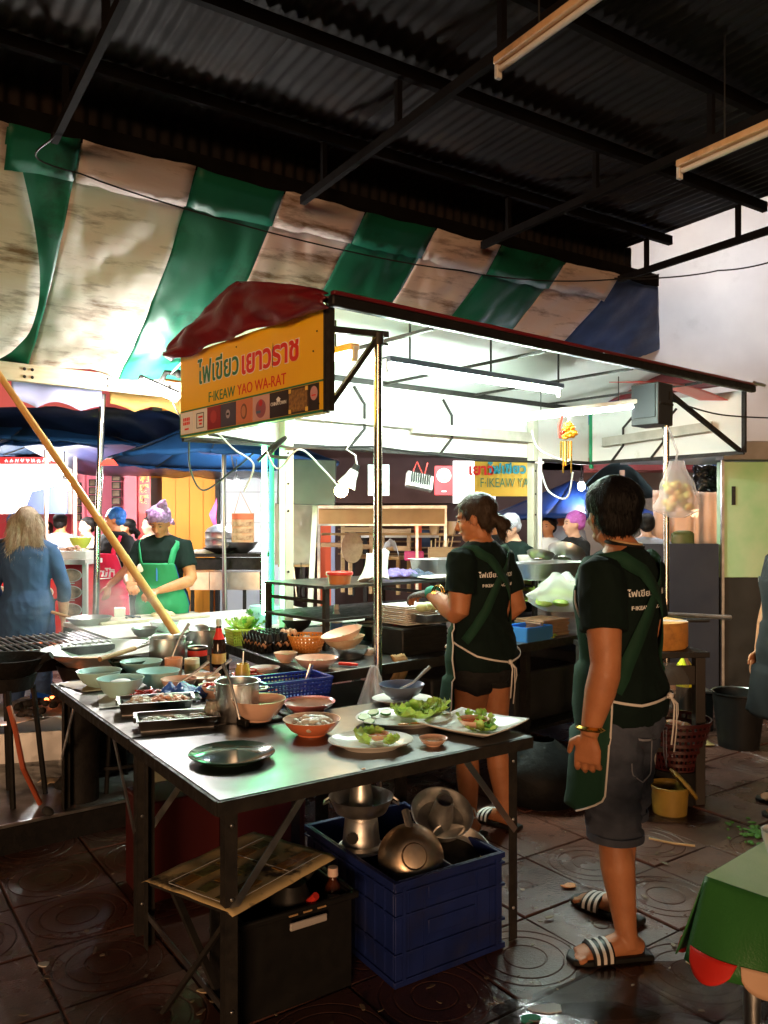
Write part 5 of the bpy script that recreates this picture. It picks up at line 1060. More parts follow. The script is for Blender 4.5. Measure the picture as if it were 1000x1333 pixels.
for k, (px, py, r, lab) in enumerate(((86, 1030, .055, 'black lump of charcoal on the raised pavement'), (62, 1062, .03, 'small dark scrap by the foot of the burner stand'))):
    c_ = on(px, py, .135); b = MB(); b.ell((0, 0, r * .7), (r, r * .8, r * .75), 10); o = b.build('charcoal_lump', M['charcoal'], loc=c_)
    for v_ in o.data.vertices: v_.co += v_.co.normalized() * .5 * r * noise.noise(v_.co * 22)
    tag(o, lab, 'charcoal')
for k, (px, py, s_) in enumerate(((70, 1018, .10), (5, 990, .08))):
    c_ = on(px, py, .135); o = MB().grid(lambda a, c: V((a - .5) * s_ * 1.3, (c - .5) * s_, .012 + .02 * noise.noise(V(a * 4, c * 4, k))), 8, 6).build('food_scrap', M['garlic'], loc=c_, smooth=180, solid=.003); tag(o, ('crumpled yellowish wrapper beside the lump of charcoal', 'crumpled wrapper at the very left of the raised pavement')[k], 'litter')
# stool and clutter under the work table
sl = thing('iron_stool', 'dark round iron stool under the work table', 'stool', V(*on(152, 1020, .135).xy, .135)); MB().lathe([(0, .40), (.16, .40), (.165, .385), (.16, .37), (0, .37)], n=24).build('seat', M['soot'], sl); MB().lathe([(.15, .12), (.165, .12), (.165, .135), (.15, .135)], n=24, closed=True).build('foot_ring', M['soot'], sl)
for k in range(4): MB().tube([V(.10 * cos(k * 1.57), .10 * sin(k * 1.57), .38), V(.16 * cos(k * 1.57), .16 * sin(k * 1.57), 0)], .012, 8).build('leg', M['soot'], sl)
gbag = thing('rubbish_bag', 'greenish plastic rubbish bag slumped under the work table', 'bag', on(205, 1090, 0) + V(.05, .35, 0)); MB().grid(lambda a, c: V((.12 + .10 * sin(pi * c) * (1 + .3 * noise.noise(V(cos(6.28 * a) * 2, sin(6.28 * a) * 2, c * 4)))) * cos(2 * pi * a), (.12 + .08 * sin(pi * c)) * sin(2 * pi * a) * (1 + .3 * noise.noise(V(cos(6.28 * a) * 2, sin(6.28 * a) * 2, c * 4 + 3))), .40 * c * (1 + .1 * sin(a * 18))), 32, 14).build('film', mat('dull green film', (.10, .13, .08), .3, 0, c2=(.22, .20, .16), scale=8, bump=.6, bscale=14), gbag, smooth=180)

# steam over the giant wok
sm_ = bpy.data.materials.new('steam'); sm_.use_nodes = True; N_ = sm_.node_tree.nodes; L_ = sm_.node_tree.links; N_.remove(N_['Principled BSDF'])
pv = N_.new('ShaderNodeVolumePrincipled'); pv.inputs['Color'].default_value = (.95, .95, .97, 1)
tc_ = N_.new('ShaderNodeTexCoord'); gr_ = N_.new('ShaderNodeTexGradient'); gr_.gradient_type = 'SPHERICAL'; mp_ = N_.new('ShaderNodeMapping'); mp_.inputs['Scale'].default_value = (2.6, 2.6, 3.4)
L_.new(tc_.outputs['Object'], mp_.inputs[0]); L_.new(mp_.outputs[0], gr_.inputs[0]); nz = _noise(N_, L_, 6.5, 4, .6); mu = N_.new('ShaderNodeMath'); mu.operation = 'MULTIPLY'; L_.new(gr_.outputs['Fac'], mu.inputs[0])
rp = _ramp(N_, L_, nz, [(.45, (0, 0, 0)), (.75, (1, 1, 1))]); L_.new(rp, mu.inputs[1]); m2_ = N_.new('ShaderNodeMath'); m2_.operation = 'MULTIPLY'; m2_.inputs[1].default_value = 4.5; L_.new(mu.outputs[0], m2_.inputs[0]); L_.new(m2_.outputs[0], pv.inputs['Density']); L_.new(pv.outputs[0], N_['Material Output'].inputs['Volume'])
o = MB().box((0, 0, 0), (.76, .76, .56)).build('steam', sm_, loc=V(wc.x, wc.y - .05, 1.0), smooth=0); tag(o, 'faint white steam rising over the giant wok', 'steam', kind='stuff')
# ------------------------------------------------------------------ on the stall counter
ZC = .8005
t = basket('lime green basket of salad leaves at the back of the side counter', on(318, 838, ZC), radians(30), .17, .13, .09, 'lime_plastic', cols=(14, 10), rows=5); leaves('salad_leaf', t, 'lettuce', 14, (0, 0, .07), .05, .09, .06, 21, tilt=(.2, 1.1)); leaves('salad_leaf', t, 'herb', 5, (.02, 0, .08), .05, .08, .05, 22, tilt=(.1, .8)); MB().box((0, 0, .045), (.16, .12, .08)).build('liner', M['lime_plastic'], t)
# egg trays
eg = thing('egg_tray', 'stacked black egg trays with brown eggs on the side counter', 'egg tray', on(352, 845, ZC), radians(-56))
for lv in range(2):
    b = MB(); nx, ny = 6, 5; s_ = .046
    def etf(a, c): 
        x, y = (a - .5) * nx * s_, (c - .5) * ny * s_; return V(x, y, .012 + lv * .050 + .017 * cos(2 * pi * a * nx) * cos(2 * pi * c * ny) + .010 * (cos(2 * pi * a * nx) + cos(2 * pi * c * ny)))
    b.grid(etf, nx * 6, ny * 6); b.build('tray', M['black_plastic'], eg, smooth=180, solid=.003)
q = random.Random(3)
for i in range(6):
    for j in range(5):
        if q.random() < .8: MB().ell(((i - 2.5) * .046, (j - 2) * .046, .045), (.018, .018, .023), 10).build('egg', M['egg'], eg)
for i in range(6):
    for j in range(5):
        x, y = (i - 2.5) * .046, (j - 2) * .046
        if i > 3 and j > 2: MB().ell((x, y, .098), (.018, .018, .023), 10).build('egg', M['egg'], eg)
        else: MB().lathe([(.021, .066), (.013, .105), (.009, .105), (.016, .066)], (x + .023, y + .023, 0), 8).build('tray_cone', M['black_plastic'], eg)
c_ = on(386, 822, ZC); bowl('black iron bowl behind the egg trays', c_, .105, .085, 'dark_iron', inner='old_steel', foot=.4)
c_ = on(345, 812, ZC); t = thing('plastic_tub', 'frosted clear tub with herbs behind the egg trays', 'tub', c_); MB().lathe([(0, 0), (.085, 0), (.11, .13), (.106, .13), (.082, .005), (0, .005)], n=28).build('tub', mat('frosted tub', (.62, .80, .88), .3, 0, alpha=.55, translucent=.3), t); leaves('herb_leaf', t, 'herb', 10, (-.07, -.02, .05), .04, .06, .04, 31, tilt=(.3, 1.2)); MB().lathe([(.093, .05), (.103, .09)], n=10, c=(0, 0, 0)).build('print', mat('blue swirl print', (.15, .3, .65), .4, alpha=.5), t)
c_ = on(372, 808, ZC); t = thing('garlic_bag', 'clear bag of garlic behind the black bowl', 'bag', c_); heap('garlic', t, 'garlic', 14, .03, 0, .06, .05, .05, .025, 7, (1, 1, 1)); MB().ell((0, 0, .06), (.10, .07, .065), 16).build('film', M['bag'], t)
c_ = on(400, 848, ZC); t = thing('woven_basket', 'round orange plastic basket on the side counter', 'basket', c_)
b = MB(); R0, R1, hb_ = .072, .108, .090
for k in range(30):
    a = 2 * pi * k / 30; b.bar((R0 * cos(a), R0 * sin(a), .0), (R1 * cos(a), R1 * sin(a), hb_), .014, .004, (cos(a), sin(a), 0))
b.build('staves', M['orange_basket'], t)
for z in (0, .2, .4, .6, .8, 1.0):
    r = R0 + (R1 - R0) * z; MB().lathe([(r - .003, hb_ * z - .005), (r + .003, hb_ * z - .005), (r + .003, hb_ * z + .005), (r - .003, hb_ * z + .005)], n=30, closed=True).build('hoop', M['orange_basket'], t)
MB().lathe([(0, .004), (R0, .004)], n=24).build('base', M['orange_basket'], t); heap('food', t, 'white_food', 14, 0, 0, .05, .06, .03, .02, 3)
c_ = on(412, 871, ZC); bowl('peach bowl with chopped greens at the corner of the counter', c_, 28 / F * c_.y, .058, 'peach', foot=.5, extra=lambda t, r, h: heap('chopped_greens', t, 'meat', 16, 0, 0, h * .55, r * .6, .012, .010, 4))
c_ = on(455, 856, ZC); bowl('grey steel bowl underneath the tilted peach bowl', c_, .105, .055, 'steel', foot=.6)
bowl('cream bowl nested under the tilted peach bowl', c_ + V(-.02, 0, .052), .108, .055, 'garlic', foot=.5, tilt=(.04, -.12, 0)); bowl('tilted peach bowl on top of the nested bowls', c_ + V(-.03, .01, .085), .112, .055, 'peach', foot=.5, tilt=(.10, -.26, 0), extra=lambda t, r, h: heap('scraps', t, 'herb', 4, .03, 0, h * .4, r * .4, .01, .008, 2))
c_ = on(438, 838, ZC); t = thing('water_bottle', 'clear plastic water bottle with blue label', 'bottle', c_); MB().lathe([(0, 0), (.034, 0), (.037, .01), (.035, .05), (.037, .06), (.037, .14), (.034, .165), (.014, .195), (.013, .21), (0, .21)], n=24).build('bottle', M['clear'], t); MB().lathe([(.0375, .065), (.0375, .125)], n=24).build('label_band', mat('blue water label', (.10, .25, .65), .3, 0, alpha=.85), t); MB().lathe([(0, .235), (.014, .234), (.0155, .21), (.0155, .205), (0, .205)], n=18).build('cap', M['white_melamine'], t)
o = thing('fruit_knife', 'bright red handled knife at the counter edge', 'knife', on(453, 868, ZC)); MB().tube([(-.045, .01, .014), (0, 0, .014), (.05, -.012, .012)], [.012, .014, .009], 8, .7).build('handle', M['red_plastic'], o); MB().box((-.10, .022, .014), (.12, .018, .0015), -.2).build('blade', M['steel'], o)
c_ = on(492, 832, ZC); t = thing('hot_pan', 'wide steel pan with chrome rim stacked behind the front pole', 'pan', c_); MB().lathe([(0, 0), (.10, 0), (.12, .05), (.125, .09), (.12, .09), (.11, .05), (0, .04)], n=32).build('pan', M['black_plastic'], t); MB().lathe([(.118, .088), (.135, .092), (.135, .10), (.118, .10)], n=32, closed=True).build('rim', M['steel'], t); MB().lathe([(0, .09), (.11, .085)], n=30).build('base_plate', M['old_steel'], t)
o = MB().grid(lambda a, c: V((a - .5) * .14, -.05 + (c - .5) * .10, .13 * (1 - c) + .03 * noise.noise(V(a * 6, c * 5, 2)) + .02), 14, 14).build('red_rag', M['red_cloth'], loc=on(508, 845, ZC), rot=(0, 0, SA), smooth=180, solid=.012); tag(o, 'crumpled red rag at the counter edge by the front pole', 'rag')
o = MB().grid(lambda a, c: V((a - .5) * .09 + .02 * sin(c * 5), -.06 - .02 * sin(pi * c), .03 - .17 * c + .015 * noise.noise(V(a * 6, c * 5, 5))), 10, 14).build('tan_glove', M['tan_cloth'], loc=on(507, 858, ZC), rot=(0, 0, SA), smooth=180, solid=.014); tag(o, 'tan work glove hanging over the counter edge', 'glove')
c_ = on(522, 838, ZC); t = thing('saucer_stack', 'stack of small cream saucers leaning by the red rag', 'saucers', c_)
for k in range(7): MB().lathe([(0, .003), (.05, .003), (.072, .014), (.070, .016), (.05, .006), (0, .006)], (0, 0, .012 * k), 22, Matrix.Rotation(-.12, 3, 'Y')).build('saucer', M['garlic'], t)
bx = thing('black_crate', 'black plastic crate on the counter carrying square plates', 'crate', on(556, 852, ZC), SA); MB().box((0, .14, .075), (.34, .26, .15)).build('body', M['black_plastic'], bx, bevel=.01)
for k in range(5): MB().box((0, .008, .02 + .027 * k), (.33, .006, .010)).build('rib', M['black_plastic'], bx)
ps_ = thing('square_plate_stack', 'stack of cream square plates on the black crate', 'plates', bx.location + sv * .14 + V(0, 0, .151), SA)
for k in range(10): MB().grid(lambda a, c: V((a - .5) * .26, (c - .5) * .22, .006 + .0105 * k + .012 * max(abs(2 * a - 1), abs(2 * c - 1)) ** 6), 10, 10).build('plate', M['white_melamine'], ps_, smooth=180, solid=.004, loc=(rnd.uniform(-.004, .004), rnd.uniform(-.004, .004), 0))
bg_ = thing('pink_carrier_bag', 'limp pinkish carrier bag hanging below the counter corner', 'bag', on(487, 872, .80) + V(0, -.05, 0))
MB().grid(lambda a, c: V((a - .5) * (.03 + .17 * c), -.03 * sin(pi * c) + .02 * sin(a * 14), .03 - .24 * c + .02 * sin(a * 11) * c), 18, 16).build('film', M['pink_bag'], bg_, smooth=180, solid=.004)
# steel rack at the back of the counter
rk = thing('counter_rack', 'black two level rack loaded with ingredients on the stall counter', 'rack', SW(.10, .58, .80), SA)
for z in (.17, .355): MB().box((1.42, .30, z), (2.86, .62, .016)).build('shelf', M['table_steel'] if z > .3 else M['dark_iron'], rk)
for x in (.02, .95, 1.88, 2.82):
    for y in (.01, .60): MB().box((x, y, .18), (.03, .03, .36)).build('post', M['dark_iron'], rk)
for x in (.02, .95, 1.88, 2.82): MB().bar((x, .01, .27), (x, .60, .27), .015, .02).build('cross_rail', M['dark_iron'], rk)
ZR = 1.1635; ZL = .9785
c_ = on(442, 760, ZR); t = thing('takeaway_tub', 'round orange takeaway tub with red rimmed lid on the rack', 'tub', c_); MB().lathe([(0, 0), (.062, 0), (.072, .055), (0, .055)], n=28).build('tub', mat('orange tub', (.66, .26, .10), .3), t); MB().lathe([(.070, .050), (.080, .055), (.080, .068), (.074, .072), (.070, .066)], n=28, closed=True).build('lid_rim', M['red_plastic'], t); MB().lathe([(0, .064), (.074, .066)], n=28).build('lid', mat('pinkish lid', (.78, .60, .52), .3), t)
def cloth(name, label, px, py, z, w_, d_, h_, m_, seed, rz=.5, cat='cloth'):
    o = MB().grid(lambda a, c: V((a - .5) * w_, (c - .5) * d_, .012 + h_ * (.55 + .35 * noise.noise(V(a * 2.2, c * 2.2, seed)) - .5 * abs(noise.noise(V(a * 3.2 + c, c * 2.5, seed + 4))) - .25 * abs(noise.noise(V(a * 7, c * 6 + a, seed + 9)))) * (sin(pi * a) * sin(pi * c)) ** .35), 26, 20).build(name, M[m_], loc=on(px, py, z), rot=(0, 0, rz), smooth=180, solid=.004); return tag(o, label, cat)
pp_ = thing('paper_sheets', 'loose white papers on the rack beside the takeaway tub', 'papers', on(484, 757, ZR))
for k in range(5): MB().grid(lambda a, c: V((a - .5) * .16, (c - .5) * .11, .01 + .02 * k + (.05 + .012 * k) * a * a + .01 * sin(5 * c)), 8, 6).build('sheet', M['paper'], pp_, rot=(.12 * k - .2, -.15 * k, .5 + .35 * k), smooth=180, solid=.001)
cloth('purple_shirt', 'crumpled purple cloth on the rack behind the front pole', 520, 752, ZR, .22, .2, .10, 'purple_cloth', 5)
cloth('navy_rag', 'crumpled dark blue cloth on the rack near the aproned woman', 545, 752, ZR, .18, .2, .08, 'navy_cloth', 8)
cloth('white_paper_bag', 'flattened white paper bag at the front edge of the rack', 568, 754, ZR, .2, .14, .03, 'paper', 9)
t = tray('steel tray of cucumbers and carrots held on the lower rack', on(578, 783, ZR - .08), SA, .42, .16, .05); t.location.z = ZL
for k in range(7): MB().ell((-.17 + .05 * k, .01 * (k % 2), .085), (.036, .03, .026), 12).build('cucumber_piece' if k < 4 else 'carrot_piece', M['cucumber'] if k < 4 else M['carrot'], t)
t = tray('large deep steel tray at the back of the rack beside the woman', on(585, 745, ZR), SA, .52, .28, .10); t['group'] = 'steel trays on the rack'
t = tray('long steel tray on the rack between the two women', on(712, 752, ZR), SA, .62, .30, .10); t['group'] = 'steel trays on the rack'
leaves('salad_leaf', rk, 'lettuce', 8, (1.75, .1, .375), .08, .10, .06, 44, tilt=(0, .4))
for k, (px, py, r, tl, lab) in enumerate(((735, 728, .135, (-.5, .35, 0), 'big steel colander bowl tipped up on the long tray'), (703, 733, .10, (-.3, .2, 0), 'smaller steel bowl tipped up beside the big one'))):
    c_ = on(px, 746, ZR); bowl(lab, c_ + V(0, 0, .09), r, r * .55, 'steel', foot=.4, tilt=tl)
t = bowl('white rice bowl behind the tipped steel bowls', on(690, 742, ZR) + V(0, .1, .01), .08, .10, 'white_melamine')
pbag = thing('lettuce_bag', 'clear plastic bag stuffed with lettuce on the rack', 'bag', on(730, 802, ZL - .03) + V(0, 0, .03))
heap('lettuce', pbag, 'lettuce', 26, 0, 0, .06, .13, .06, .05, 3, (1, .8, .4)); MB().grid(lambda a, c: V((.06 + .13 * sin(pi * min(1, c * .9 + .08))) * cos(2 * pi * a) * (1 + .3 * noise.noise(V(cos(6.28 * a) * 2, sin(6.28 * a) * 2, c * 5))), (.05 + .10 * sin(pi * c)) * sin(2 * pi * a), .21 * c * (1 + .15 * sin(a * 12))), 36, 16).build('film', M['bag'], pbag, smooth=180)
t = thing('greens_pile', 'pile of leafy greens on the rack left of the clear bag', 'vegetables', on(690, 762, ZL + .09) + V(0, 0, -.08)); leaves('leaf', t, 'lettuce', 14, (0, 0, .03), .10, .12, .06, 51, tilt=(0, .5)); leaves('leaf', t, 'herb', 8, (.05, 0, .02), .12, .12, .05, 52, tilt=(0, .5))
t = thing('cut_greens', 'yellow green cut stems lying on cardboard by the clear bag', 'vegetables', on(700, 792, ZL - .06) + V(0, 0, .03)); leaves('stem', t, 'lettuce', 12, (0, 0, .02), .12, .13, .03, 53, tilt=(0, .2))
bt = thing('blue_tub', 'rectangular blue plastic tub at the front of the counter', 'tub', on(686, 832, ZC), SA); W_, D_, h_ = .25, .20, .085
for (c, d) in (((0, -D_ / 2, h_ / 2), (W_, .005, h_)), ((0, D_ / 2, h_ / 2), (W_, .005, h_)), ((-W_ / 2, 0, h_ / 2), (.005, D_ - .006, h_)), ((W_ / 2, 0, h_ / 2), (.005, D_ - .006, h_)), ((0, 0, .003), (W_ - .006, D_ - .006, .006))): MB().box(c, d).build('wall', M['sky_plastic'], bt)
MB().lathe([(.5, h_), (.53, h_ + .004), (.53, h_ - .012), (.525, h_ - .012)], n=4, M=Matrix.Diagonal((W_ * 1.32, D_ * 1.32, 1)) @ Matrix.Rotation(pi / 4, 3, 'Z')).build('rim', M['sky_plastic'], bt)
cb = thing('cardboard_stack', 'stack of flattened cardboard sheets beside the blue tub', 'cardboard', on(722, 828, ZC), SA)
for k in range(9): MB().box((rnd.uniform(-.01, .01), rnd.uniform(-.01, .01) + .1, .006 + .012 * k), (.27, .22, .009), rnd.uniform(-.06, .06)).build('sheet', M['cardboard'], cb)
o = MB(); leaf(o, (0, 0, 0), .07, .05, .3, .1, 2); o = o.build('stray_leaf', M['lettuce'], loc=on(712, 832, ZC), smooth=180); tag(o, 'stray green leaf at the front edge of the counter', 'leaf')
# --- on the cook's prep table
def pp(px, py): return on(px, py, .7815)
t = thing('frying_pan', 'battered steel frying pan at the left corner of the prep table', 'pan', pp(116, 812)); MB().lathe([(0, 0), (.11, 0), (.16, .045), (.165, .05), (.158, .05), (.108, .006), (0, .006)], n=32).build('pan', M['steel'], t); MB().tube([(-.15, .02, .045), (-.30, .06, .08)], .012, 8).build('handle', M['wood'], t)
o = box_obj('white_box', pp(156, 806) + V(0, 0, .045), (.085, .075, .09), M['white_melamine'], None, .3, .006); tag(o, 'small white box on the prep table before the cook', 'box')
t = thing('cutting_board', 'long cutting board with scraps on the prep table', 'board', pp(195, 806), radians(37)); MB().box((0, 0, .01), (.85, .34, .02)).build('board', mat('scuffed board', (.60, .52, .42), .5, 0, c2=(.45, .36, .26), scale=14), t, bevel=.004); heap('dough', t, 'garlic', 7, .12, .02, .02, .08, .03, .035, 3, (1.2, 1, .5)); heap('scraps', t, 'navy_cloth', 9, -.15, .0, .02, .08, .02, .016, 4, (1.5, .6, .5))
t = bowl('crumpled steel bowl in front of the prep table board', pp(214, 822), .10, .07, 'foil'); 
bowl('glinting steel bowl just behind the tall pot', pp(188, 829), .085, .06, 'steel')

# ------------------------------------------------------------------ under the front table
ka = radians(33.5); kc = thing('blue_crate', 'deep dark blue plastic crate full of hot pots under the table', 'crate', V(.037, 2.59, 0), ka)
CW, CD, CH = .46, .61, .342; th = .012
for nm, c, d in (('wall', (CW / 2, th / 2, CH / 2), (CW, th, CH)), ('wall', (CW / 2, CD - th / 2, CH / 2), (CW, th, CH)), ('wall', (th / 2, CD / 2, CH / 2), (th, CD - 2 * th - .002, CH)), ('wall', (CW - th / 2, CD / 2, CH / 2), (th, CD - 2 * th - .002, CH)), ('base', (CW / 2, CD / 2, .008), (CW - .03, CD - .03, .012))): MB().box(c, d).build(nm, M['crate_blue'], kc, bevel=.003)
for z, hh in ((.332, .020), (.305, .008), (.228, .010), (.105, .010), (.012, .02)):
    b = MB(); o_ = .008
    b.box((CW / 2, -o_ / 2, z), (CW + 2 * o_, o_, hh)); b.box((CW / 2, CD + o_ / 2, z), (CW + 2 * o_, o_, hh)); b.box((-o_ / 2, CD / 2, z), (o_, CD, hh)); b.box((CW + o_ / 2, CD / 2, z), (o_, CD, hh)); b.build('rib', M['crate_blue'], kc, bevel=.002)
for z in (.165, .285): MB().box((CW / 2, -.003, z), (.20, .006, .05)).build('grip_panel', M['crate_blue'], kc, bevel=.002)
for k in range(1, 8):
    if k not in (3, 4, 5): MB().box((CW * k / 8, -.002, CH * .5), (.006, .006, CH - .06)).build('upright_rib', M['crate_blue'], kc)
for k in range(1, 10): MB().box((-.002, CD * k / 10, CH * .5), (.006, .006, CH - .06)).build('upright_rib', M['crate_blue'], kc)
for x in (.03, CW - .03): MB().box((x, -.0055, CH / 2), (.012, .010, CH - .03)).build('corner_rib', M['crate_blue'], kc)
def hotpot(label, c, r, m_='old_steel', rot=(0, 0, 0), base=True):
    t = thing('hot_pot', label, 'hot pot', c, rot=rot, group='steel hot pots in the blue crate')
    zb = .12 if base else 0
    MB().lathe([(r * .45, zb), (r * .8, zb + .02), (r, zb + .07), (r * 1.03, zb + .075), (r * .97, zb + .072), (r * .76, zb + .03), (r * .36, zb + .02)], n=36).build('bowl', M[m_], t)
    MB().lathe([(r * .42, zb + .018), (r * .36, zb + .08), (r * .27, zb + .14), (r * .24, zb + .14), (r * .33, zb + .08), (r * .38, zb + .02)], n=28).build('chimney', M[m_], t)
    if base:
        MB().lathe([(r * .74, 0), (r * .72, .012), (r * .60, .022), (r * .52, .11), (r * .45, .12)], n=32).build('foot', M[m_], t)
        MB().prism([(.022 * cos(k * .6), .022 * sin(k * .6)) for k in range(11)], 0, .004, Matrix.Rotation(pi / 2, 3, 'X'), (-.03, -r * .575, .062)).build('draught_hole', M['black_plastic'], t)
    for s_ in (-1, 1): MB().tube([V(s_ * r, -.025, zb + .062), V(s_ * (r + .02), -.02, zb + .05), V(s_ * (r + .02), .02, zb + .05), V(s_ * r, .025, zb + .062)], .004, 6).build('handle', M[m_], t)
    return t
hotpot('upright steel hot pot with chimney at the back of the crate', V(-.085, 2.98, .30), .118)
hotpot('steel hot pot tilted towards the viewer at the crate right side', V(.21, 3.02, .37), .115, rot=(.55, .0, .2), base=False)
t = thing('upturned_cover', 'upturned tarnished pot lid leaning in the crate front', 'lid', V(.095, 2.80, .335), rot=(radians(62), 0, radians(8))); MB().lathe([(0, .085), (.04, .08), (.045, .072), (.06, .07), (.10, .04), (.118, 0), (.116, 0), (.098, .034), (0, .07)], n=36).build('lid', M['copper'], t)
MB().tube([(.0, .09, .03), (-.01, .16, .01)], .014, 8).build('loop', M['old_steel'], t)
t = thing('pot_ring', 'dark pan ring lying in the right corner of the crate', 'pan', V(.27, 2.90, .30), rot=(.35, .25, 0)); MB().lathe([(.085, 0), (.11, .01), (.115, .05), (.11, .05), (.10, .015), (.085, .006)], n=32).build('ring', M['old_steel'], t); MB().lathe([(0, .004), (.09, .006)], n=24).build('base', M['dark_iron'], t)
# black storage box with bottles
sb_ = thing('black_storage_bin', 'black storage bin with a grey clip handle under the table', 'bin', V(-.425, 2.395, 0), ka); BW, BD, BH = .385, .27, .305
for c, d in (((BW / 2, .006, BH / 2), (BW, .012, BH)), ((BW / 2, BD - .006, BH / 2), (BW, .012, BH)), ((.006, BD / 2, BH / 2), (.012, BD - .026, BH)), ((BW - .006, BD / 2, BH / 2), (.012, BD - .026, BH)), ((BW / 2, BD / 2, .01), (BW - .03, BD - .03, .014))): MB().box(c, d).build('wall', M['black_plastic'], sb_, bevel=.004)
b = MB()
for c, d in (((BW / 2, -.008, BH - .005), (BW + .036, .018, .022)), ((BW / 2, BD + .008, BH - .005), (BW + .036, .018, .022)), ((-.008, BD / 2, BH - .005), (.018, BD, .022)), ((BW + .008, BD / 2, BH - .005), (.018, BD, .022))): b.box(c, d)
b.build('rim', M['black_plastic'], sb_, bevel=.006)
MB().box((BW * .55, -.024, BH - .04), (.13, .010, .024), .0).build('clip_handle', mat('grey plastic', (.45, .42, .40), .4), sb_, bevel=.004)
for k in range(3): MB().box((BW * .42 + .05 * k, -.0185, BH - .008), (.03, .004, .005)).build('slot', M['tan_cloth'], sb_)
bo = thing('sauce_bottle', 'brown sauce bottle with pale cap standing in the black bin', 'bottle', SB0 if False else V(-.17, 2.66, .16)); MB().lathe([(0, 0), (.030, 0), (.033, .01), (.033, .115), (.026, .145), (.013, .165), (.012, .18), (0, .18)], n=24).build('bottle', M['glass'], bo); MB().lathe([(0, .206), (.017, .205), (.018, .178), (0, .176)], n=20).build('cap', mat('pale pink cap', (.80, .58, .48), .4), bo); MB().prism([(-.02, -.03), (.02, -.03), (.02, .03), (-.02, .03)], 0, .002, Matrix.Rotation(pi / 2, 3, 'X'), (.004, -.0335, .10)).build('label_patch', mat('bottle label', (.62, .42, .30), .5, 0, c2=(.30, .14, .08), scale=60, stretch=(1, 1, 6)), bo)
MB().lathe([(0, .012), (.030, .012), (.030, .105), (0, .105)], n=20).build('sauce', M['red_sauce'], bo)
o = thing('dark_kettle', 'black kettle like pot inside the bin beneath the printed mat', 'pot', V(-.30, 2.58, .10)); MB().lathe([(0, 0), (.07, 0), (.075, .10), (.065, .20), (.045, .25), (0, .26)], n=24).build('body', M['black_plastic'], o); MB().tube([(.06, -.03, .20), (.085, -.05, .23)], .012, 8).build('red_spout_cap', M['red_plastic'], o)
# low stool with a printed mat
sm = thing('low_stool', 'low folding stool under the left half of the front table', 'stool', V(-.45, 2.535, 0), radians(56)); MB().box((0, 0, .405), (.44, .36, .02)).build('seat', M['dark_iron'], sm, bevel=.004)
for x in (-.19, .19): MB().bar((x, -.15, .395), (x, .15, 0), .022, .012).build('leg', M['dark_iron'], sm); MB().bar((x * .86, .15, .395), (x * .86, -.15, 0), .022, .012).build('leg', M['dark_iron'], sm)
pm = thing('printed_mat', 'worn newsprint place mat with food pictures on the low stool', 'mat', V(-.45, 2.535, .4155), radians(56))
matp = mat('newsprint', (.86, .66, .36), .6, 0, c2=(.66, .48, .20), scale=9, dirt=(.07, .06, .05), dirt_scale=4, dirt_lo=.55, dirt_hi=.62)
MB().grid(lambda a, c: V((a - .5) * .475, (c - .5) * .385, .003 + .004 * noise.noise(V(a * 5, c * 5, 1)) - .012 * max(0, abs(2 * c - 1) - .9) * 8), 24, 20).build('sheet', matp, pm, smooth=180, solid=.002)
q = random.Random(5)
pa = mat('mat picture', (.25, .10, .03), .5, 0, c2=(.55, .30, .06), scale=40); pg_ = mat('mat picture green', (.30, .32, .10), .5, 0, c2=(.14, .10, .04), scale=30)
for i in range(3):
    for j in range(5): 
        if q.random() < .85: MB().box((0, 0, 0), (.05 + .03 * q.random(), .04, .001)).build('picture', pa if q.random() < .6 else pg_, pm, loc=(-.17 + .082 * j, -.11 + .085 * i, .0085), rot=(0, 0, q.uniform(-.05, .05)))
for (c, d) in (((0, -.155, .0085), (.42, .003, .001)), ((0, .10, .0085), (.42, .003, .001)), ((-.215, -.03, .0085), (.003, .25, .001)), ((.05, -.03, .0086), (.003, .25, .001))): MB().box(c, d).build('printed_line', M['white_print'], pm)
# shadowy crates behind
for k, (px, py, D, s_, lab, m_) in enumerate(((225, 1085, 3.35, (.32, .26, .40), 'dark red crate under the far side of the front table', 'dark_red_plastic'), (330, 1060, 3.5, (.36, .3, .35), 'dim maroon box behind the low stool', 'dark_red_plastic'))):
    c_ = at(px, py, D); o = box_obj('dim_crate', (c_.x, D, s_[2] / 2), s_, M[m_], None, ca, .01); tag(o, lab, 'crate')

# ------------------------------------------------------------------ right side
cbk = thing('block_table', 'black wooden table carrying the chopping block', 'table', V(1.20, 4.22, 0), radians(6))
MB().box((.27, .28, .81), (.56, .56, .03)).build('top', M['dark_iron'], cbk, bevel=.004)
for x in (.03, .50):
    for y in (.03, .53): MB().box((x, y, .40), (.055, .05, .79)).build('leg', mat('dark wood', (.03, .024, .02), .6), cbk, bevel=.004)
MB().box((.27, .03, .70), (.46, .025, .10)).build('rail', mat('dark wood rail', (.03, .024, .02), .6), cbk); MB().box((.27, .28, .30), (.50, .50, .02)).build('lower_shelf', mat('dark wood shelf', (.03, .024, .02), .6), cbk)
t = thing('chopping_block', 'thick round orange brown wooden chopping block on the black table', 'chopping block', V(1.50, 4.50, .826)); b = MB(); b.lathe([(0, 0), (.19, 0), (.20, .012), (.20, .135), (.192, .146), (0, .142)], n=40).build('block', mat('end grain wood', (.62, .30, .07), .5, 0, c2=(.48, .20, .04), scale=9, dirt=(.20, .09, .03), dirt_lo=.58, dirt_hi=.72, bump=.2, bscale=30), t)
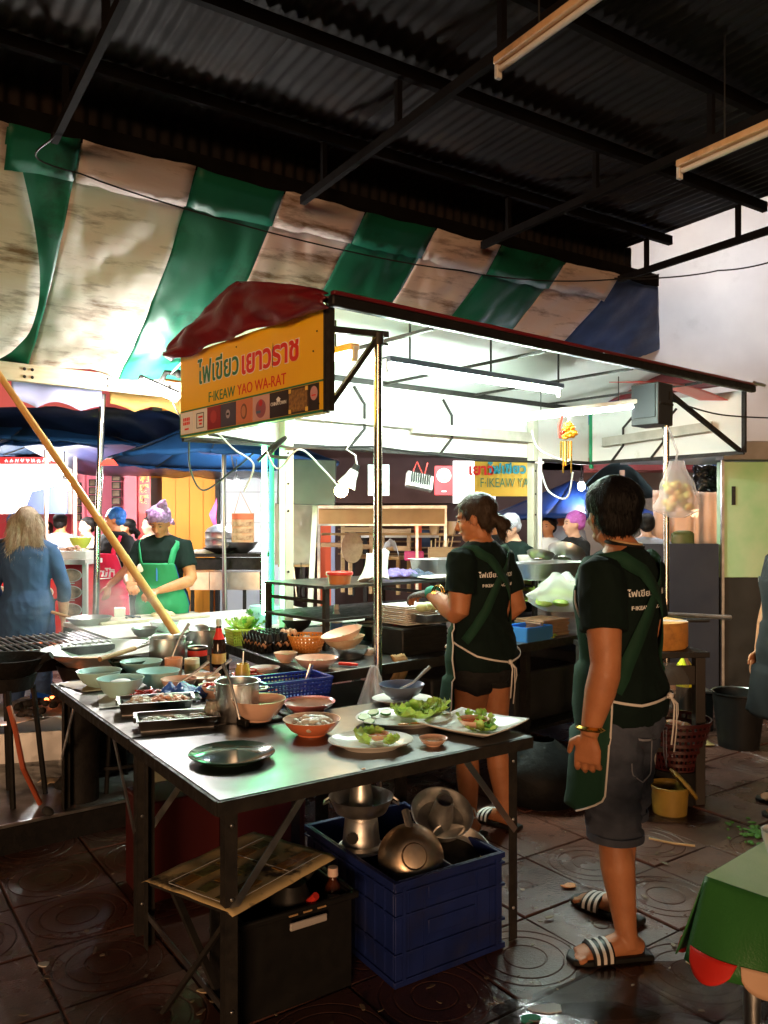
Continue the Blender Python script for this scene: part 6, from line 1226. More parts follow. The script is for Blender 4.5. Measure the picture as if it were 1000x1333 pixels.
t = thing('cleaver', 'steel cleaver lying on the chopping block', 'cleaver', V(1.60, 4.44, .975), radians(-12)); MB().box((0, 0, 0), (.16, .08, .003)).build('blade', M['old_steel'], t); MB().tube([(.08, .02, 0), (.20, .02, .004)], .011, 8).build('handle', M['dark_iron'], t)
o = MB().tube([V(1.20, 4.72, 1.02), V(1.42, 4.70, .995), V(2.05, 4.72, .96)], [.010, .012, .014], 8).build('sharpening_steel', M['steel']); tag(o, 'long pale steel rod behind the chopping block', 'rod')
rb_ = thing('red_basket', 'dark red woven plastic basket under the chopping block table', 'basket', V(1.60, 4.40, .18)); b = MB()
for k in range(36): a = 2 * pi * k / 36; b.bar((.12 * cos(a), .12 * sin(a), 0), (.19 * cos(a), .19 * sin(a), .26), .012, .004, (cos(a), sin(a), 0))
b.build('staves', M['dark_red_plastic'], rb_)
for k in range(8): r = .12 + .07 * k / 7; MB().lathe([(r - .004, .26 * k / 7 - .009), (r + .004, .26 * k / 7 - .009), (r + .004, .26 * k / 7 + .009), (r - .004, .26 * k / 7 + .009)], n=36, closed=True).build('hoop', M['dark_red_plastic'], rb_)
MB().lathe([(0, .01), (.13, .01)], n=24).build('base', M['dark_red_plastic'], rb_); heap('bones', rb_, 'pink_food', 7, .02, -.02, .20, .09, .05, .03, 4, (1.8, .5, .5)); MB().lathe([(0, -.18), (.14, -.18), (.14, -.001), (0, -.001)], n=24).build('stand', M['soot'], rb_)
yp = thing('yellow_pot', 'open yellow plastic tub with its lid ajar on the floor', 'tub', on(872, 1058, 0)); MB().lathe([(0, 0), (.085, 0), (.095, .14), (.105, .145), (.10, .15), (.088, .14), (.08, .01), (0, .01)], n=28).build('tub', M['yellow_plastic'], yp); MB().lathe([(0, 0), (.095, 0), (.098, .012), (.085, .02), (0, .012)], (.055, -.03, .155), 28, Matrix.Rotation(radians(50), 3, 'Y')).build('lid', M['yellow_plastic'], yp); MB().lathe([(0, .10), (.085, .10)], n=24).build('contents', M['dark_broth'], yp)
cbg = MB().grid(lambda a, c: V((.02 + .09 * sin(pi * min(c + .1, 1))) * cos(2 * pi * a), (.02 + .06 * sin(pi * c)) * sin(2 * pi * a), -.26 * c), 24, 14).build('clear_bag', mat('grey film', (.20, .19, .18), .25, 0, alpha=.28, bump=.9, bscale=25), loc=V(1.50, 4.22, .78), smooth=180); tag(cbg, 'limp clear bag hanging from the chopping block table', 'bag')
o = thing('yellow_bottle', 'yellow cleaning bottle between the block table and the partition', 'bottle', V(1.88, 5.0, .50)); MB().lathe([(0, -.5), (.05, -.5), (.05, -.001), (0, -.001)], n=18).build('stand', M['black_plastic'], o); MB().lathe([(0, 0), (.05, 0), (.055, .02), (.055, .12), (.02, .17), (.02, .20), (0, .20)], n=20).build('bottle', mat('neon yellow', (.72, .75, .03), .35), o); MB().tube([(-.02, -.06, .20), (.08, -.06, -.05)], .012, 8).build('brush_handle', M['wood'], o)
bk_ = thing('black_bucket', 'black plastic bucket standing against the partition wall', 'bucket', V(2.42, 5.45, 0)); MB().lathe([(0, 0), (.13, 0), (.17, .36), (.18, .365), (.18, .375), (.165, .37), (.125, .01), (0, .01)], n=32).build('bucket', M['black_plastic'], bk_); MB().tube([V(.17 * cos(a), .17 * sin(a), .37 + .0 * a) for a in [pi * k / 10 for k in range(11)]], .006, 6).build('handle', M['steel'], bk_)
o = thing('low_crate', 'dark crate with a red packet behind the black bucket', 'crate', V(2.18, 6.0, 0)); MB().box((0, 0, .14), (.45, .35, .28)).build('crate', M['black_plastic'], o, bevel=.01); MB().box((0, 0, .285), (.46, .36, .012)).build('rim', M['steel'], o); MB().box((.02, -.05, .31), (.18, .12, .035)).build('packet', M['pink_food'], o)
o = MB().grid(lambda a, c: V((a - .5) * .4, (c - .5) * .25, .012 + .015 * noise.noise(V(a * 5, c * 5, 2))), 14, 10).build('cardboard_scrap', mat('tan card', (.42, .30, .12), .7), loc=V(2.05, 5.55, 0), smooth=180, solid=.004); tag(o, 'tan scrap of cardboard on the floor by the crate', 'litter')
dk = thing('rubbish_sack', 'black rubbish sack slumped on the floor behind the short haired woman', 'sack', V(.86, 4.35, 0)); MB().grid(lambda a, c: V((.05 + .19 * sin(pi * min(1, c * .75 + .22))) * cos(2 * pi * a) * (1 + .25 * noise.noise(V(cos(6.28 * a) * 2, sin(6.28 * a) * 2, c * 4))), (.05 + .15 * sin(pi * min(1, c * .75 + .22))) * sin(2 * pi * a), .34 * c), 32, 16).build('film', mat('black sack film', (.005, .005, .005), .6, spec=.2, bump=.5, bscale=20), dk, smooth=180)
o = MB().grid(lambda a, c: V((a - .5) * .16 * (.4 + .6 * c), .02 * sin(a * 9), .17 * (1 - c) + .01), 10, 8).build('torn_bag', mat('dirty white film', (.40, .40, .40), .3), loc=on(722, 1052, 0), rot=(0, .2, .3), smooth=180, solid=.004); tag(o, 'torn whitish plastic bag at the foot of the counter', 'bag')

# table with a printed cloth in the near right corner
tc0 = V(.70, 1.74, 0); ga = radians(41); gu = V(cos(ga), sin(ga), 0); gv = V(sin(ga), -cos(ga), 0)
gt = thing('side_table', 'table hidden under the green flowered cloth at the right edge', 'table', tc0, ga - pi / 2)
MB().box((.40, .40, .72), (.78, .78, .03)).build('top', M['wood'], gt)
for x in (.07, .73):
    for y in (.07, .73): MB().tube([(x, y, 0), (x, y, .705)], .018, 10).build('leg', M['steel'], gt)
gc = thing('green_tablecloth', 'glossy green tablecloth with red and peach scalloped hem', 'tablecloth', tc0, ga - pi / 2)
gm = mat('green oilcloth', (.05, .22, .05), .3, 0, c2=(.035, .15, .035), scale=4, bump=.2, bscale=200); gtop = mat('lit green oilcloth', (.66, .72, .42), .32, 0, c2=(.34, .52, .18), scale=3.0, bump=.2, bscale=200)  # brightness of the lit tabletop is put into the paler top cloth
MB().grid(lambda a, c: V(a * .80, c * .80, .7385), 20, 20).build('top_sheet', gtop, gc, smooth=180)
def skirtx(a, c): s_ = .035 * c * (1 + .6 * sin(a * 19)); return V(a * .80 - .03 * c * (1 - a), -s_, .7385 - .181 * c)
def skirty(a, c): s_ = .035 * c * (1 + .6 * sin(a * 17 + 1)); return V(-s_, a * .80 - .03 * c * (1 - a), .7385 - .181 * c)
for fn in (skirtx, skirty):
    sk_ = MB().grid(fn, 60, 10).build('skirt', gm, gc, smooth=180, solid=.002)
    for k in range(7):
        b = MB(); a0 = .01 + .135 * k
        def sc(a, c): 
            aa = a0 + .128 * a; e = sqrt(max(0, 1 - (2 * a - 1) ** 2)); p_ = fn(min(aa, 1), .80 + .30 * c * e); n_ = V(0, -.004, 0) if fn is skirtx else V(-.004, 0, 0); return p_ + n_
        b.grid(sc, 14, 5); b.build('scallop', M['red_print'] if k % 2 == 0 else mat('peach print', (.72, .46, .30), .4), gc, smooth=180, solid=.002)
t = thing('white_cup', 'white cup at the very right edge on the green tablecloth', 'cup', V(.905, 1.82, .7395)); MB().lathe([(0, 0), (.024, 0), (.026, .004), (.040, .05), (.042, .066), (.039, .066), (.036, .05), (.022, .008), (0, .008)], n=28).build('cup', M['white_melamine'], t)
for k, (px, py, w_, m_, lab, cat) in enumerate(((741, 1155, .05, 'orange_basket', 'orange leaf lying on the wet paving by the sandal', 'leaf'), (712, 1316, .07, 'paper', 'torn scrap of white paper at the bottom edge', 'paper'), (690, 1329, .05, 'apron_bright', 'bright green scrap at the bottom edge of the floor', 'scrap'), (905, 1255, .05, 'garlic', 'yellowish scrap in the puddle by the green tablecloth', 'scrap'), (57, 1258, .035, 'paper', 'tiny white paper flake on the dark floor at the left', 'paper'), (265, 1293, .03, 'garlic', 'small tan flake on the floor before the black bin', 'scrap'))):
    c_ = on(px, py, 0); o = MB().prism(blob(0, 0, w_ / 2, 12, k + 20, 1.3, .8), .003, .006).build('litter', M[m_], loc=c_ + V(0, 0, .003)); tag(o, lab, cat)
o = MB().tube([on(845, 1094, 0) + V(0, 0, .01), on(875, 1100, 0) + V(0, 0, .008), on(905, 1104, 0) + V(0, 0, .01)], .005, 6).build('drinking_straw', M['pale_wood']); tag(o, 'pale straw lying on the floor behind the short haired woman', 'straw')
b = MB()
q = random.Random(9)
for i in range(60):
    c_ = on(985 + q.gauss(0, 16), 1086 + q.gauss(0, 8), 0); b.ell(c_ + V(0, 0, .008), (.018 * q.random() + .006, .012, .006), 6, Matrix.Rotation(q.uniform(0, 6), 3, 'Z'))
o = b.build('vegetable_trimmings', M['herb']); tag(o, 'scattered dark vegetable trimmings on the floor at the right', 'trimmings', kind='stuff')
# red menu stand at the left
ms = thing('menu_stand', 'red menu stand with oval dish photos behind the blond woman', 'stand', at(40, 830, 6.9)); o_ = V(ms.location)
panel('front', -30, 735, 109, 832, 6.9, .35, mat('red menu board', (.66, .02, .03), .4), ms, o_); panel('top', -32, 729, 111, 735, 6.86, .42, M['white_enamel'], ms, o_); panel('side_post', 107, 733, 113, 900, 6.88, .04, M['white_enamel'], ms, o_)
dm = mat('dish photo print', (.16, .12, .08), .4, 0, c2=(.72, .55, .38), scale=16)
for i, px in enumerate((-4, 55, 92)):
    for j, py in enumerate((749, 771, 794)):
        c_ = at(px, py, 6.892) - o_; f = MB().prism([(.098 * cos(2 * pi * k / 24), .058 * sin(2 * pi * k / 24)) for k in range(24)], 0, .004, Matrix.Rotation(pi / 2, 3, 'X'), c_).build('dish_plate', M['white_print'], ms); MB().prism([(.091 * cos(2 * pi * k / 24), .052 * sin(2 * pi * k / 24)) for k in range(24)], 0, .004, Matrix.Rotation(pi / 2, 3, 'X'), c_ + V(0, -.004, 0)).build('dish_photo', dm, ms)
        MB().box(c_ + V(0, -.002, -.068), (.07, .003, .008)).build('caption', M['white_print'], ms)
t = thing('ice_tub', 'tub of pink packets and ice on the red menu stand', 'tub', at(92, 729, 7.0)); MB().box((0, .08, .04), (.30, .22, .08)).build('tub', M['white_enamel'], t, bevel=.01); heap('packets', t, 'pink_food', 14, 0, .08, .08, .10, .04, .035, 2)
o = thing('lime_basin', 'lime yellow basin on the table behind the blond woman', 'basin', at(96, 728, 7.9)); MB().lathe([(0, 0), (.10, 0), (.14, .10), (.135, .10), (.1, .01), (0, .01)], n=24).build('basin', M['lime_plastic'], o)
dt = thing('dining_table', 'dining table with green bowls where the customers sit', 'table', at(105, 815, 9.0)); h_ = at(105, 716, 9.0).z - dt.location.z
MB().box((0, 0, h_), (1.5, .7, .04)).build('top', M['dark_iron'], dt)
for x in (-.6, .6): MB().box((x, 0, h_ / 2 - .02), (.05, .5, h_ - .03)).build('leg', M['dark_iron'], dt)
t = bowl('pale green bowl on the dining table of the customers', at(105, 716, 8.9) + V(0, 0, .021), .12, .12, 'lime_plastic', 'white_food', .95)

# more clutter on the work table and counter
for k, (px, py, z, r, h_, m_, fl, lab) in enumerate(((345, 880, ZT, .075, .045, 'white_melamine', 'red_sauce', 'white bowl of red curry paste behind the blue basket'), (292, 912, ZT, .045, .035, 'white_melamine', 'brown_sauce', 'tiny white saucer of sauce beside the red tub'), (246, 858, ZT, .055, .05, 'steel', 'dark_broth', 'small steel sauce cup between the two stock pots'), (318, 918, ZT, .04, .03, 'teal', 'garlic', 'tiny teal dish of garlic behind the saucepan handle'), (372, 862, ZC, .06, .05, 'peach', 'herb', 'small peach bowl of herbs before the egg trays'), (480, 852, ZC, .05, .03, 'white_melamine', 'red_sauce', 'small white bowl of chilli next to the front pole'), (640, 838, ZC, .07, .05, 'white_melamine', None, 'plain white bowl on the counter behind the aproned woman'))):
    bowl(lab, on(px, py, z), r, h_, m_, fl, .7)
for k, (px, py, z, a_, lab) in enumerate(((222, 846, ZT + .12, .6, 'steel ladle standing in the tall pot'), (312, 915, ZT + .12, 2.4, 'steel spoon standing in the saucepan'))):
    c_ = on(px, py, z) ; t = thing('ladle', lab, 'ladle', c_); MB().tube([(0, 0, -.06), (.05 * cos(a_), .05 * sin(a_), .06), (.10 * cos(a_), .10 * sin(a_), .13)], [(.004, .003), (.005, .003), (.008, .003)], 8).build('handle', M['steel'], t)
for k, (px, py, lab) in enumerate(((150, 742, 'pair of steel tongs hanging left of the plastic sheet edge'), (382, 752, 'pair of long tongs hanging below the plastic sheet'), (392, 756, 'black handled spatula hanging beside the long tongs'))[1:]):
    t = thing('tongs', lab, 'utensil', at(px, 738, 7.5)); MB().tube([(0, 0, 0), (-.02, 0, -.28)], .008, 6).build('arm', M['steel'] if k == 0 else M['black_plastic'], t); MB().tube([(0, 0, 0), (.03, 0, -.28)], .008, 6).build('arm', M['steel'] if k == 0 else M['black_plastic'], t); MB().tube([(0, 0, 0), (0, 0, .04)], .004, 6).build('hook', M['wire_black'], t)
o = panel('utensil_rail', 362, 735, 408, 738, 7.5, .03, M['wood']); tag(o, 'thin wooden rail holding the hanging tongs', 'rail')

b = MB(); q = random.Random(31)
for i in range(170):
    px, py = q.uniform(-20, 1020), 900 + 440 * q.random() ** .8; c_ = on(px, py, 0)
    if py < 1120 and px < 240: continue
    r_ = q.uniform(.003, .012); b.prism(blob(0, 0, r_, 7, i, q.uniform(.8, 2.2), .8), .0, .002, Matrix.Rotation(q.uniform(0, 6.28), 3, 'Z') @ Matrix.Rotation(q.uniform(-.15, .15), 3, 'X'), c_ + V(0, 0, .007))
o = b.build('floor_litter', mat('tiny litter', (.34, .26, .18), .7, 0, c2=(.10, .07, .04), scale=3)); tag(o, 'tiny scraps and crumbs strewn over the wet paving', 'litter', kind='stuff')

# ------------------------------------------------------------------ people
def remesh(b, name, m_, parent, vox, smooth_it=4, wrinkle=0.0, wscale=9.0, seed=0, stretch=(1, 1, 1)):
    o = b.build(name, m_, None, smooth=180)
    md = o.modifiers.new('r', 'REMESH'); md.mode = 'VOXEL'; md.voxel_size = vox
    if smooth_it: ms = o.modifiers.new('s', 'SMOOTH'); ms.iterations = smooth_it; ms.factor = .5
    dg = bpy.context.evaluated_depsgraph_get(); me = bpy.data.meshes.new_from_object(o.evaluated_get(dg)); me.name = name
    old = o.data; o.modifiers.clear(); o.data = me; bpy.data.meshes.remove(old)
    if not me.materials: me.materials.append(m_)
    if wrinkle:
        ns = [v.normal.copy() for v in me.vertices]
        for v, n_ in zip(me.vertices, ns):
            c = v.co; q = V(c.x * wscale * stretch[0], c.y * wscale * stretch[1], c.z * wscale * stretch[2] + seed)
            d = .5 * noise.noise(q) + .35 * noise.noise(q * 2.3) + .8 * (.45 - min(.9, abs(noise.noise(V(q.x * 1.1 + q.z * .7, q.y * 1.1 - q.z * .5, q.z * .9) + V(3, 1, 2))) * 2.6)) + .35 * (.45 - min(.9, abs(noise.noise(q * 2.1 + V(9, 4, 1))) * 2.6))
            v.co = c + n_ * (d * wrinkle)
    me.shade_smooth(); o.parent = parent; return o
TORSO = [(.76, .150, .105, -.010), (.86, .172, .122, -.014), (.95, .160, .113, -.006), (1.03, .142, .102, 0), (1.12, .148, .106, .002), (1.22, .164, .116, .006), (1.30, .170, .108, .0), (1.36, .160, .088, -.006), (1.40, .118, .068, -.008), (1.435, .062, .056, -.010)]
def prof(z, wf=1.0):
    T = TORSO
    if z <= T[0][0]: return .165 * wf, .125 * wf, -.008
    for a, c in zip(T, T[1:]):
        if z <= c[0]:
            t = (z - a[0]) / (c[0] - a[0]); return tuple((a[i] + (c[i] - a[i]) * t) * (wf if i < 3 else 1) for i in (1, 2, 3))
    return T[-1][1], T[-1][2], T[-1][3]
def loft(b, secs, n=28):
    vs = []; m = len(secs)
    for (c, rx, ry) in secs:
        for k in range(n):
            t = 2 * pi * k / n; e = .86; sx = abs(cos(t)) ** e * (1 if cos(t) >= 0 else -1); sy = abs(sin(t)) ** e * (1 if sin(t) >= 0 else -1)
            vs.append(Vector(c) + V(rx * sx, ry * sy, 0))
    b.add(vs, [(i * n + k, i * n + (k + 1) % n, (i + 1) * n + (k + 1) % n, (i + 1) * n + k) for i in range(m - 1) for k in range(n)] + [tuple(range(n - 1, -1, -1)), tuple(range((m - 1) * n, m * n))])
def limb(b, a, c, d, r, n=28):
    a, c, d = Vector(a), Vector(c), Vector(d)
    pts = [a, a.lerp(c, .3), a.lerp(c, .7), a.lerp(c, .95), c.lerp(d, .08), c.lerp(d, .35), c.lerp(d, .7), d]
    b.tube(pts, r, n)
def hand(b, w_, d, nrm, side, curl, s_=1.0, n=8):
    d = Vector(d).normalized(); nrm = Vector(nrm); nrm = (nrm - d * nrm.dot(d)).normalized(); lat = d.cross(nrm).normalized() * side   # lat points to the thumb side
    L_ = .088 * s_
    b.tube([w_ - d * .02, w_ + d * .01, w_ + d * L_ * .5, w_ + d * L_], [(.024 * s_, .018 * s_), (.027 * s_, .017 * s_), (.041 * s_, .015 * s_), (.042 * s_, .012 * s_)], 12, up=lat)
    for k, (o_, ln) in enumerate(((.033, .070), (.011, .080), (-.011, .074), (-.032, .058))):
        p = w_ + d * L_ * (.96 if 0 < k < 3 else .92) + lat * o_ * s_; pts = [p - d * .02 * s_, p]; a = 0; dd = d + lat * (o_ * 1.5)
        for j in range(3):
            a += curl * (.75 + .12 * k + .25 * j); e = (dd.normalized() * cos(a) + nrm * sin(a)); p = p + e * ln * s_ * (.42, .32, .26)[j]; pts.append(p.copy())
        b.tube(pts, [.0095 * s_, .0095 * s_, .009 * s_, .0082 * s_, .0062 * s_], n)
    p = w_ + d * .018 * s_ + lat * .026 * s_; pts = [p, p + (d * .5 + lat * .75 + nrm * .25).normalized() * .034 * s_, p + (d * .5 + lat * .75 + nrm * .25).normalized() * .034 * s_ + (d * .85 + lat * .25 + nrm * .45).normalized() * .030 * s_, p + (d * .5 + lat * .75 + nrm * .25).normalized() * .034 * s_ + (d * .85 + lat * .25 + nrm * .45).normalized() * .054 * s_]
    b.tube(pts, [.014 * s_, .0115 * s_, .010 * s_, .0075 * s_], n)
def foot(b, a, yaw, s_=1.0):
    R_ = Matrix.Rotation(yaw, 3, 'Z'); a = Vector(a)
    def q(x, y, z): return a + R_ @ V(x * s_, y * s_, 0) + V(0, 0, (z - a.z))
    b.tube([q(0, -.055, .035), q(0, -.03, .045), q(0, .03, .050), q(.004, .09, .036), q(.008, .15, .026), q(.008, .178, .022)], [(.025, .024), (.034, .034), (.036, .040), (.042, .026), (.046, .017), (.036, .012)], 14, up=R_ @ V(1, 0, 0))
    for k in range(5): b.tube([q(-.034 + .018 * k, .165 - abs(k - 1) * .006, .022), q(-.034 + .018 * k, .198 - abs(k - 1.2) * .010, .017)], [.0105 if k else .013, .008 if k else .011], 8)
SK = {}
def person(label, loc, rz, h=1.65, wf=1.0, skin='skin', shirt='shirt_green', sleeve=.55, hem=.80, bottom='black_shorts', bot_z=.45, hair='hair', style='short', yaw=0., pitch=0., lean=0., LA=((-.22, .02, 1.03), (-.22, .10, .80)), RA=((.22, .02, 1.03), (.22, .10, .80)), Ld=(0, .2, -1), Rd=(0, .2, -1), Ln=(1, 0, 0), Rn=(-1, 0, 0), curl=.35, LF=(-.10, 0, 0.), RF=(.10, 0, 0.), vox=.011, strands=0, sandals=True, group=None, face=True, glove=False, slack=.014, hfwd=0., hsc=1.0, hpuff=1.0, armf=1.12):
    s_ = h / 1.65; t = thing('person', label, 'person', loc, rz, group); t.scale = (s_, s_, s_)
    def tp(p): p = Vector(p); return p + V(0, lean * max(0, p.z - .9), -abs(lean) * max(0, p.z - .9) * .1)
    sk = M[skin]; hf = (1 + wf) / 2
    # body
    b = MB(); loft(b, [(tp((0, y, z)), rx * wf - .006, ry * wf - .006) for z, rx, ry, y in TORSO])
    b.tube([tp((0, -.012, 1.36)), tp((0, -.008, 1.42)), tp((0, hfwd, 1.48))], [.064 * hf, .053 * hf, .050 * hf], 16)
    HC = tp((0, .004 + hfwd, 1.542)); Rh = Matrix.Rotation(yaw, 3, 'Z') @ Matrix.Rotation(pitch, 3, 'X')
    NB = tp((0, -.01 + hfwd * .6, 1.45))
    def hp(x, y, z): return NB + Rh @ (V(x, y, z) * hsc + (HC - NB))
    for c, r in (((0, -.012, .032), (.072, .091, .078)), ((0, .020, -.025), (.061, .066, .080)), ((0, .046, -.086), (.036, .038, .026)), ((0, .070, .022), (.048, .018, .012)), ((0, .080, -.062), (.021, .012, .009)), ((.034, .055, -.03), (.022, .022, .022)), ((-.034, .055, -.03), (.022, .022, .022))): b.ell(hp(*c), r, 16, Rh)
    b.tube([hp(0, .078, .012), hp(0, .092, -.012), hp(0, .104, -.034), hp(0, .084, -.044)], [.007, .009, .0135, .009], 10)
    for x in (-1, 1): b.ell(hp(x * .073, -.006, -.012), (.010, .020, .031), 10, Rh)
    sh = {}
    for sd_, (el, wr), hd, nn in ((-1, LA, Ld, Ln), (1, RA, Rd, Rn)):
        S_ = tp((sd_ * .168 * wf, -.006, 1.335)); E_ = tp(el); W_ = tp(wr); sh[sd_] = (S_, E_, W_)
        limb(b, S_, E_, W_, [.054 * armf, .053 * armf, .045 * armf, .040 * armf, .042 * armf, .041 * armf, .032 * armf, .0262 * (1 + armf) / 2]); hand(b, W_, hd, nn, sd_, curl, (1.5 + armf) / 2.5)
    for sd_, (ax, ay, fy) in ((-1, LF), (1, RF)):
        A_ = V(ax, ay, .075); Hj = V(sd_ * .088 * wf, -.01, .80); Kn = Hj.lerp(A_, .52) + V(0, .025, 0)
        limb(b, Hj, Kn, A_, [.088 * wf, .086 * wf, .068 * hf, .056 * hf, .054 * hf, .058 * hf, .046, .035], 28); b.tube([A_ + V(0, 0, .02), A_ + V(0, -.01, -.035)], [.036, .034], 12); foot(b, (ax, ay, 0), fy)
        if sandals:
            sp = thing_part = MB(); R_ = Matrix.Rotation(fy, 3, 'Z'); oc = V(ax, ay, 0)
            out = [(-.040, -.085), (.040, -.085), (.046, -.02), (.050, .08), (.056, .15), (.045, .195), (.010, .215), (-.030, .205), (-.048, .16), (-.044, .06), (-.040, -.02)]
            o_s = MB().prism(out, 0.001, .022, R_, oc).build('sandal_sole', M['black_plastic'], t, bevel=.006)
            MB().grid(lambda a, c: oc + R_ @ V((.052 + .004 * c) * -cos(pi * a) * 1.06, .065 + .075 * c, 0) + V(0, 0, .012 + .056 * sin(pi * a) ** .7 * (1 - .28 * c)), 18, 4).build('sandal_strap', M['black_plastic'], o_s, smooth=180, solid=.006)
            for k in range(3): MB().grid(lambda a, c: oc + R_ @ V((.0555 + .004 * (c * .2 + k * .32)) * -cos(pi * a) * 1.06, .072 + .024 * k + .012 * c, 0) + V(0, 0, .0165 + .056 * sin(pi * a) ** .7 * (1 - .28 * (.1 + k * .32))), 18, 1).build('stripe', M['piping'], o_s, smooth=180)
    remesh(b, 'body', sk, t, vox, 8 if vox < .008 else 4)
    # hands in a glove
    if glove:
        S_, E_, W_ = sh[-1]; g = MB(); d = Vector(Ld).normalized()
        hand(g, W_, Ld, Ln, -1, curl, 1.13); remesh(g, 'glove', M['glove'], t, .0045, 2)
        MB().tube([W_ - d * .04, W_ - d * .012, W_ + d * .006], [.031, .034, .032], 16).build('glove_cuff', M['glove_cuff'], t)
    # shirt with sleeves
    b = MB(); zs = [hem] + [z for z, *_ in TORSO if z > hem + .03 and z < 1.42]
    loft(b, [(tp((0, prof(z, wf)[2], z)), prof(z, wf)[0] + slack + (.012 if z < 1.0 else 0), prof(z, wf)[1] + slack + (.012 if z < 1.0 else 0)) for z in zs] + [(tp((0, -.01, 1.425)), .066, .060)])
    for sd_ in (-1, 1):
        S_, E_, W_ = sh[sd_]; q = S_.lerp(E_, min(1, sleeve)); pts = [S_ + V(-sd_ * .05, 0, .012), S_, S_.lerp(q, .5), q]; ak = .012 + .054 * armf; rr = [.060, ak, ak, ak + .002]
        if sleeve > 1: q2 = E_.lerp(W_, sleeve - 1); pts += [q2]; rr = [.06, .064 * hf, .060 * hf, .055 * hf, .050]
        b.tube(pts, rr, 18)
    remesh(b, 'shirt', M[shirt], t, max(.008, vox), 3, .0105 if vox < .008 else .008, 6.0, len(label), (1, 1, .8))
    # shorts or trousers
    if bottom:
        b = MB(); loft(b, [(V(0, -.012, .74), .158 * wf, .112 * wf), (V(0, -.014, .80), .168 * wf + .008, .120 * wf + .006), (V(0, -.014, .86), .168 * wf, .118 * wf), (V(0, -.008, .92), .150 * wf, .105 * wf)])
        for sd_, (ax, ay, fy) in ((-1, LF), (1, RF)):
            A_ = V(ax, ay, .075); Hj = V(sd_ * .088 * wf, -.012, .82); Kn = Hj.lerp(A_, .52) + V(0, .022, 0); q = []
            for z in (.82, .72, .62, .52, .44, .34, .24, .12, .05):
                if z < bot_z: break
                q.append(z)
            q.append(bot_z); pts = []; rr = []
            for z in q:
                tt = (.82 - z) / (.82 - .075); p = Hj.lerp(A_, min(1, tt)) + V(0, .022 * (1 - abs(tt - .52) / .52), 0); pts.append(p); rr.append((.096 - .02 * tt) * wf + (.004 if bot_z > .3 else -.004 * tt))
            b.tube(pts, rr, 20)
        remesh(b, 'shorts' if bot_z > .3 else 'trousers', M[bottom], t, max(.008, vox), 3, .013 if vox < .008 else .005, 7, 3, (1, 1, 2.2))
    # hair or cap
    hm = M[hair]; b = MB()
    if style in ('short', 'bun', 'tied', 'long'):
        b.ell(hp(0, -.024, .042), (.082 * hsc * hpuff, .092 * hsc * hpuff, .080 * hsc * hpuff), 18, Rh); b.ell(hp(0, -.055, -.010), (.072 * hsc * hpuff, .052 * hsc * hpuff, .066 * hsc * hpuff), 14, Rh)
        for x in (-1, 1):
            if style != 'bun': b.ell(hp(x * .062, -.022, .012), (.020, .040, .052), 12, Rh)
            b.ell(hp(x * .048, .022, .064), (.022, .036, .024), 10, Rh)
        b.ell(hp(0, .040, .078), (.046, .030, .018), 10, Rh)
    if style == 'bun':
        for c, r in (((0, -.100, -.030), (.045, .034, .036)), ((.014, -.122, -.050), (.034, .030, .040)), ((-.014, -.125, -.058), (.032, .030, .044)), ((0, -.115, -.090), (.030, .024, .044)), ((0, -.150, -.06), (.020, .018, .028))): b.ell(hp(*c), r, 12, Rh)
    if style == 'tied': b.ell(hp(0, -.10, .06), (.035, .035, .035), 12, Rh)
    if style == 'long':
        for x, z1, r in ((0, -.27, .036), (.042, -.25, .034), (-.042, -.26, .034), (.075, -.20, .028), (-.075, -.21, .028)): b.tube([hp(x * .9, -.05, .05), hp(x * 1.15, -.085, -.05), hp(x * 1.25, -.10, -.14), hp(x * 1.2, -.105, z1)], [(.036, .03), (.038, .026), (r, .022), (.012, .008)], 12)
    if style == 'net': b.ell(hp(0, -.026, .045), (.090, .100, .084), 18, Rh); b.ell(hp(0, -.055, .0), (.080, .062, .066), 14, Rh)
    if style == 'bag':
        b.ell(hp(0, -.016, .060), (.092, .098, .086), 18, Rh); b.ell(hp(0, -.03, .02), (.090, .085, .05), 16, Rh); b.tube([hp(-.03, -.01, .12), hp(-.055, 0, .17), hp(-.075, .0, .205)], [(.05, .03), (.035, .02), (.006, .006)], 12); b.tube([hp(.05, -.01, .09), hp(.085, -.01, .095), (hp(.110, -.01, .085))], [(.030, .03), (.022, .018), (.005, .005)], 12); b.tube([hp(-.085, -.02, .0), hp(-.11, -.03, -.035)], [.028, .006], 10); b.tube([hp(.085, -.02, .0), hp(.10, -.03, -.04)], [.028, .006], 10)
    rough_ = .0045 if style in ('bag', 'net') else (.003 if strands else .002)
    ho = remesh(b, 'hat' if style in ('bag', 'net') else 'hair', hm, t, max(.005, vox * .7), 3, rough_, 26, 5, (1, 1, .5) if style not in ('bag', 'net') else (1, 1, 1))
    if strands:
        q = random.Random(5); sb2 = MB(); cs = ho.data.vertices; C_ = hp(0, -.015, .02); CR = hp(0, -.045, .11)
        for i in range(strands):
            v = cs[q.randrange(len(cs))]; p = v.co.copy(); nrm = v.normal.copy(); dn = (p - CR); dn = dn - nrm * dn.dot(nrm) + V(0, 0, -.02)
            if dn.length < 1e-4: continue
            dn.normalize(); sd2 = dn.cross(nrm).normalized(); L2 = q.uniform(.02, .055) * (2.2 if style == 'long' else 1); lift = q.uniform(.0015, .006); wd = q.uniform(.0008, .0022); off = sd2 * q.uniform(-.2, .2)
            p0 = p + nrm * .0008; p1 = p + nrm * lift + (dn + off).normalized() * L2 * .5; p2 = p + (dn + off * 1.6).normalized() * L2 + nrm * (lift * .4)
            sb2.add([p0 - sd2 * wd, p0 + sd2 * wd, p1 + sd2 * wd * .8, p1 - sd2 * wd * .8, p2], [(0, 1, 2, 3), (3, 2, 4)])
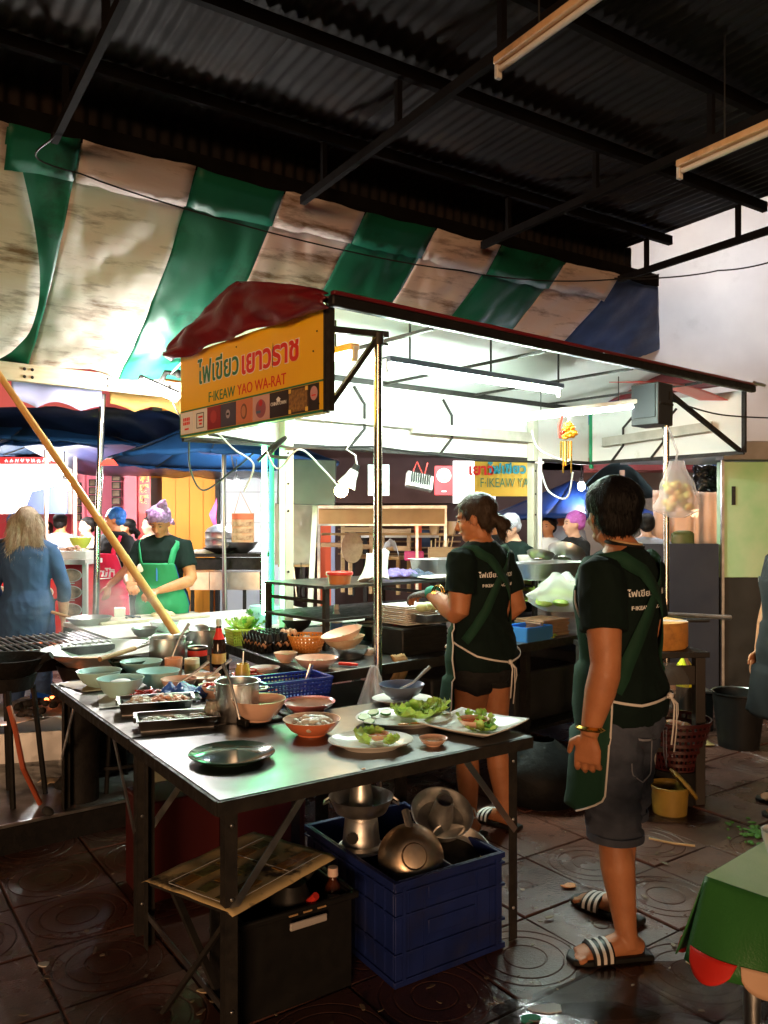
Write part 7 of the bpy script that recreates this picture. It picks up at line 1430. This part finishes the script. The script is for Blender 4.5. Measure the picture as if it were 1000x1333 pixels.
        so = sb2.build('hair_strands', hm, t, smooth=180); so['kind'] = 'stuff'
    if face:
        for x in (-1, 1):
            e = MB().ell(hp(x * .029, .0775, -.001), (.0115, .006, .0045), 10, Rh).build('eye', M['eye'], t); MB().tube([hp(x * .016, .084, .021), hp(x * .030, .083, .026), hp(x * .046, .074, .021)], [.003, .0035, .002], 6).build('eyebrow', M['eye'], t)
        MB().tube([hp(-.021, .083, -.063), hp(-.007, .093, -.060), hp(.007, .093, -.060), hp(.021, .083, -.063)], [.002, .0055, .0055, .002], 8, .8).build('lips', M['lips'], t)
    t['_'] = 0; del t['_']
    SK[label] = dict(tp=tp, hp=hp, sh=sh, wf=wf, slack=slack, Rh=Rh)
    return t
def surf(P_, th, z, off=.004):
    rx, ry, y0 = prof(z, P_['wf']); k = P_['slack'] + off + (.012 if z < 1.0 else 0); e = .86
    sx = abs(sin(th)) ** e * (1 if sin(th) >= 0 else -1); sy = abs(cos(th)) ** e * (1 if cos(th) >= 0 else -1)
    return P_['tp'](V(-(rx + k) * sx, (ry + k) * sy + y0, z))
def ribbon(name, P_, pts, w_, m_, t, off=.010, n=24, thick=.003):
    """a flat strap lying on the torso through (theta in degrees, height) points"""
    ps = []
    for i in range(n + 1):
        f = i / n * (len(pts) - 1); k = min(int(f), len(pts) - 2); u = f - k; ps.append((radians(pts[k][0] + (pts[k + 1][0] - pts[k][0]) * u), pts[k][1] + (pts[k + 1][1] - pts[k][1]) * u))
    C = [surf(P_, a, z, off) for a, z in ps]; b = MB(); vs = []
    for i, (a, z) in enumerate(ps):
        d = (C[min(i + 1, n)] - C[max(i - 1, 0)]).normalized(); nr = (surf(P_, a, z, off + .05) - C[i]).normalized(); sd_ = d.cross(nr).normalized(); vs += [C[i] - sd_ * w_ / 2, C[i] + sd_ * w_ / 2]
    b.add(vs, [(2 * i, 2 * i + 1, 2 * i + 3, 2 * i + 2) for i in range(n)]); return b.build(name, M[m_], t, smooth=180, solid=thick)
def apron(t, P_, m_, z0, z1, a_top, a_w, a_bot, piping=True, flare=.05, pocket=False, pip='piping', zw=.93):
    def ang(z):
        if z > zw: return a_top + (a_w - a_top) * ((z1 - z) / (z1 - zw)) ** .8
        k = (zw - z) / (zw - z0); return a_w + (a_bot - a_w) * k - (28 * max(0, (k - .8) / .2) ** 2)
    def fn(a, c):
        z = z1 + (z0 - z1) * c; A_ = ang(z); th = radians(-A_ + 2 * A_ * a); k = max(0, (zw - z) / (zw - z0)); return surf(P_, th, z, .016 + flare * k + .006 * sin(a * 21 + c * 4) * k + .004 * noise.noise(V(a * 6, c * 6, 1)))
    ap = MB().grid(fn, 44, 40).build('apron', M[m_], t, smooth=180, solid=.003)
    if piping:
        for s_ in (0, 1): MB().tube([fn(s_, .02 + .98 * i / 40) + V(0, 0, 0) for i in range(41)], .0036, 6).build('piping', M[pip], ap)
    if pocket: MB().tube([fn(.60 + .16 * i / 8, .52) + (fn(.68, .52) - V(0, 0, fn(.68, .52).z)).normalized() * .006 for i in range(9)], .006, 6).build('pocket_trim', M['piping'], ap)
    return ap
def back_print(t, P_, lines, th0=pi):
    for body, size, z, wd in lines:
        def fn(c): return surf(P_, th0 + c.x / .125, z + c.y, .0075 + c.z)
        text('shirt_print', body, size, M['white_print'], t, None, None, fn=fn, width=wd, ext=.0003, bold=.0006)
def strings(t, P_, z, th):
    b = surf(P_, th, z, .012); o = MB().ell(b, (.014, .012, .012), 10).build('knot', M['piping'], t)
    for k, (dx, L_) in enumerate(((.008, .20), (-.012, .17), (.02, .11))): MB().tube([b, b + V(dx, -.02, -.03), b + V(dx * 1.4, -.018, -L_ * .6), b + V(dx * 1.2, -.010, -L_)], .0048, 6, .5).build('string_end', M['piping'], o)

# the short haired woman on the right
lab = 'person with short black hair in dark green shirt and grey shorts, back turned'
R_ = person(lab, (.866, 2.92, 0), radians(50), 1.655, 1.05, 'skin', 'shirt_green', .62, .80, 'denim_grey', .40, 'hair', 'short', radians(-33), radians(4), 0,
   ((-.248, -.055, 1.015), (-.270, -.005, .79)), ((.255, .0, 1.03), (.25, .10, .80)), (.06, .10, -1), (0, .1, -1), (1, .2, 0), (-1, .2, 0), .46, (-.125, -.075, radians(48)), (.125, .055, radians(-6)), .0042, 1500, hfwd=.055, hsc=1.06, hpuff=1.16, slack=.008, armf=1.26)
P = SK[lab]
apron(R_, P, 'apron_green', .50, 1.28, 38, 104, 96, flare=.018, zw=.90)
for a in ((-150, 1.395), (150, 1.395)): pass
ribbon('strap', P, [(30, 1.27), (52, 1.36), (120, 1.388), (158, 1.34), (185, 1.24), (215, 1.10), (252, .93)], .050, 'apron_green', R_, .012, 40)
ribbon('strap', P, [(-30, 1.27), (-52, 1.36), (-120, 1.388), (-158, 1.34), (-185, 1.24), (-215, 1.10), (-252, .93)], .050, 'apron_green', R_, .010, 40)
ribbon('waist_string', P, [(100, .90), (140, .885), (180, .895)], .009, 'piping', R_, .012); ribbon('waist_string', P, [(-100, .90), (-140, .885), (-180, .895)], .009, 'piping', R_, .012); strings(R_, P, .895, radians(188))
b_ = surf(P, radians(104), .90, .02); MB().tube([b_, b_ + V(-.02, .02, .012), b_ + V(-.035, .03, -.004), b_ + V(-.03, .01, -.03)], .004, 6).build('string_bow', M['piping'], R_)
back_print(R_, P, [('ไฟเขียว เยาวราช', .030, 1.262, .215), ('F·IKEAW YAO WA-RAT', .019, 1.212, .19)])
W_ = P['sh'][-1][2]; b = MB().lathe([(.042, -.008), (.051, 0), (.042, .008), (.037, 0)], W_ + V(.0, -.004, .022), 24, Matrix.Rotation(.15, 3, 'Y'), closed=True); b.build('bracelet', M['gold'], R_)
MB().tube([P['tp'](V(.066 * cos(a), -.012 + .066 * sin(a), 1.432 + .012 * sin(a))) for a in [2 * pi * k / 30 for k in range(31)]], .007, 8).build('neck_cord', M['black_plastic'], R_); MB().tube([P['tp'](V(.062 * cos(a), -.012 + .062 * sin(a), 1.442 + .012 * sin(a))) for a in [2 * pi * k / 30 for k in range(31)]], .004, 8).build('necklace', M['pale_wood'], R_)
st_ = mat('pale stitching', (.20, .21, .26), .8); M['stitch'] = st_
for s_ in (-1, 1):
    ribbon('pocket_seam', P, [(180 + s_ * 18, .755), (180 + s_ * 52, .765)], .008, 'stitch', R_, -.012, 10); ribbon('pocket_seam', P, [(180 + s_ * 18, .755), (180 + s_ * 20, .64), (180 + s_ * 34, .615), (180 + s_ * 50, .645), (180 + s_ * 52, .765)], .004, 'stitch', R_, -.012, 22)
for sx_, (ax_, ay_) in ((-1, (-.125, -.075)), (1, (.125, .055))):
    tt = (.82 - .40) / (.82 - .075); p_ = V(sx_ * .088 * 1.05, -.012, .82).lerp(V(ax_, ay_, .075), tt) + V(0, .022 * (1 - abs(tt - .52) / .52), 0)
    rr_ = (.096 - .02 * tt) * 1.05 + .006
    MB().lathe([(rr_, .002), (rr_ + .004, .004), (rr_ + .004, .028), (rr_, .030)], V(p_.x, p_.y, .398), 30, closed=True).build('hem_band', M['denim_grey'], R_)

# the woman at the counter
lab = 'person with tied back brown hair and knit glove working at the stall counter'
M_ = person(lab, (.485, 3.95, 0), radians(48), 1.655, .98, 'skin', 'shirt_green', .62, .80, 'black_shorts', .70, 'hair_brown', 'bun', radians(24), radians(-12), .02,
   ((-.215, -.02, 1.075), (-.16, .195, 1.165)), ((.235, -.06, 1.06), (.14, .18, 1.12)), (.12, .85, -.12), (-.3, .9, 0), (.1, -.1, -1), (-.3, 0, -1), .38, (-.095, .01, .1), (.11, -.06, -.1), .0045, 1200, glove=True, hpuff=1.05, slack=.010, armf=1.22)
P = SK[lab]
apron(M_, P, 'apron_green', .56, 1.28, 34, 78, 84, flare=.03, pocket=True)
ribbon('strap', P, [(30, 1.27), (52, 1.36), (120, 1.388), (158, 1.34), (185, 1.24), (215, 1.10), (262, .95)], .045, 'apron_green', M_, .012, 40)
ribbon('strap', P, [(-30, 1.27), (-52, 1.36), (-120, 1.388), (-158, 1.34), (-185, 1.24), (-215, 1.10), (-262, .95)], .045, 'apron_green', M_, .010, 40)
ribbon('waist_string', P, [(78, .94), (120, .885), (180, .845)], .009, 'piping', M_, .012); ribbon('waist_string', P, [(-78, .94), (-120, .885), (-180, .845)], .009, 'piping', M_, .012); strings(M_, P, .845, radians(180))
back_print(M_, P, [('ไฟเขียว เยาวราช', .032, 1.262, .21), ('F·IKEAW YAO WA-RAT', .02, 1.212, .18)])
W_ = P['sh'][-1][2]; d_ = V(.12, .85, -.12).normalized(); q_ = d_.to_track_quat('Z', 'Y').to_matrix()
for k in (0, 1): MB().lathe([(.032, -.004), (.036, 0), (.032, .004), (.029, 0)], W_ - d_ * (.052 + .016 * k), 22, q_, closed=True).build('bracelet', M['gold'], M_)
MB().lathe([(.030, -.008), (.040, 0), (.030, .008), (.022, 0)], P['hp'](0, -.100, -.045), 18, P['Rh'] @ Matrix.Rotation(pi / 2, 3, 'X'), closed=True).build('hair_tie', M['black_plastic'], M_)

# the cook in the bright green apron
lab = 'person cooking in a bright green apron with a purple plastic bag tied over the hair'
G_ = person(lab, (-1.80, 6.52, 0), radians(172), 1.66, 1.05, 'skin', 'shirt_green', .62, .78, 'denim_blue', .1, 'hat_purple', 'bag', radians(4), radians(-26), .06,
   ((-.27, .06, 1.06), (-.08, .27, .99)), ((.26, .06, 1.07), (.16, .27, 1.04)), (.5, .6, -.2), (-.5, .6, -.2), (.3, -.3, -1), (-.3, -.3, -1), .55, vox=.008)
P = SK[lab]; ap = apron(G_, P, 'apron_bright', .55, 1.20, 44, 80, 80, pip='blue_plastic')
for s_ in (-1, 1): ribbon('strap', P, [(s_ * 36, 1.19), (s_ * 42, 1.30), (s_ * 60, 1.375)], .05, 'apron_bright', G_, .013, 14)
pn = surf(P, 0.05, 1.12, .022); MB().tube([pn + V(0, 0, .05), pn + V(0, .0, -.06)], .006, 6).build('pen', M['sky_plastic'], G_); MB().ell(surf(P, radians(-38), 1.16, .022), (.03, .006, .035), 12).build('badge', M['white_print'], G_)
MB().ell(P['sh'][-1][2] + V(.02, .08, -.03), (.04, .03, .03), 10).build('dough_ball', M['garlic'], G_)

# the woman in blue with long hair
lab = 'person with long ash blond hair in a loose blue denim shirt, seen from behind'
B_ = person(lab, (-2.68, 6.0, 0), radians(8), 1.64, 1.0, 'skin_light', 'blue_shirt', 1.45, .66, 'denim_blue', .06, 'hair_blond', 'long', radians(6), 0, 0,
   ((-.25, .03, 1.06), (-.24, .16, .88)), ((.26, .02, 1.05), (.24, .08, .80)), vox=.008, strands=2500, slack=.022)
# the cook in the red apron
lab = 'person in a red apron and blue hair net behind the bamboo pole'
D_ = person(lab, (-2.80, 8.3, 0), radians(150), 1.68, 1.02, 'skin', 'shirt_black', .62, .78, 'black_shorts', .42, 'hat_blue', 'net', radians(-45), 0, 0,
   ((-.24, .04, 1.05), (-.12, .18, .88)), ((.24, .04, 1.05), (.16, .16, .86)), vox=.009)
P = SK[lab]; apron(D_, P, 'apron_red', .52, 1.20, 44, 84, 84)
for s_ in (-1, 1): ribbon('strap', P, [(s_ * 36, 1.19), (s_ * 42, 1.30), (s_ * 60, 1.375)], .045, 'apron_red', D_, .013, 14)
def fn(c): return surf(P, c.x / .15 * -1, 1.0 + c.y, .026 + c.z)
text('apron_print', 'ที่ไทย', .10, M['white_print'], D_, None, None, fn=fn, bold=.003, width=.22); MB().tube([surf(P, radians(-40 + 10 * k), .93 + .004 * k, .026) for k in range(8)], .005, 6).build('apron_print', M['white_print'], D_)
MB().lathe([(.065, 1.40), (.085, 1.385), (.09, 1.37), (.08, 1.37), (.062, 1.39)], n=20, closed=True, sy=.8).build('collar', M['carrot'], D_)

# customers and passers by in the background
bgp_ = [('person in a grey shirt seen from behind among the diners', 79, 9.6, 5, 1.65, 1.1, 'skin', 'grey_shirt', 'hair', 'short', 0),
 ('person with bare shoulders and short dark hair beside the wooden post', 113, 9.3, 155, 1.60, 1.1, 'skin_light', 'garlic', 'hair', 'tied', 0),
 ('person with black tied hair right behind the red aproned cook', 165, 9.2, 120, 1.58, .95, 'skin', 'shirt_black', 'hair', 'bun', 0),
 ('person with a blue cap half hidden by the blond woman', 19, 8.2, 170, 1.62, 1.0, 'skin_light', 'shirt_black', 'hat_blue', 'net', 0),
 ('person with a small pale face left of the grey shirted diner', 59, 9.9, 160, 1.55, .95, 'skin_light', 'red_cloth', 'hair', 'short', 0),
 ('person in a pale shirt just left of the purple bag hat', 195, 9.6, 130, 1.62, .95, 'skin_light', 'garlic', 'hair', 'short', 0),
 ('person with a purple hair net facing left behind the steel bowls', 747, 7.5, 105, 1.63, .95, 'skin_light', 'shirt_black', 'net_purple', 'net', 0),
 ('person with a dark bun in a white top and dark straps', 714, 8.6, 130, 1.60, .9, 'skin', 'white_print', 'hair', 'tied', 0),
 ('tall person partly hidden behind the purple hair net', 733, 8.9, 150, 1.75, 1.0, 'skin', 'grey_shirt', 'hair', 'short', 0),
 ('person in a grey shirt with a shoulder bag behind the short haired woman', 842, 7.9, -20, 1.62, 1.05, 'skin_light', 'grey_shirt', 'hair', 'short', 0),
 ('person with a pale hair net bending behind the tied brown hair', 668, 6.7, 120, 1.60, 1.0, 'skin_light', 'shirt_green', 'net_white', 'net', 25),
 ('person with a navy cap under the yellow banner', 644, 8.4, 160, 1.64, 1.0, 'skin', 'shirt_black', 'navy_cloth', 'net', 0)]
for (lb_, px, D, ang, h_, wf, sk_, shr, hr, sty, pit) in bgp_:
    x = (px - 500) / F * D; q = random.Random(px)
    person(lb_, (x, D, 0), radians(ang), h_, wf, sk_, shr, .5, .8, 'denim_blue', .1, hr, sty, radians(q.uniform(-10, 10)), radians(-pit), 0, ((-.24, .05, 1.05), (-.14, .24, .95)), ((.24, .05, 1.05), (.16, .24, .95)), vox=.014, group='people in the background', sandals=False)
lab = 'person cut off by the right edge in dark clothes and black slippers'
E_ = person(lab, (2.20, 4.25, 0), radians(95), 1.62, 1.15, 'skin', 'shirt_black', .6, .75, 'black_shorts', .52, 'hair', 'short', 0, 0, 0, ((-.26, .03, 1.05), (-.26, .08, .82)), ((.24, .02, 1.05), (.2, .1, .82)), LF=(-.10, .05, .1), RF=(.10, -.05, -.1), vox=.009)
P = SK[lab]; apron(E_, P, 'shirt_black', .50, 1.25, 40, 95, 95)
lab_ = 'person in a grey shirt with a shoulder bag behind the short haired woman'
